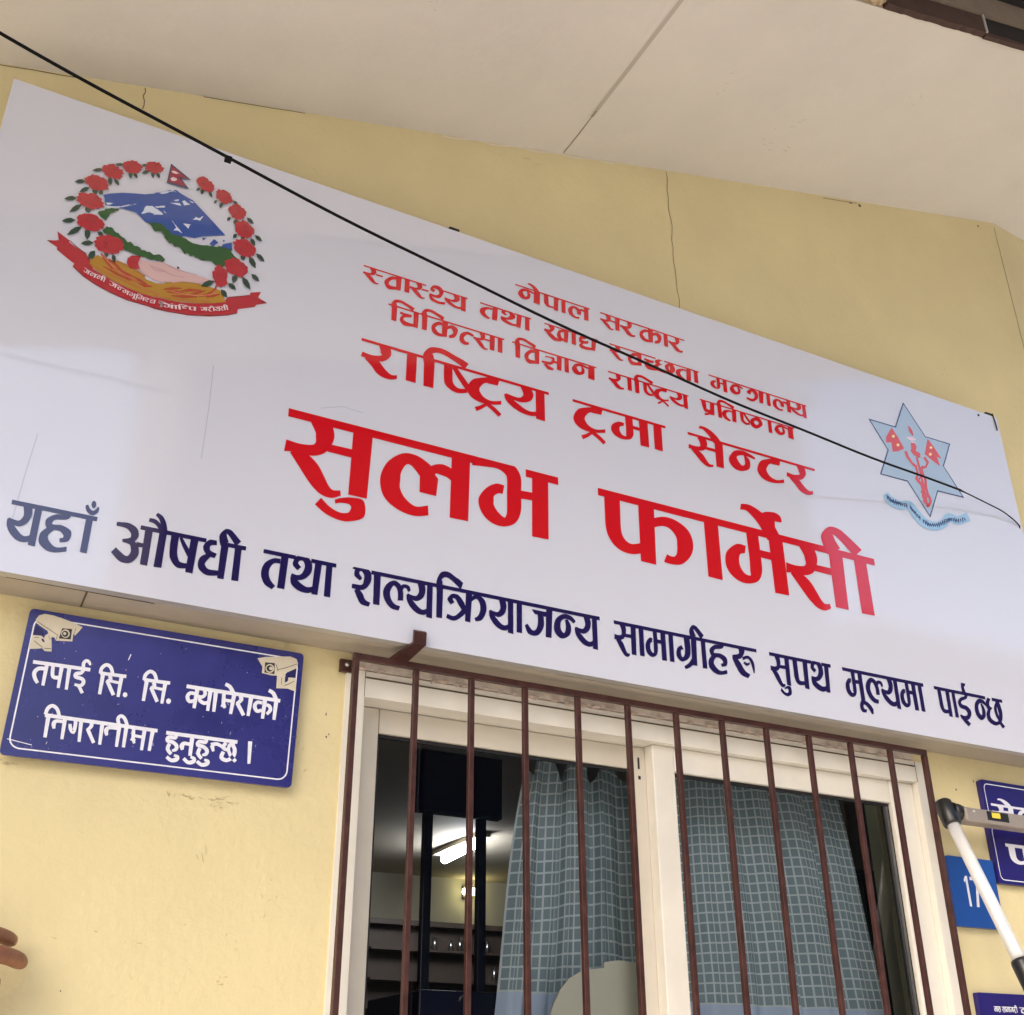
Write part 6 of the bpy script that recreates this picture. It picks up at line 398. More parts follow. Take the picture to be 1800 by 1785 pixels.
NOTICE = [[(.1382,.589),(.2202,.5898),(.22,.5955),(.1379,.5946)],[(.1567,.5869),(.1541,.5868),(.1502,.5867),(.1463,.5856),(.1433,.5832),(.1412,.5801),(.14,.5766),(.14,.5729),(.141,.5695),(.1424,.5665),(.1444,.5635),(.1466,.5609),(.1482,.5592),(.1516,.5623),(.1503,.5642),(.1485,.5668),(.1472,.5693),(.1463,.5715),(.1457,.5737),(.1456,.5752),(.1462,.5769),(.1474,.5788),(.1488,.5801),(.1512,.5808),(.1545,.581),(.1571,.5811)],[(.155,.5921),(.1555,.5582),(.1599,.558),(.1608,.5918)],[(.1642,.5901),(.1644,.5866),(.1648,.5818),(.1654,.5775),(.1662,.5745),(.1678,.5717),(.1708,.5699),(.1747,.5699),(.1788,.5708),(.1816,.5714),(.1803,.5771),(.1776,.5764),(.1739,.5756),(.1716,.5755),(.1714,.5757),(.1711,.5765),(.1705,.5785),(.17,.5822),(.1696,.5868),(.1694,.5902)],[(.1761,.5916),(.1773,.5577),(.1815,.5576),(.182,.5914)],[(.187,.592),(.1889,.5569),(.1931,.5568),(.1929,.592)],[(.2082,.5936),(.2078,.5918),(.2072,.5894),(.2066,.5881),(.205,.5875),(.2022,.587),(.1993,.5856),(.1975,.5826),(.1975,.579),(.1999,.5758),(.2034,.5748),(.2071,.5745),(.2094,.574),(.2102,.5733),(.2107,.5724),(.2109,.5718),(.2106,.5707),(.2099,.5692),(.2091,.5684),(.2072,.5681),(.2039,.5684),(.2015,.5687),(.201,.5647),(.2034,.564),(.207,.5632),(.2108,.5633),(.2137,.5654),(.2155,.5682),(.2163,.5714),(.2158,.5746),(.2141,.5773),(.2113,.5794),(.2077,.5803),(.204,.5806),(.2023,.581),(.2029,.5805),(.2031,.5804),(.2031,.5805),(.2042,.5811),(.2069,.5821),(.2099,.584),(.2118,.587),(.2128,.59),(.2134,.5919)],[(.2051,.5645),(.2126,.5535),(.2164,.5563),(.2091,.5676)],[(.2126,.5933),(.2121,.5955),(.2115,.5985),(.2114,.6006),(.2118,.6018),(.2126,.6031),(.213,.6036),(.2132,.6035),(.2141,.6029),(.215,.6023),(.216,.6014),(.217,.6001),(.2178,.599),(.2202,.6002),(.2199,.6016),(.2193,.6037),(.2182,.6058),(.2165,.6073),(.2143,.6083),(.2116,.6083),(.2093,.6068),(.2075,.6045),(.2064,.6014),(.2065,.5978),(.2072,.5944),(.2078,.5921)],[(.2363,.5928),(.2367,.557),(.2415,.5568),(.2424,.5927)],[(.2378,.5891),(.2378,.5913),(.2379,.5942),(.2384,.5964),(.2396,.5984),(.2413,.6005),(.2426,.6014),(.2438,.6013),(.2455,.6005),(.2471,.5992),(.2486,.5964),(.25,.5925),(.251,.5895),(.2559,.5913),(.2549,.5943),(.2533,.5988),(.2512,.6028),(.2483,.6054),(.2449,.607),(.2412,.607),(.2379,.605),(.2353,.602),(.2335,.5986),(.2328,.5948),(.2328,.5913),(.233,.5891)],[(.235,.5872),(.2737,.5878),(.2735,.5933),(.2348,.5924)],[(.2469,.5859),(.2478,.5846),(.2488,.5832),(.2489,.5836),(.2485,.5831),(.2467,.5814),(.2452,.58),(.2478,.5762),(.2495,.5772),(.2522,.579),(.2544,.5821),(.2535,.586),(.2517,.5882),(.2505,.5894)],[(.2446,.5779),(.257,.5572),(.2615,.5602),(.2492,.581)],[(.2498,.5777),(.2659,.5767),(.2661,.5811),(.25,.5821)],[(.2637,.5926),(.2639,.5569),(.2685,.5568),(.2698,.5924)],[(.3018,.5927),(.3016,.5563),(.3065,.5561),(.3081,.5925)],[(.3033,.5889),(.3034,.5911),(.3035,.594),(.304,.5963),(.3053,.5984),(.3071,.6005),(.3085,.6014),(.3097,.6013),(.3115,.6004),(.313,.5991),(.3145,.5963),(.316,.5923),(.317,.5893),(.322,.5911),(.321,.5942),(.3195,.5987),(.3174,.6028),(.3144,.6055),(.3109,.607),(.3071,.607),(.3037,.605),(.301,.602),(.299,.5985),(.2982,.5947),(.2982,.5912),(.2983,.5888)],[(.3004,.587),(.3403,.5876),(.3402,.5932),(.3003,.5922)],[(.3127,.5856),(.3136,.5843),(.3145,.5829),(.3147,.5833),(.3143,.5828),(.3124,.581),(.3108,.5796),(.3134,.5757),(.3152,.5768),(.3179,.5786),(.3203,.5817),(.3195,.5858),(.3176,.5879),(.3164,.5892)],[(.3101,.5775),(.3225,.5565),(.3272,.5595),(.3149,.5806)],[(.3155,.5773),(.3321,.5763),(.3324,.5808),(.3157,.5818)],[(.33,.5924),(.3297,.5562),(.3344,.5561),(.3363,.5923)],[(.366,.5863),(.5176,.5851),(.5179,.5911),(.3662,.5924)],[(.3827,.5817),(.3801,.5821),(.3762,.5826),(.3722,.582),(.3691,.5795),(.3672,.5763),(.3664,.5726),(.3673,.5688),(.3693,.5654),(.3728,.5629),(.3769,.5634),(.3804,.5651),(.3826,.5663),(.3804,.5712),(.3782,.5701),(.3754,.5689),(.3743,.5687),(.3739,.5694),(.3729,.5713),(.3725,.5728),(.3727,.5741),(.3735,.5758),(.3742,.5767),(.3761,.5769),(.3794,.5766),(.382,.5763)],[(.38,.588),(.3791,.5562),(.3843,.5559),(.3867,.5878)],[(.3831,.5738),(.3857,.5734),(.3895,.5729),(.3934,.5733),(.3965,.5756),(.3983,.5786),(.3992,.5817),(.3985,.5849),(.3971,.587),(.3962,.5882),(.392,.5851),(.3927,.5839),(.3935,.5826),(.3936,.582),(.3932,.5809),(.3924,.5793),(.3917,.5785),(.3896,.5782),(.3863,.5784),(.3837,.5787)],[(.3867,.5753),(.3864,.5739),(.386,.5713),(.387,.568),(.3896,.5658),(.3927,.5641),(.3965,.5633),(.4003,.5642),(.4036,.5659),(.4057,.5671),(.4035,.572),(.4013,.571),(.3986,.5698),(.3966,.5693),(.3949,.5698),(.3928,.5709),(.3917,.5717),(.3915,.572),(.3916,.5733),(.3916,.5746)],[(.4006,.5874),(.4007,.5549),(.4057,.5549),(.4073,.5874)],[(.4094,.5872),(.4103,.5547),(.4153,.5549),(.4161,.5874)],[(.4227,.5868),(.4229,.5818),(.4232,.5749),(.4238,.5689),(.4253,.5652),(.4272,.563),(.4283,.5619),(.432,.5652),(.4312,.5664),(.4303,.5679),(.4297,.5703),(.4292,.5755),(.4288,.5823),(.4286,.5873)],[(.4227,.5648),(.4297,.5636),(.4308,.5693),(.4238,.5705)],[(.4265,.5735),(.438,.5733),(.4382,.5786),(.4267,.5788)],[(.4387,.5889),(.4371,.5553),(.4422,.555),(.4456,.5887)],[(.4254,.5995),(.4274,.5987),(.4299,.5977),(.432,.5962),(.434,.5935),(.4363,.5896),(.4379,.5868),(.4436,.5904),(.4419,.5933),(.4393,.5974),(.4363,.6011),(.4327,.6033),(.4293,.6043),(.4271,.6049)],[(.4493,.5849),(.4501,.5834),(.4509,.5817),(.4511,.5813),(.4501,.5795),(.4476,.5766),(.4457,.5744),(.449,.5709),(.4513,.5727),(.4546,.5756),(.4573,.5793),(.4573,.5837),(.4558,.5866),(.4549,.5883)],[(.4457,.5724),(.4582,.5541),(.4632,.5576),(.451,.5761)],[(.4661,.5864),(.4651,.5559),(.4702,.5557),(.4731,.5862)],[(.489,.5828),(.4867,.5832),(.4831,.5835),(.4793,.5828),(.4762,.5802),(.4743,.5768),(.4736,.573),(.4746,.5691),(.4767,.5655),(.4802,.5629),(.4846,.5633),(.4879,.5651),(.4901,.5664),(.4878,.571),(.4857,.57),(.4831,.5689),(.4822,.5688),(.4816,.5696),(.4805,.5718),(.48,.5736),(.4802,.5749),(.481,.5766),(.4817,.5776),(.4831,.5779),(.4859,.5777),(.4881,.5775)],[(.4891,.5867),(.4887,.5548),(.494,.5548),(.4961,.5868)],[(.4931,.5754),(.4951,.5753),(.4975,.5751),(.4987,.5747),(.4991,.5738),(.4997,.5722),(.4998,.571),(.499,.5692),(.4972,.5666),(.4957,.5646),(.4995,.5614),(.5012,.5633),(.5038,.5662),(.5058,.5698),(.5057,.5737),(.5045,.577),(.5021,.5797),(.4986,.5807),(.4954,.5806),(.4933,.5804)],[(.5078,.5895),(.5075,.5555),(.5127,.5555),(.5149,.5896)],[(.4963,.5999),(.4983,.5991),(.5009,.598),(.5029,.5965),(.5047,.5935),(.5067,.5894),(.5081,.5864),(.5143,.5896),(.5128,.5927),(.5105,.5971),(.5077,.6012),(.5041,.6036),(.5008,.6049),(.4986,.6056)],[(.1685,.5118),(.3315,.5104),(.3315,.516),(.1682,.5175)],[(.1703,.5146),(.1715,.482),(.1761,.4818),(.1763,.5144)],[(.1712,.5151),(.1715,.5177),(.172,.5211),(.1728,.5237),(.1739,.5254),(.1753,.5268),(.1764,.5273),(.1778,.5269),(.1798,.5257),(.1816,.524),(.1833,.5211),(.1849,.5173),(.1861,.5145),(.1905,.5163),(.1894,.5192),(.1877,.5235),(.1855,.5273),(.1826,.5301),(.1794,.532),(.1759,.5327),(.1726,.5316),(.1699,.5293),(.168,.5263),(.1669,.5225),(.1666,.5186),(.1664,.5159)],[(.1967,.5105),(.1935,.5107),(.189,.5109),(.185,.5106),(.182,.5093),(.1801,.507),(.1793,.504),(.1799,.5007),(.1812,.4978),(.1822,.4959),(.1859,.497),(.1856,.499),(.1854,.5017),(.1855,.5033),(.1856,.5041),(.1856,.5048),(.1864,.5056),(.1894,.506),(.1936,.5059),(.1967,.5058)],[(.1937,.516),(.1951,.4824),(.1995,.4823),(.1995,.5159)],[(.2027,.5061),(.2029,.5042),(.2033,.5013),(.2043,.4983),(.206,.4955),(.2083,.4929),(.2127,.4921),(.2145,.4957),(.2149,.4996),(.215,.5036),(.2149,.5078),(.2145,.5121),(.2143,.5151),(.2089,.5147),(.2093,.5117),(.2097,.5076),(.2099,.5038),(.2098,.5002),(.2095,.497),(.2099,.4967),(.2114,.4971),(.2101,.4988),(.2089,.5007),(.2081,.5026),(.2075,.5049),(.207,.5067)],[(.2165,.5166),(.2194,.4815),(.2238,.4816),(.2224,.5167)],[(.231,.5138),(.2316,.512),(.2324,.5097),(.2325,.5083),(.2316,.5062),(.2296,.5033),(.2281,.5012),(.2311,.4983),(.233,.5002),(.2357,.503),(.2378,.5066),(.2378,.5107),(.2367,.5138),(.2359,.5158)],[(.2285,.5004),(.2402,.4813),(.2444,.484),(.2329,.5032)],[(.2469,.5165),(.2487,.4813),(.2532,.4812),(.2529,.5165)],[(.2729,.5108),(.2694,.511),(.2645,.5113),(.2601,.511),(.2568,.5095),(.2547,.507),(.2537,.5037),(.2545,.5002),(.256,.4973),(.2572,.4954),(.2609,.4969),(.2605,.499),(.2601,.5016),(.2602,.5032),(.2603,.504),(.2605,.505),(.2615,.5059),(.2648,.5064),(.2694,.5063),(.2728,.5063)],[(.272,.5168),(.2729,.4811),(.2774,.481),(.278,.5167)],[(.2821,.5163),(.283,.4816),(.2876,.4815),(.2881,.5162)],[(.2764,.5157),(.2755,.5181),(.2743,.5211),(.2739,.5232),(.2743,.5244),(.275,.5256),(.2754,.5259),(.2759,.5257),(.2775,.5246),(.2791,.523),(.2808,.5201),(.2827,.5162),(.284,.5134),(.2886,.5156),(.2873,.5185),(.2855,.5227),(.2832,.5264),(.2807,.529),(.2778,.5307),(.2745,.5312),(.2715,.5296),(.2695,.5269),(.2686,.5234),(.2693,.5196),(.2708,.5161),(.2718,.5137)],[(.2934,.5131),(.2937,.5085),(.2942,.502),(.2949,.4964),(.2962,.4927),(.2976,.4902),(.2986,.4887),(.3018,.4904),(.3013,.492),(.3006,.4942),(.2999,.4973),(.2994,.5024),(.2988,.5088),(.2985,.5134)],[(.2931,.4941),(.2997,.4909),(.3016,.4955),(.2951,.4987)],[(.2972,.499),(.3093,.4984),(.3094,.503),(.2973,.5035)],[(.3092,.5156),(.3097,.4808),(.3143,.4806),(.3153,.5154)],[(.3215,.516),(.3209,.4813),(.3255,.481),(.3277,.5157)],[(.3448,.5092),(.4553,.509),(.4554,.5147),(.3447,.515)],[(.3565,.5099),(.357,.5086),(.3574,.5075),(.3584,.5085),(.3567,.5086),(.3527,.5089),(.3486,.5085),(.3457,.5057),(.3446,.5021),(.3462,.498),(.3498,.4966),(.3532,.4964),(.3558,.4959),(.3576,.4949),(.3593,.4935),(.3601,.4925),(.3603,.4917),(.3602,.4905),(.3601,.4898),(.3595,.4892),(.3578,.4883),(.3563,.4876),(.3572,.4842),(.3588,.4843),(.3614,.4847),(.3641,.4861),(.3657,.4889),(.3661,.492),(.3654,.4952),(.3633,.4979),(.3606,.4998),(.3576,.5014),(.354,.5022),(.3508,.5025),(.35,.5026),(.3505,.502),(.3506,.5027),(.3507,.5031),(.3527,.5032),(.3567,.503),(.3607,.5035),(.3629,.5073),(.3623,.5102),(.3619,.5117)],[(.3494,.4969),(.3485,.4946),(.3473,.491),(.3472,.4866),(.3496,.4828),(.3526,.4802),(.3547,.4784),(.3581,.4823),(.3562,.4841),(.354,.4866),(.3529,.4882),(.353,.4899),(.3537,.4928),(.3544,.495)],[(.3486,.4734),(.3505,.4719),(.3535,.4697),(.3572,.4681),(.361,.4682),(.3644,.4691),(.3672,.4707),(.369,.4732),(.3695,.4762),(.3681,.4794),(.3653,.4805),(.3626,.4807),(.3609,.4807),(.3603,.4772),(.362,.4767),(.3639,.4759),(.3643,.4756),(.3636,.4762),(.3634,.476),(.3631,.4758),(.3618,.475),(.3597,.4741),(.3581,.4737),(.3561,.4745),(.3535,.4762),(.3515,.4776)],[(.3849,.501),(.3818,.5015),(.3774,.5021),(.3732,.5021),(.3699,.5004),(.3679,.4978),(.3671,.4948),(.3678,.4918),(.3693,.4895),(.3703,.4881),(.3743,.4897),(.3742,.4913),(.3742,.4934),(.3744,.4945),(.3745,.4951),(.3744,.4959),(.3745,.4964),(.3772,.4966),(.3813,.4963),(.3843,.4961)],[(.3815,.5093),(.382,.4812),(.3875,.4812),(.3881,.5093)],[(.374,.4742),(.376,.4724),(.379,.4699),(.3827,.468),(.3867,.468),(.3901,.4691),(.3929,.4708),(.3946,.4735),(.3949,.4766),(.3934,.4797),(.3906,.481),(.3878,.4813),(.386,.4814),(.3853,.4779),(.387,.4773),(.389,.4764),(.3895,.476),(.389,.4762),(.3887,.4759),(.3884,.4756),(.3873,.4748),(.3854,.4739),(.3839,.4736),(.3819,.4745),(.3792,.4766),(.3772,.4782)],[(.4033,.5091),(.4038,.5078),(.4042,.5067),(.4052,.5077),(.4035,.5078),(.3994,.5081),(.3952,.5077),(.3922,.5049),(.3911,.5012),(.3926,.4971),(.3963,.4957),(.3998,.4955),(.4024,.495),(.4043,.4939),(.406,.4925),(.4068,.4915),(.4069,.4907),(.4068,.4895),(.4068,.4888),(.4061,.4882),(.4043,.4873),(.4028,.4866),(.4036,.4831),(.4054,.4833),(.408,.4836),(.4108,.4851),(.4124,.4879),(.4129,.491),(.4122,.4943),(.4101,.4969),(.4074,.4989),(.4043,.5005),(.4007,.5013),(.3974,.5017),(.3966,.5017),(.397,.5011),(.3972,.5018),(.3973,.5022),(.3993,.5024),(.4034,.5021),(.4075,.5026),(.4098,.5065),(.4092,.5094),(.4088,.511)],[(.3959,.4959),(.3949,.4936),(.3937,.49),(.3936,.4856),(.396,.4818),(.399,.4791),(.4011,.4773),(.4046,.4812),(.4027,.4831),(.4004,.4855),(.3993,.4872),(.3995,.4889),(.4003,.4918),(.401,.4941)],[(.3948,.4722),(.3967,.4707),(.3998,.4685),(.4035,.4669),(.4074,.4669),(.4108,.4679),(.4137,.4695),(.4156,.472),(.4162,.475),(.4148,.4783),(.4119,.4794),(.4092,.4796),(.4074,.4796),(.4068,.4761),(.4085,.4755),(.4105,.4748),(.4108,.4744),(.4102,.4751),(.4099,.4749),(.4096,.4746),(.4083,.4738),(.4062,.4729),(.4045,.4726),(.4024,.4733),(.3998,.4751),(.3978,.4764)],[(.4158,.4991),(.418,.5001),(.4209,.5014),(.4233,.502),(.4258,.5016),(.4288,.5004),(.4311,.4994),(.4332,.504),(.4309,.5051),(.4275,.5067),(.4235,.5076),(.4194,.507),(.4158,.5058),(.4135,.5049)],[(.4132,.5004),(.4177,.4919),(.4213,.4932),(.4198,.5027)],[(.4353,.51),(.4338,.5076),(.4317,.504),(.4311,.4992),(.4348,.4961),(.4386,.4953),(.4412,.4949),(.4424,.4998),(.44,.5005),(.4373,.5015),(.4369,.5014),(.4373,.5019),(.4388,.5048),(.4401,.5071)],[(.4324,.495),(.4313,.4924),(.4299,.4882),(.43,.4835),(.4333,.4801),(.4375,.4785),(.4419,.4784),(.4462,.48),(.4503,.4827),(.4536,.4864),(.4554,.491),(.456,.496),(.4554,.5008),(.4531,.505),(.4498,.5084),(.4456,.5103),(.4418,.5076),(.4404,.5038),(.44,.4998),(.4406,.4961),(.442,.4923),(.4441,.4886),(.4475,.4849),(.4513,.4814),(.454,.4791),(.4577,.4833),(.4551,.4856),(.4515,.4889),(.4486,.492),(.4468,.4948),(.4455,.4977),(.445,.5001),(.4454,.5026),(.4463,.5047),(.4456,.5046),(.446,.5039),(.4482,.5015),(.4494,.4989),(.4496,.496),(.4491,.4925),(.4481,.4897),(.4462,.4873),(.4434,.4852),(.441,.4841),(.4389,.4844),(.4367,.4854),(.4359,.4859),(.4361,.4872),(.437,.4905),(.4379,.4931)],[(.4472,.5139),(.4467,.5067),(.4518,.5063),(.4526,.5135)],[(.4721,.5154),(.4745,.4801),(.4793,.4804),(.4787,.5159)],[(.2753,.566),(.2785,.5646),(.2797,.5616),(.2782,.5583),(.2753,.5576),(.2727,.5601),(.2729,.5638)],[(.341,.5661),(.3445,.5647),(.3457,.5614),(.344,.5577),(.3408,.557),(.338,.5597),(.3383,.5637)]]

GLYPHS['reph'] = (0, [GLYPHS['reph_e'][1][1]], [], [])
_k = GLYPHS['ka']; GLYPHS['half_ka'] = (_k[0]*.80, [_k[1][0], (_k[1][1][0][:3], _k[1][1][1][:3])], _k[2], None)
GLYPHS['sha_half'] = (GLYPHS['sha'][0]*.72, GLYPHS['sha'][1], [], [])
GLYPHS['da'] = (.75, [GLYPHS['dya'][1][0]], [], None)
# ------------------------------------------------------------ setting: ground
bm = bmesh.new(); bmesh.ops.create_grid(bm, x_segments=40, y_segments=40, size=120)
for v in bm.verts: v.co.z = GZ
tag(obj('ground', bm, M['ground']), None, None, kind='structure')
# ------------------------------------------------------------ the building
bld = thing('building', 'cream yellow painted building wall under a sloping beige soffit', 'building', (1.2, WY, GZ))
WX0, WX1, WZ1 = .633, 1.972, .669        # window opening
WZ0 = -.55
bm = bmesh.new()
XL, XR = -7.0, 2.68
def wq(pts): bm.faces.new([bm.verts.new(p) for p in pts])
def wface(x0,x1,z0,z1,y=WY): wq([(x0,y,z0),(x1,y,z0),(x1,y,z1),(x0,y,z1)])
TOPZ = 6.5
wface(XL,WX0,GZ,TOPZ); wface(WX1,XR,GZ,TOPZ); wface(WX0,WX1,WZ1,TOPZ); wface(WX0,WX1,GZ,WZ0)
for a,b,c,d in [(WX0,WX0,WZ0,WZ1),(WX1,WX1,WZ0,WZ1)]: wq([(a,WY,c),(a,WY+.16,c),(a,WY+.16,d),(a,WY,d)])
wq([(WX0,WY,WZ1),(WX1,WY,WZ1),(WX1,WY+.16,WZ1),(WX0,WY+.16,WZ1)]); wq([(WX0,WY,WZ0),(WX1,WY,WZ0),(WX1,WY+.16,WZ0),(WX0,WY+.16,WZ0)])
wq([(XR,WY,GZ),(6.5,WY+.98,GZ),(6.5,WY+.98,TOPZ),(XR,WY,TOPZ)])      # the wall bends away at the right
wall = obj('wall', bm, M['wall'], bld)
# hairline cracks, old nail holes and scuffs on the paint
def strip(bm, pts, w, y):
    for i in range(len(pts)-1):
        a = Vector((pts[i][0],0,pts[i][1])); b = Vector((pts[i+1][0],0,pts[i+1][1])); t = (b-a).normalized(); n = Vector((-t.z,0,t.x))*w/2
        q = [a+n,b+n,b-n,a-n]; f = bm.faces.new([bm.verts.new((p.x,y,p.z)) for p in q]); f.normal_update()
        if f.normal.y>0: f.normal_flip()
def jitter(a, b, n, amp):
    out=[]
    for i in range(n+1):
        t=i/n; out.append((a[0]*(1-t)+b[0]*t+random.uniform(-amp,amp)*(0<i<n), a[1]*(1-t)+b[1]*t+random.uniform(-amp,amp)*.3*(0<i<n)))
    return out
yb = WY-.0008
for pts,w in [(jitter((1.404,2.132),(1.409,1.64),22,.0035),.0016),(jitter((.138,1.791),(.141,1.735),5,.002),.0018),([(2.677,2.46),(2.677,1.6)],.0018),(jitter((.25,1.822),(.46,1.878),8,.0012),.0018),(jitter((-.3,1.674),(.02,1.757),8,.002),.002),(jitter((1.95,2.274),(2.08,2.309),8,.001),.002)]:
    bm = bmesh.new(); strip(bm, pts, w, yb); obj('crack', bm, M['crack'], wall)
def blob(bm, x, z, r, y, n=9, el=1):
    f = bm.faces.new([bm.verts.new((x+r*el*random.uniform(.75,1.2)*math.cos(6.283*i/n), y, z+r*random.uniform(.75,1.2)*math.sin(6.283*i/n))) for i in range(n)]); f.normal_update()
    if f.normal.y>0: f.normal_flip()
bm = bmesh.new(); yb = WY-.0009
for x,z,r,e in [(2.09,2.305,.006,1),(2.055,2.30,.003,2.4),(2.60,2.435,.004,1),(2.056,.62,.0022,1),(2.115,.645,.003,.6),(.255,.145,.0012,.7),(.606,.545,.0022,.6),(.610,.55,.002,.5),(.603,.583,.003,.35)]: blob(bm,x,z,r,yb,el=e)
obj('stain', bm, M['stain'], wall)['kind'] = 'stuff'
bm = bmesh.new(); yb = WY-.0007
def scuffs(cx, cz, sx, sz, n, l, ang=0, da=.25):
    for i in range(n):
        x=random.gauss(cx,sx); z=random.gauss(cz,sz); a=ang+random.gauss(0,da); k=random.uniform(.3,1)*l
        strip(bm, [(x,z),(x+k*.5*math.cos(a),z+k*.5*math.sin(a)),(x+k*math.cos(a),z+k*math.sin(a+.1))], random.uniform(.0004,.0011), yb)
scuffs(.40,.424,.012,.002,5,.012); scuffs(.375,.422,.006,.003,6,.006,1.5); scuffs(.44,.423,.012,.0025,8,.016); scuffs(.435,.412,.008,.003,6,.007); scuffs(.125,.444,.008,.0015,7,.012)
scuffs(.49,.215,.006,.006,7,.005,1.2,.5); scuffs(.475,.165,.006,.005,6,.005,.8,.8); scuffs(.535,.30,.01,.04,6,.006,1.5,.3); scuffs(.30,.22,.05,.03,5,.008,0,.8); scuffs(.42,.33,.006,.012,3,.014,1.9,.1)
scuffs(1.95,2.06,.004,.006,4,.010,1.6,.2); scuffs(2.30,1.80,.01,.02,4,.008,1.2,.5); scuffs(1.0,1.98,.02,.01,5,.02,.27,.1)
scuffs(2.24,.60,.02,.01,5,.01,0,.5); scuffs(.56,.5,.01,.05,7,.006,1.5,.5)
obj('smudge', bm, M['smudge'], wall)['kind'] = 'stuff'
# sloping soffit: the underside of the stair flight above
EY = 1.19
bm = bmesh.new(); X0,X1 = -6.0, 6.0
n=60
def yw(x): return WY+.02 if x<XR else WY+.02+(x-XR)*.2565
prev=None
for i in range(n+1):
    x = X0+(X1-X0)*i/n
    a = bm.verts.new((x,EY,soffit_z(x))); b = bm.verts.new((x,yw(x),soffit_z(x))); c = bm.verts.new((x,EY,soffit_z(x)+.13)); d = bm.verts.new((x,yw(x),soffit_z(x)+.13))
    if prev: bm.faces.new((prev[0],a,b,prev[1])); bm.faces.new((prev[2],prev[3],d,c)); bm.faces.new((prev[0],prev[2],c,a))
    prev=(a,b,c,d)
bmesh.ops.recalc_face_normals(bm, faces=bm.faces)
soffit = obj('soffit', bm, M['soffit'], bld)
def sof_strip(bm, pts, w, dz=-.0009):
    for i in range(len(pts)-1):
        a=Vector((*pts[i],0)); b=Vector((*pts[i+1],0)); t=(b-a).normalized(); nn=Vector((-t.y,t.x,0))*w/2
        f=bm.faces.new([bm.verts.new((p.x,p.y,soffit_z(p.x)+dz)) for p in (a+nn,b+nn,b-nn,a-nn)]); f.normal_update()
        if f.normal.z>0: f.normal_flip()
bm = bmesh.new()
sof_strip(bm, [(1.0965,1.79),(1.098,1.72),(1.097,1.64)], .0022)
obj('crack', bm, M['crack'], soffit)
M['seam'] = mat('soffit_seam', (.50,.455,.39), .9)
bm = bmesh.new(); sof_strip(bm, [(1.097,1.66),(1.0965,1.5),(1.0955,1.3),(1.095,1.192)], .011, -.0006); obj('seam', bm, M['seam'], soffit)
bm = bmesh.new()
for cx,cy in ((1.62,1.55),(1.60,1.62),(1.66,1.66),(1.35,1.5),(.6,1.45),(1.9,1.4)):
    for k in range(4):
        x=random.gauss(cx,.02); y=random.gauss(cy,.015); sof_strip(bm, [(x,y),(x+random.uniform(.004,.016),y+random.uniform(-.006,.006))], .0012)
obj('scuff', bm, M['seam'], soffit)['kind'] = 'stuff'
bm = bmesh.new()
for i in range(30):
    x=.78+i*.0155; strip(bm, [(x,soffit_z(x)-.004-.003*math.sin(i*.9)),(x+.0155,soffit_z(x+.0155)-.004-.003*math.sin((i+1)*.9))], .004, WY-.001)
obj('whitewash_line', bm, M['white_line'], soffit)
# fascia members seen beyond the outer edge of the soffit
def fascia(name, xa, xb, za, zb, y0, y1, m, jag=0, parent=bld):
    bm = bmesh.new(); N=24; pr=None
    for i in range(N+1):
        x=xa+(xb-xa)*i/N; s=soffit_z(x)
        lo=s+za+random.uniform(-jag,jag); hi=s+zb
        r=[bm.verts.new((x,y0,lo)),bm.verts.new((x,y0,hi)),bm.verts.new((x,y1,hi)),bm.verts.new((x,y1,lo))]
        if pr:
            for k in range(4): bm.faces.new((pr[k],pr[(k+1)%4],r[(k+1)%4],r[k]))
        else: bm.faces.new(r)
        pr=r
    bm.faces.new(pr[::-1]); bmesh.ops.recalc_face_normals(bm, faces=bm.faces)
    return obj(name, bm, m, parent)
fascia('fascia_channel', 1.575, 1.905, -.004, .052, 1.172, 1.188, M['rustbrown'], .002)
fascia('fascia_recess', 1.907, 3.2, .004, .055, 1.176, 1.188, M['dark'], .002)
fascia('fascia_lip', 1.907, 3.2, -.008, .0035, 1.176, 1.188, M['rustbrown'], .003)
fascia('fascia_board', .6, 3.2, .054, .122, 1.166, 1.188, M['tan'])
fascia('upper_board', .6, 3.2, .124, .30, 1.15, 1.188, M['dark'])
fascia('joint_strip', 1.9015, 1.9065, -.006, .056, 1.168, 1.1715, M['sign_side'])
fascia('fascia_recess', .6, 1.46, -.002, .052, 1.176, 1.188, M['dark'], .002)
bm = bmesh.new()
for i in range(34):
    x=random.uniform(1.455,1.575); s=random.uniform(.006,.016)
    r=bmesh.ops.create_icosphere(bm, subdivisions=1, radius=s)
    for v in r['verts']: v.co = Vector((v.co.x*1.5*random.uniform(.8,1.2)+x, v.co.y*.8+1.18, v.co.z*random.uniform(.7,1.1)+soffit_z(x)+random.uniform(.004,.045)))
obj('broken_plaster', bm, M['plaster'], bld)['kind'] = 'stuff'
# outer part of the stair flight, nearer the street
fascia('outer_stair', -6, 6, .131, .30, .40, 1.145, M['concrete'])
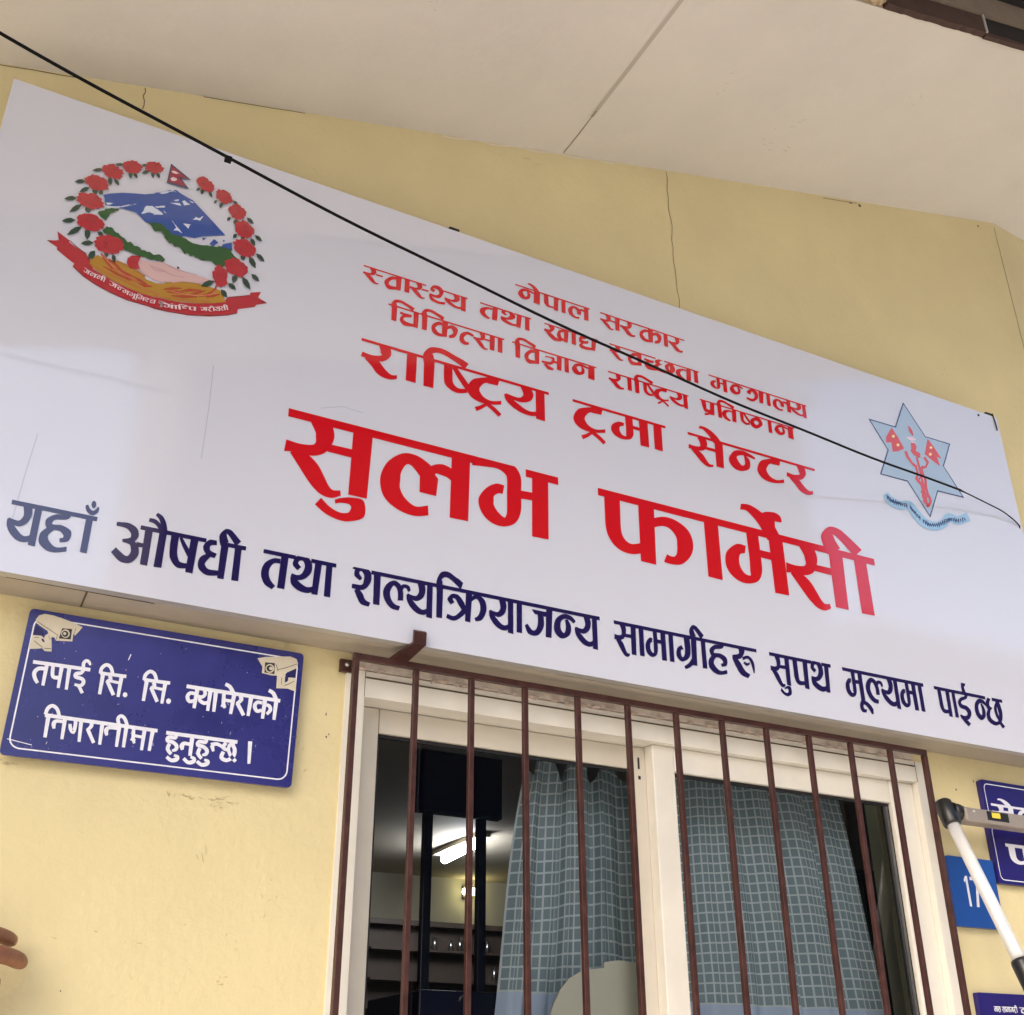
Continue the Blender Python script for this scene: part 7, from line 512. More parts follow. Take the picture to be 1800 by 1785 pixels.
# window: outer frame, two sliding sashes, glass
bm = bmesh.new(); quadprism(bm, [(WX0,WZ0),(WX0,WZ1-.002),(WX1,WZ1-.002),(WX1,WZ0),(1.937,WZ0),(1.937,.622),(.667,.622),(.667,WZ0)], 1.79, 1.86)
win = obj('window', bm, M['frame_white'], bld)
for x in (.6665,1.9375):
    obj('mitre_joint', nb((x-.0004,x+.0004,1.7893,1.7899,.622,WZ1-.002)), M['stain'], win)
obj('mortar_band', nb((.64,1.93,1.786,1.7945,.6695,.694)), mat('pale_mortar',(.60,.52,.45),.9,var=.2,vscale=60,bump=.001,bscale=120), bld)
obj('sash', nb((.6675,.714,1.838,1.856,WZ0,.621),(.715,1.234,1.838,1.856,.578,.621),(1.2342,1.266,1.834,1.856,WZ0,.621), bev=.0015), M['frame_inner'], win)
obj('sash', nb((1.2625,1.312,1.806,1.8335,WZ0,.6215),(1.313,1.868,1.808,1.832,.574,.6215),(1.869,1.9365,1.806,1.832,WZ0,.6215), bev=.002), M['frame_white'], win)
obj('gasket', nb((.7145,1.2345,1.844,1.85,.572,.578),(.7145,.7185,1.844,1.85,WZ0,.572),(1.2305,1.2345,1.844,1.85,WZ0,.572),(1.3125,1.8685,1.816,1.824,.568,.574),(1.3125,1.3155,1.816,1.824,WZ0,.568),(1.853,1.8685,1.8165,1.824,WZ0,.568)), M['gasket'], win)
obj('track_strip', nb((1.8575,1.8605,1.812,1.816,WZ0,.566)), M['steel'], win)
obj('latch_hole', nb((1.246,1.2495,1.8325,1.834,.578,.600),(1.246,1.2505,1.8325,1.834,.558,.5645)), M['gasket'], win)
def pane(x0,x1,y,z1):
    bm = bmesh.new(); bm.faces.new([bm.verts.new(p) for p in ((x0,y,WZ0),(x1,y,WZ0),(x1,y,z1),(x0,y,z1))]); return obj('pane', bm, M['glass'], win)
pane(.712,1.237,1.847,.58); pane(1.31,1.87,1.82,.576)
bm = bmesh.new()                      # torn sealant and mortar left under the grille's top bar
x=.645
while x<1.93:
    w=random.uniform(.006,.022); d=random.uniform(.001,.0045)
    quadprism(bm, [(x,.6688),(x+w,.6688),(x+w*.85,.6688-d),(x+w*.2,.6688-d*random.uniform(.5,1.2))], 1.776, 1.7895)
    x+=w+random.uniform(.004,.05)
M['sealant']=mat('old_sealant',(.52,.42,.36),.9,var=.3,vscale=80); obj('sealant', bm, M['sealant'], win)['kind'] = 'stuff'
bm = nb((.667,1.937,1.7885,1.7915,.655,.6575)); obj('drip_groove', bm, M['stain'], win)
# room behind the window
bm = bmesh.new()
RX0,RX1,RY0,RY1,RZ0,RZ1 = -.6,3.6,1.99,4.25,GZ,.80
def rq(pts, mi): f=bm.faces.new([bm.verts.new(p) for p in pts]); f.material_index=mi
DZ=.60
rq([(RX0,RY1,DZ),(RX1,RY1,DZ),(RX1,RY1,RZ1),(RX0,RY1,RZ1)],0); rq([(RX0,RY1,RZ0),(RX1,RY1,RZ0),(RX1,RY1,DZ),(RX0,RY1,DZ)],2)
rq([(RX0,RY0,RZ0),(RX0,RY1,RZ0),(RX0,RY1,RZ1),(RX0,RY0,RZ1)],0); rq([(RX1,RY0,RZ0),(RX1,RY1,RZ0),(RX1,RY1,RZ1),(RX1,RY0,RZ1)],0)
rq([(RX0,RY0,RZ1),(RX1,RY0,RZ1),(RX1,RY1,RZ1),(RX0,RY1,RZ1)],1); rq([(RX0,RY0,RZ0+.005),(RX1,RY0,RZ0+.005),(RX1,RY1,RZ0+.005),(RX0,RY1,RZ0+.005)],2)
y=RY0
for a,b,c,d in [(RX0,WX0,RZ0,RZ1),(WX1,RX1,RZ0,RZ1),(WX0,WX1,WZ1,RZ1),(WX0,WX1,RZ0,WZ0)]: rq([(a,y,c),(b,y,c),(b,y,d),(a,y,d)],0)
obj('room_interior', bm, [M['room_wall'],M['room_ceiling'],M['room_dark']], bld)
obj('reveal', nb((WX0,WX1,1.956,1.99,WZ1+.0,.70)), M['room_wall'], bld); obj('sill', nb((WX0,WX1,1.862,1.99,WZ0-.04,WZ0-.001)), M['room_wall'], bld)
# ------------------------------------------------------------ window grille
gr = thing('window_grille', 'brown painted iron bar grille fixed over the white sliding window', 'window grille', (1.27,1.74,WZ0))
GB = WZ0-.03
obj('frame', nb((.626,1.924,1.738,1.749,.667,.678),(.626,.636,1.738,1.749,GB,.6665),(1.914,1.924,1.738,1.749,GB,.6665),(.626,1.924,1.738,1.749,GB-.011,GB-.0005), bev=.001), M['brown'], gr)
bx = [.7385,.8435,.949,1.0575,1.1655,1.2745,1.382,1.490,1.598,1.7075,1.816]
bx = [x+.0045*x/1.745 for x in bx]
bar0 = None
for x in bx:
    if bar0 is None:
        bar0 = obj('bar', nb((x-.0048,x+.0048,1.739,1.7485,GB,.6665), bev=.001), M['brown'], gr); xb0 = x
    else:
        b = bar0.copy(); COL.objects.link(b); b.parent = gr; b.location = (x-xb0,0,0)
lug = obj('lug', nb((.619,.644,1.786,1.7935,.659,.6815), bev=.001), M['brown'], gr)
bm = bmesh.new(); bmesh.ops.create_uvsphere(bm, u_segments=12, v_segments=6, radius=.0042, matrix=Matrix.Translation((.6305,1.7855,.6715))); obj('screw', bm, M['steel'], lug, True)
# strap that runs from the top bar out and up over the sign's lower edge
bm = bmesh.new()
prof = [((.690,.722),1.745,.680),((.7085,.7315),1.689,.694),((.7090,.7320),1.6885,.716)]
th = Vector((0,-.005,-.004))
vs = []
for (xa,xb),yy,zz in prof:
    vs.append([bm.verts.new((xa,yy,zz)),bm.verts.new((xb,yy,zz)),bm.verts.new((xb,yy-.005,zz-.004)),bm.verts.new((xa,yy-.005,zz-.004))])
for i in range(2):
    for k in range(4): bm.faces.new((vs[i][k],vs[i][(k+1)%4],vs[i+1][(k+1)%4],vs[i+1][k]))
bm.faces.new(vs[0]); bm.faces.new(vs[-1][::-1]); bmesh.ops.recalc_face_normals(bm, faces=bm.faces)
obj('strap', bm, M['brown'], gr)
# ------------------------------------------------------------ the big sign board
SX0,SX1,SZ0,SZ1 = -.084,2.349,.694,1.611
sg = thing('sign_board', 'large glossy white sign board with red and navy Devanagari lettering above the window', 'sign board', (1.13,SY,SZ0))
bm = bmesh.new(); NX,NZ=60,24
g=[[bm.verts.new((SX0+(SX1-SX0)*i/NX, SY, SZ0+(SZ1-SZ0)*j/NZ)) for i in range(NX+1)] for j in range(NZ+1)]
for j in range(NZ):
    for i in range(NX): bm.faces.new((g[j][i],g[j][i+1],g[j+1][i+1],g[j+1][i]))
panel = obj('panel', bm, M['print_white'], sg)
bm = nb((SX0,SX1,SY+.0006,SY+.018,SZ0,SZ0+.012),(SX0,SX1,SY+.0006,SY+.018,SZ1-.012,SZ1),(SX0,SX0+.012,SY+.0006,SY+.018,SZ0+.0125,SZ1-.0125),(SX1-.012,SX1,SY+.0006,SY+.018,SZ0+.0125,SZ1-.0125))
obj('edge_channel', bm, M['sign_side'], sg)
bm = nb((SX0+.002,SX1-.002,SY+.0185,WY-.002,SZ0+.002,SZ0+.02),(SX0+.002,SX1-.002,SY+.0185,WY-.06,SZ1-.02,SZ1-.002),(SX0+.002,SX0+.02,SY+.0185,WY-.002,SZ0+.0205,SZ1-.0205),(SX1-.02,SX1-.002,SY+.0185,WY-.002,SZ0+.0205,SZ1-.0205))
under = obj('backing_frame', bm, M['sign_under'], sg)
bm = bmesh.new()
def hstrip(bm, x0,y0,x1,y1,w,z):
    a=Vector((x0,y0,0));b=Vector((x1,y1,0));t=(b-a).normalized();nn=Vector((-t.y,t.x,0))*w/2
    f=bm.faces.new([bm.verts.new((p.x,p.y,z)) for p in (a+nn,b+nn,b-nn,a-nn)]); f.normal_update()
    if f.normal.z>0: f.normal_flip()
hstrip(bm,.075,1.722,.29,1.724,.0035,SZ0+.0012); hstrip(bm,.19,1.725,.192,1.79,.003,SZ0+.0012); hstrip(bm,1.0,1.722,1.4,1.722,.0015,SZ0+.0012)
obj('seam', bm, M['stain'], under)['kind'] = 'stuff'
YL = SY-.0009
M['crease'] = mat('sheet_crease', (.47,.49,.60), **PW)
for pts in ([(.0752,.928),(.070,.86),(.066,.78)],[(.325,1.135),(.327,1.05),(.326,.95)],[(.52,1.105),(.56,1.12),(.60,1.118)]):
    bm = bmesh.new(); strip(bm, pts, .0014, SY-.0003); obj('crease', bm, M['crease'], sg)
RED = M['print_red']
lettering('red_lettering', [('na e pa aa la',.913,1.094,1.525,1.490),('sa ra ka aa ra',1.120,1.341,1.525,1.490)], YL, RED, sg, head=.10, over=.09)
lettering('red_lettering', [('sa_half va aa sa_half tha_half ya',.581,.804,1.449,1.4155),('ta tha aa',.832,.950,1.449,1.4155),('kha aa dya',.981,1.111,1.449,1.4165),('sa_half va ca_half cha ta aa',1.140,1.374,1.450,1.417),('ma na_half tra_na aa la ya',1.400,1.680,1.4515,1.417)], YL, RED, sg, head=.10, over=.09)
lettering('red_lettering', [('i ca i ka ta_half sa aa',.636,.887,1.3765,1.340),('i va jnya aa na',.905,1.104,1.377,1.341),('ra aa i ssa_half tra ya',1.133,1.339,1.377,1.343),('pra i ta ssa_half ttha aa na',1.369,1.633,1.378,1.344)], YL, RED, sg, head=.10, over=.09)
lettering('red_lettering', [('ra aa i ssa_half tra ya',.587,.988,1.279,1.2125),('tra ma aa',1.044,1.271,1.280,1.215),('sa e na_half tta ra',1.328,1.678,1.282,1.216)], YL, RED, sg, head=.095, over=.12)
lettering('red_lettering', [('sa u la bha',.463,1.005,1.088,.948),('pha aa ma reph_e sa ii',1.095,1.818,1.088,.948)], YL, RED, sg, head=.118, over=.16)
lettering('navy_lettering', [('ya ha aa candra',.060,.183,.809,.746),('a au ssa dha ii',.211,.416,.810,.748),('ta tha aa',.445,.570,.812,.7495),('sha la_half ya i kra ya aa ja na_half6 ya',.599,1.087,.813,.751),('sa aa ma aa gra ii ha ruu',1.118,1.453,.812,.751),('sa u pa tha',1.485,1.645,.8115,.749),('ma uu la_half ya ma aa',1.676,1.904,.811,.7468),('pa aa ii_letter na_half6 cha',1.935,2.144,.8105,.7478)], YL, M['print_navy'], sg, head=.115, over=.14)
emb = artwork('emblem', EMBLEM, SY-.0006, sg)
artwork('star_emblem', STAR, SY-.0006, sg)
# motto written along the curved ribbon
def along(path, s):
    d=[0]
    for a,b in zip(path,path[1:]): d.append(d[-1]+math.hypot(b[0]-a[0],b[1]-a[1]))
    s*=d[-1]
    for i in range(len(d)-1):
        if s<=d[i+1] or i==len(d)-2:
            t=(s-d[i])/(d[i+1]-d[i]); return (path[i][0]*(1-t)+path[i+1][0]*t, path[i][1]*(1-t)+path[i+1][1]*t)
bm = bmesh.new()
top=crom(MOTTO[0]); bot=crom(MOTTO[1])
for seq,a,b in [('ja na na ii',.0,.140),('ja na_half ma bha uu i ma sha_half ca',.165,.462),('sa_half va ga reph aa i da pa',.478,.790),('ga ra ii ya sa ii',.813,1.0)]:
    v,f = word_polys(seq.split(),0,1,1,0,head=.10,over=.05,fat=-.025)
    pts=[]
    for x,zv in v:
        s=a+(b-a)*x; p=along(top,s); q=along(bot,s); zv=.20+.60*zv; pts.append((q[0]+(p[0]-q[0])*zv, q[1]+(p[1]-q[1])*zv))
    add_flat(bm, pts, f, SY-.0006-.00012*(len(EMBLEM)+2))
obj('motto', bm, M['flagwhite'], emb)
# fixings along the top edge
bm = nb((.766,.789,1.712,1.7935,1.612,1.630), bev=.001); obj('bracket', bm, M['iron'], sg)
bm = nb((2.318,2.346,1.705,1.7935,1.612,1.624), bev=.001); tube(bm, [(2.334,1.699,1.618),(2.335,1.697,1.59),(2.338,1.698,1.568)], .0018, 8); obj('bracket', bm, M['iron'], sg)
bm = bmesh.new(); bmesh.ops.create_uvsphere(bm, u_segments=10, v_segments=6, radius=.0032, matrix=Matrix.Translation((2.278,1.6995,1.598))); obj('rivet', bm, M['iron'], sg, True)
def crom3(P, k=4):
    P=[Vector(p) for p in P]; n=len(P); out=[]
    for i in range(n-1):
        p0,p1,p2,p3=P[max(i-1,0)],P[i],P[i+1],P[min(i+2,n-1)]
        for j in range(k):
            t=j/k; out.append(.5*((2*p1)+(p2-p0)*t+(2*p0-5*p1+4*p2-p3)*t*t+(3*p1-p0-3*p2+p3)*t**3))
    return out
# ------------------------------------------------------------ black cable across the sign
bm = bmesh.new()
WIRE = [(2.0858, 1.652, 1.3079), (2.1503, 1.664, 1.3094), (2.2076, 1.674, 1.3093), (2.2676, 1.684, 1.3078), (2.3171, 1.693, 1.2982), (2.3425, 1.6985, 1.2875)]
E1 = Vector((2.348,1.700,1.285)); S1 = Vector((-.0952,1.30,1.3029))
pts=[]
CE = Vector(WIRE[0]); N=46
for i in range(N+1):
    t=i/N; p=CE*(1-t)+S1*t
    p.z += -.056*4*t*(1-t)*(1+.25*(t-.5))+.0012*math.sin(t*31); pts.append(p)
ext=(S1-pts[-8]).normalized()
pts += [S1+ext*.4, S1+ext*.9, S1+ext*1.6]
tube(bm, pts, .0025, 10)
tube(bm, [Vector(p) for p in crom3(WIRE)]+[Vector((2.3535,1.715,1.262)),Vector((2.355,1.75,1.24))], [.0030,.0024]+[.0017]*20, 8)
box(bm, .2385-.005,.2385+.005,1.3495,1.3575,1.2655,1.2735)
tag(obj('cable', bm, M['cable'], None, loc=tuple(E1)), 'black cable strung diagonally across the front of the white sign board', 'cable')
# ------------------------------------------------------------ small signs
def plate(bm, x0,x1,z0,z1,y0,y1,r=.006,skew=0):
    pts=[]
    for cx,cz,a0 in [(x1-r,z1-r,0),(x0+r,z1-r,90),(x0+r,z0+r,180),(x1-r,z0+r,270)]:
        for k in range(5):
            a=math.radians(a0+k*22.5); pts.append((cx+r*math.cos(a)-skew*(z1-cz), cz+r*math.sin(a)))
    quadprism(bm, pts[::-1], y0, y1); return bm
def border(bm, x0,x1,z0,z1,r,w,y,skew=0):
    def ring(rr,off):
        o=[]
        for cx,cz,a0 in [(x1-r,z1-r,0),(x0+r,z1-r,90),(x0+r,z0+r,180),(x1-r,z0+r,270)]:
            for k in range(7):
                a=math.radians(a0+k*15); o.append((cx+rr*math.cos(a)-skew*(z1-cz),cz+rr*math.sin(a)))
        return o
    A=ring(r,0);B=ring(r-w,0);n=len(A)
    va=[bm.verts.new((x,y,z)) for x,z in A];vb=[bm.verts.new((x,y,z)) for x,z in B]
    for i in range(n):
        f=bm.faces.new((va[i],va[(i+1)%n],vb[(i+1)%n],vb[i])); f.normal_update()
        if f.normal.y>0: f.normal_flip()
CY = 1.776
cc = thing('notice_sign', 'blue notice sign with white Devanagari lettering and two camera pictograms left of the window', 'sign', (.33,CY,.45))
obj('plate', plate(bmesh.new(), .120,.551,.4505,.6745,CY,CY+.005,.007,.012), M['blue_sign'], cc)
bm = bmesh.new(); border(bm, .1285,.5425,.4605,.6635,.016,.0022,CY-.0004,.012); obj('border', bm, M['sign_letter'], cc)
for q in ((.18,.62),(.46,.62),(.18,.48),(.46,.48)): obj('mount', nb((q[0],q[0]+.03,CY+.0055,WY-.001,q[1],q[1]+.03)), M['lip'], cc)
kw = dict(head=.15, over=.08, fat=.002)
YC = CY-.0007
bm = bmesh.new(); v,f = union(NOTICE); add_flat(bm, v, f, YC); obj('lettering', bm, M['sign_letter'], cc)
artwork('pictogram', PICTO[:6], CY-.0006, cc); artwork('pictogram', PICTO[6:], CY-.0006, cc)
bm = bmesh.new()
for i in range(46):
    x=random.uniform(.13,.53); z=random.uniform(.455,.66); l=random.uniform(.001,.007)*(random.random()**2+.15); a=random.uniform(-.5,.5)+(math.pi/2 if random.random()<.6 else 0)
    strip(bm, [(x,z),(x+l*math.cos(a),z+l*math.sin(a))], random.uniform(.0003,.0007), CY-.0003)
strip(bm, [(.273,.617),(.2755,.627)], .0014, CY-.0003); strip(bm, [(.104+.02,.4735),(.158,.4688)], .0012, CY-.0003)
obj('scratch', bm, M['sign_letter'], cc)['kind'] = 'stuff'
def blue_plate(name, label, x0,x1,z0,z1,m,y=1.782,r=.008,bord=None,loc=None):
    t = thing(name, label, 'sign', ((x0+x1)/2,y,z0))
    obj('plate', plate(bmesh.new(), x0,x1,z0,z1,y,WY-.001,r), m, t)
    if bord:
        bm=bmesh.new(); border(bm, x0+bord,x1-bord,z0+bord,z1-bord,.012,.002,y-.0004); obj('border', bm, M['sign_letter'], t)
    return t
t1 = blue_plate('wall_sign', 'deep blue bordered sign half hidden behind the top rung of the ladder', 2.122,2.50,.560,.6485,M['blue_deep'],bord=.008)
lettering('lettering', [('sa e na_half tta ra',2.142,2.40,.597,.562)], 1.7813, M['sign_letter'], t1, **kw)
t2 = blue_plate('wall_sign', 'deep blue bordered sign with large white letters below the ladder rung', 2.122,2.62,.425,.553,M['blue_deep'],bord=.007)
lettering('lettering', [('pha aa ma reph_e sa ii',2.163,2.55,.512,.466)], 1.7813, M['sign_letter'], t2, **kw)
t3 = blue_plate('number_plate', 'bright blue plate with the white number 17 beside the grille', 1.979,2.113,.330,.471,M['blue_bright'],r=.002)
bm = bmesh.new()
v,f = union([[(2.0155,.424),(2.0215,.4325),(2.027,.4325),(2.027,.371),(2.0205,.371),(2.0205,.4225),(2.0165,.4185)]]); add_flat(bm,v,f,1.7813)
v,f = union([[(2.0335,.4315),(2.066,.4315),(2.066,.4245),(2.0335,.4245)],[(2.0505,.4255),(2.0575,.4255),(2.0485,.371),(2.0405,.371)]]); add_flat(bm,v,f,1.7813)
obj('numeral', bm, M['sign_letter'], t3)
t4 = blue_plate('wall_sign', 'deep blue sign with small white letters lowest on the right of the grille', 1.998,2.40,-.10,.205,M['blue_deep'],r=.003)
lettering('lettering', [('ma aa sa',2.037,2.056,.1805,.1705),('sa aa ma aa ga ra ii',2.060,2.104,.1805,.1705),('ka aa ra',2.110,2.16,.1805,.1705)], 1.7813, M['sign_letter'], t4, **kw)
# ------------------------------------------------------------ telescopic ladder leaning on the wall
ld = thing('ladder', 'aluminium telescopic ladder with black caps leaning on the wall at the right', 'ladder', (2.1,1.0,GZ))
def rail(x):
    top = Vector((x,1.742,.553)); bot = Vector((x,1.742-(.553-GZ)*.372,GZ))
    dirv = (bot-top).normalized()
    bm = bmesh.new(); s=.0; r=.0165
    segs=[(0.012,.335,.0130),(.395,.72,.0150),(.78,1.1,.0170),(1.16,1.5,.0190),(1.56,1.9,.0210),(1.96,2.25,.0230)]
    for a,b,rr in segs: tube(bm, [top+dirv*a, top+dirv*b], rr, 20)
    ro = obj('rail', bm, M['alu'], ld)
    for a,b,rr in [(.325,.398,.0185),(.715,.783,.0205),(1.095,1.163,.0225),(1.495,1.563,.0245),(1.895,1.963,.0265),(2.24,2.285,.028)]:
        bm = bmesh.new(); tube(bm, [top+dirv*a, top+dirv*(a+.006), top+dirv*(b-.006), top+dirv*b], [rr*.92,rr,rr,rr*.92], 20)
        obj('collar', bm, M['rubber'], ro)
    bm = bmesh.new()
    tube(bm, [top-dirv*.022, top-dirv*.018, top+dirv*.030, top+dirv*.034], [.0150,.0188,.0188,.0165], 20)
    sgn = 1 if x<2.2 else -1
    tube(bm, [top+Vector((sgn*.008,-.004,.0)), top+Vector((sgn*.03,-.004,-.002)), top+Vector((sgn*.046,-.004,-.003))], [.0185,.018,.015], 16)
    obj('cap', bm, M['rubber'], ro)
RX = 1.955
rail(RX); rail(RX+.46)
for k,zz in enumerate((0.0,.355,.745,1.13,1.53,1.93)):
    c = Vector((0,1.742,.548))+Vector((0,-.328,-.945)).normalized()*zz
    bm = nb((RX+.03,RX+.43,c.y-.026,c.y+.010,c.z-.018,c.z+.012), bev=.004)
    rg = obj('rung', bm, M['alu_rung'], ld)
    if k==0:
        obj('label', nb((RX+.105,RX+.130,c.y-.0266,c.y-.0256,c.z-.004,c.z+.007)), M['yellow'], rg)
        obj('latch', nb((RX+.0905,RX+.155,c.y-.0262,c.y-.0254,c.z-.010,c.z+.009)), M['iron'], rg)
        bm = bmesh.new(); bmesh.ops.create_uvsphere(bm, u_segments=10, v_segments=6, radius=.0028, matrix=Matrix.Translation((RX+.052,c.y-.027,c.z+.004))); obj('rivet', bm, M['steel'], rg, True)
# ------------------------------------------------------------ curtains
def curtain(name, label, top, bot, ztop, zbot, hem, cell, waves, amp, y, seed, gather=0):
    rnd = random.Random(seed); NX,NZ=150,60
    bm = bmesh.new(); uvl = bm.loops.layers.uv.new('UVMap')
    ph=[rnd.uniform(0,6.28) for _ in range(4)]
    width = (bot[1]-bot[0])*1.35
    G=[]
    for j in range(NZ+1):
        tz=j/NZ; row=[]
        for i in range(NX+1):
            u=i/NX
            e = tz**.8
            x = (top[0]*(1-u)+top[1]*u)*(1-e)+(bot[0]*(1-u)+bot[1]*u)*e
            wob = math.sin(u*waves*6.28+ph[0]+.9*math.sin(u*9+ph[1])) + .5*math.sin(u*waves*2.3*6.28+ph[2]+tz*1.5)
            x += .006*math.sin(u*waves*6.28+ph[3]+tz)*(1-.3*tz)
            zt = ztop - gather*max(0,math.sin(u*waves*6.28+ph[1]))*(1-.25*u)
            z = zt*(1-tz)+zbot*tz
            z += .0022*math.sin(u*31+ph[1]+tz*3)+.0016*math.sin(u*77+tz*9)
            x += .0022*math.sin(tz*14+u*6+ph[2])
            row.append(((x, y+amp*wob*(.55+.45*tz), z), (u*width/cell, (z-hem)/cell + .5*math.sin(u*5+ph[0])*min(1,max(0,(z-hem)/.12)))))
        G.append(row)
    V=[[bm.verts.new(c[0]) for c in r] for r in G]
    for j in range(NZ):
        for i in range(NX):
            f=bm.faces.new((V[j+1][i],V[j+1][i+1],V[j][i+1],V[j][i])); f.smooth=True
            for lp,(a,b) in zip(f.loops,((j+1,i),(j+1,i+1),(j,i+1),(j,i))):
                uu,vv=G[a][b][1]; zc=G[a][b][0][2]
                lp[uvl].uv=(uu, vv)
    return tag(obj(name, bm, M['curtain'], None, loc=((bot[0]+bot[1])/2,y,zbot)), label, 'curtain', 'checked curtains inside the window')
curtain('curtain','pale teal checked curtain gathered narrow at its top behind the left pane',(1.075,1.335),(.935,1.40),.625,-.5,.185,.0215,3.7,.017,1.968,4,.050)
curtain('curtain','dark teal checked curtain hanging straight behind the right pane',(1.36,1.842),(1.33,1.975),.632,-.5,.178,.0190,4.6,.017,1.960,8,.016)
# ------------------------------------------------------------ things in the room
st = thing('display_stand', 'dark display panel on two posts standing inside the room behind the glass', 'display stand', (1.22,2.6,GZ))
bm = bmesh.new(); box(bm, 1.112,1.345,2.585,2.615,.638,.79, bev=.004); obj('panel', bm, M['screen'], st)
for x in (1.148,1.292): obj('post', nb((x-.011,x+.011,2.59,2.61,.19,.637), bev=.002), M['screen'], st)
cn = obj('counter', nb((1.075,1.60,2.45,2.75,GZ+.01,.228), bev=.003), M['screen'], st)
bm = bmesh.new(); tube(bm, [(1.148+.02,2.448,.207),(1.152+.018,2.447,.214),(1.176,2.447,.219),(1.181,2.447,.217)], .0018, 6); obj('clip', bm, M['steel'], st)
tl = thing('tube_light', 'lit white tube light on the ceiling of the room', 'tube light', (1.77,3.7,.76))
bm = bmesh.new(); tube(bm, [(1.725,3.75,.768),(1.70,3.45,.768)], .014, 12); obj('tube', bm, M['tube'], tl)
obj('holder', nb((1.69,1.735,3.42,3.78,.784,.7995)), M['room_ceiling'], tl)
cu = thing('dark_blocker', 'tall dark block added to blacken the gap behind the right pane', 'dark_blocker', (2.6,3.2,GZ))  # added only to turn the gap beside the right curtain dark
obj('carcass', nb((1.98,3.3,2.95,3.5,GZ+.01,.70), bev=.004), M['screen'], cu)
for x in (2.0,2.44,2.88): obj('door', nb((x,x+.41,2.93,2.9495,GZ+.05,.68), bev=.003), M['gasket'], cu)
lp = thing('wall_lamp', 'small glowing yellow lamp on the far wall of the room', 'lamp', (2.055,4.2,.735))
obj('lamp_glass', nb((2.02,2.085,4.19,4.23,.738,.763), bev=.008), M['lampglow'], lp); obj('lamp_base', nb((2.03,2.075,4.231,4.249,.73,.775)), M['room_dark'], lp)
cab = thing('shelf_unit', 'brown glass fronted shelf unit on the far wall of the room', 'shelf', (1.95,4.1,GZ))
obj('carcass', nb((1.55,2.45,4.08,4.24,GZ+.01,.585),(1.55,2.45,4.04,4.24,.587,.605)), M['room_dark'], cab)
for z in (.30,.40,.50): obj('shelf', nb((1.58,2.42,4.03,4.078,z,z+.008)), M['room_dark'], cab)
for i in range(8):
    bm=bmesh.new()
    x=1.83+i*.035+random.uniform(-.01,.01); z=random.choice((.309,.409,.509)); h=random.uniform(.03,.06)
    tube(bm, [(x,4.055,z),(x,4.055,z+h*.7),(x,4.055,z+h*.8),(x,4.055,z+h)], [.010,.010,.004,.004], 8)
    obj('bottle', bm, M['steel'], cab)
bm = bmesh.new()  # solid cutout drawn in place of a cream reflection in the glass
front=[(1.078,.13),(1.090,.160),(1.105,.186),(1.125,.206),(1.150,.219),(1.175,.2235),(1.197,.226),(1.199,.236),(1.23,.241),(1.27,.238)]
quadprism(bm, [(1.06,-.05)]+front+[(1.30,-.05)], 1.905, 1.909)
pk = tag(obj('reflection_sheet', bm, M['pane_reflection'], None, loc=(1.25,1.907,-.05)), 'cream cutout sheet standing in for a reflection low in the left pane', 'glass reflection')
# ------------------------------------------------------------ hand on the wall
def skin_body(name, chains, m, parent, lvl=2):
    me = bpy.data.meshes.new(name); vs=[];es=[];rs=[]
    for ch in chains:
        st=None
        for i,(p,r) in enumerate(ch):
            if i==0 and isinstance(p,int): prev=p; continue
            vs.append(p); rs.append(r); k=len(vs)-1
            if i>0: es.append((prev,k))
            prev=k
    me.from_pydata(vs,es,[]); o=bpy.data.objects.new(name,me); COL.objects.link(o)
    sk=o.modifiers.new('skin','SKIN'); sk.use_smooth_shade=True
    for i,r in enumerate(rs): me.skin_vertices[0].data[i].radius=(r,r*.92)
    me.skin_vertices[0].data[0].use_root=True
    sb=o.modifiers.new('sub','SUBSURF'); sb.levels=lvl; sb.render_levels=lvl
    me.materials.append(m)
    dg=bpy.context.evaluated_depsgraph_get(); ev=o.evaluated_get(dg); m2=bpy.data.meshes.new_from_object(ev)
    o.modifiers.clear(); o.data=m2
    for p in m2.polygons: p.use_smooth=True
    if not m2.materials: m2.materials.append(m)
    if parent: o.parent=parent
    return o
pr = thing('person', 'person reaching in from the left with bent fingertips pressed on the cream wall', 'person', (0,0,0))
HX,HY,HZ = -.055,1.745,.198
chains=[[((-.115,1.700,.150),.026),((-.085,1.712,.165),.030),((-.055,1.722,.175),.030)],]
base=2
def finger(root, pts): chains.append([(root,0)]+pts)
finger(1,[((-.030,1.716,.224),.0112),((-.004,1.724,.229),.0122),((.010,1.738,.2285),.0108),((.021,1.756,.2275),.0112),((.0285,1.770,.2260),.0098),((.0325,1.780,.2250),.0068)])
finger(1,[((-.026,1.705,.201),.0126),((.008,1.712,.203),.0138),((.024,1.728,.2022),.0122),((.037,1.748,.2005),.0128),((.0445,1.767,.1990),.0110),((.0490,1.780,.1980),.0074)])
finger(1,[((-.034,1.700,.176),.0120),((-.006,1.705,.174),.0114),((.012,1.735,.172),.0105),((.018,1.774,.170),.0082)])
finger(1,[((-.050,1.695,.153),.0105),((-.028,1.700,.148),.0098),((-.012,1.725,.145),.0090),((-.006,1.770,.143),.0072)])
finger(0,[((-.085,1.742,.215),.0135),((-.060,1.762,.245),.0120),((-.040,1.776,.256),.0095)])
chains.append([(0,0),((-.20,1.62,.08),.028),((-.36,1.50,-.06),.040),((-.42,1.30,.02),.048),((-.50,1.08,.10),.055)])
chains=[[(c if isinstance(c[0],int) else ((c[0][0]+.150,c[0][1],c[0][2]-.023),c[1])) for c in ch] for ch in chains]
hand = skin_body('body', chains, M['skin_hand'], pr)
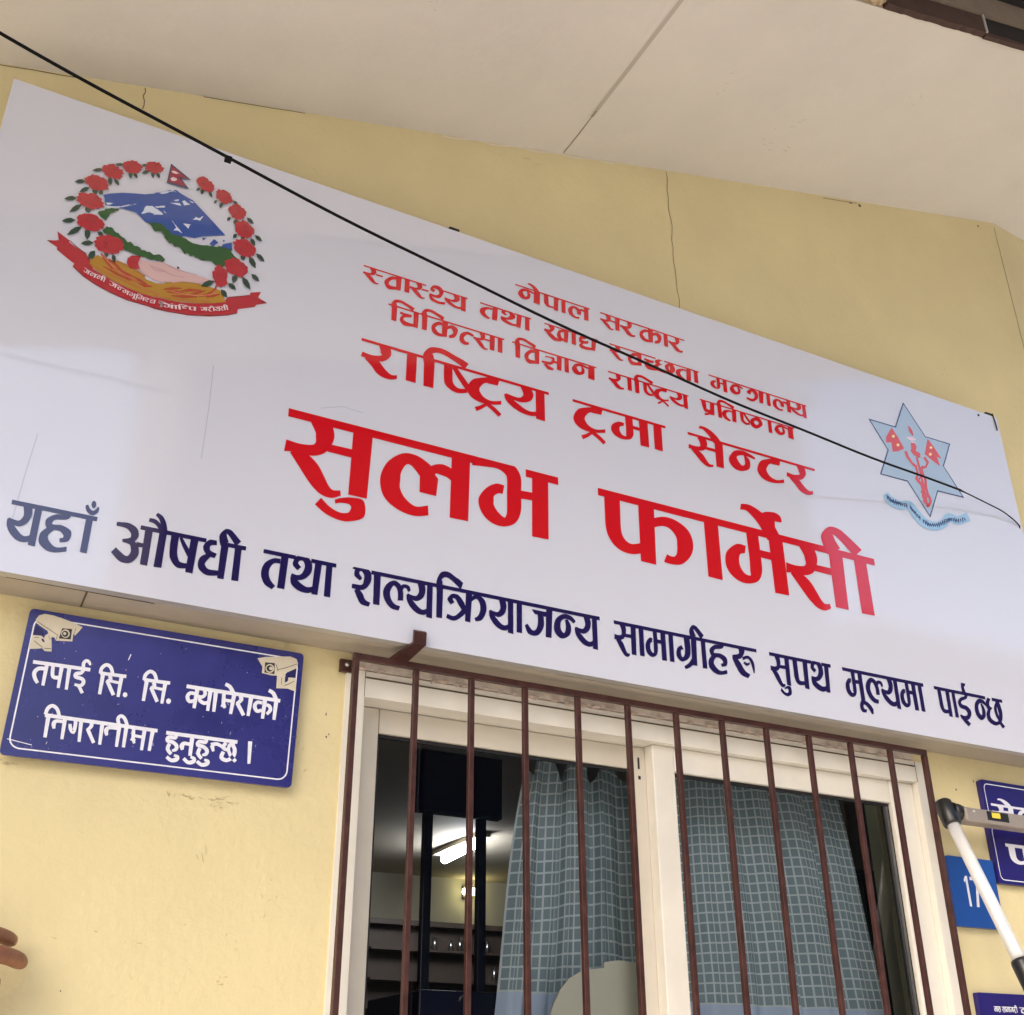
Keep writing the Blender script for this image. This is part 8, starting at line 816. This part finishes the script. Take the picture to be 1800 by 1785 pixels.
for c in ((.1800,1.7675,.2035),(.1965,1.7645,.1765)):
    bm = bmesh.new(); r=bmesh.ops.create_uvsphere(bm, u_segments=12, v_segments=8, radius=1)
    for v in r['verts']:
        a,b,cc_ = v.co.x*.0065, v.co.y*.0016, v.co.z*.0060
        v.co = Vector((c[0]+a*.36+b*.93+.0042, c[1]+a*.93-b*.36-.0016, c[2]+cc_))
    obj('fingernail', bm, M['nail'], pr, True)
bm = bmesh.new(); tube(bm, [(-.19,1.515,-.068),(-.22,1.49,-.093),(-.275,1.30,-.003),(-.36,1.07,.077)], [.050,.054,.062,.075], 16)
for f in bm.faces: f.smooth=True
obj('sleeve', bm, M['sleeve'], pr, True)
# ------------------------------------------------------------ across the yard (seen only as reflections in the sign and the glass)
ob = thing('sky_blocker_house', 'tall dark building across the yard, sized to block sky in the sign reflections', 'sky_blocker_house', (6,-7.5,GZ))  # opposite building, sized and darkened to keep bright sky out of sign reflections
ow = obj('wall', nb((1.78,10.6,-11,-7.5,GZ+.005,9.2)), M['far_wall'], ob)
obj('roof', nb((1.6,10.8,-11.3,-7.2,9.205,9.4)), M['concrete'], ob)
for zz in (-.6,1.7,4.0,6.4):
    for i in range(4):
        x=2.8+i*2.2; w=obj('window', nb((x,x+1.1,-7.495,-7.46,zz,zz+1.2)), M['far_glass'], ob)
an = thing('sky_blocker_house', 'lower dark wing added across the yard to block sky in the sign reflections', 'sky_blocker_house', (13,-7.5,GZ))  # wing added to stop sky reflecting over the lower right lettering
obj('wall', nb((10.62,16.5,-11,-7.5,GZ+.005,5.7)), M['far_wall'], an); obj('roof', nb((10.85,16.8,-11.3,-7.2,5.705,5.85)), M['concrete'], an)
for zz in (-.6,1.7):
    for i in range(2):
        x=11.6+i*2.4; obj('window', nb((x,x+1.1,-7.495,-7.46,zz,zz+1.2)), M['far_glass'], an)
def tree(x,y,h,r,label,seed):
    rnd=random.Random(seed); t=thing('tree', label, 'tree', (x,y,GZ), 'trees across the yard')
    bm=bmesh.new(); tube(bm, [(x,y,GZ),(x+.1,y,GZ+h*.3),(x-.05,y+.1,GZ+h*.55),(x,y,GZ+h*.8)], [.16,.13,.09,.05], 10)
    for k in range(6):
        a=k*1.05; tube(bm, [(x,y,GZ+h*(.4+.05*k)),(x+math.cos(a)*r*.4,y+math.sin(a)*r*.4,GZ+h*(.6+.04*k)),(x+math.cos(a)*r*.75,y+math.sin(a)*r*.75,GZ+h*(.7+.04*k))], [.06,.04,.02], 6)
    obj('trunk', bm, M['bark'], t)
    bm=bmesh.new(); cl=[(rnd.gauss(0,.5),rnd.gauss(0,.5),rnd.gauss(0,.4)) for _ in range(30)]
    for k in range(2600):
        c=rnd.choice(cl); p=Vector((x+(c[0]+rnd.gauss(0,.17))*r,y+(c[1]+rnd.gauss(0,.17))*r,GZ+h*.72+(c[2]+rnd.gauss(0,.15))*r)); s=rnd.uniform(.06,.13)
        q=Matrix.Rotation(rnd.uniform(0,6.28),3,Vector((rnd.gauss(0,1),rnd.gauss(0,1),rnd.gauss(0,1))).normalized())
        bm.faces.new([bm.verts.new(p+q@Vector(v)) for v in ((-s,0,0),(0,-s*.4,0),(s,0,0),(0,s*.4,0))])
    obj('crown', bm, M['foliage'], t)
tree(-4.2,-7.5,4.6,1.5,'leafy green tree standing farthest left across the yard',1)
for o in bpy.data.objects:
    if o.type=='MESH' and o.name.split('.')[0] in ('panel',): pass
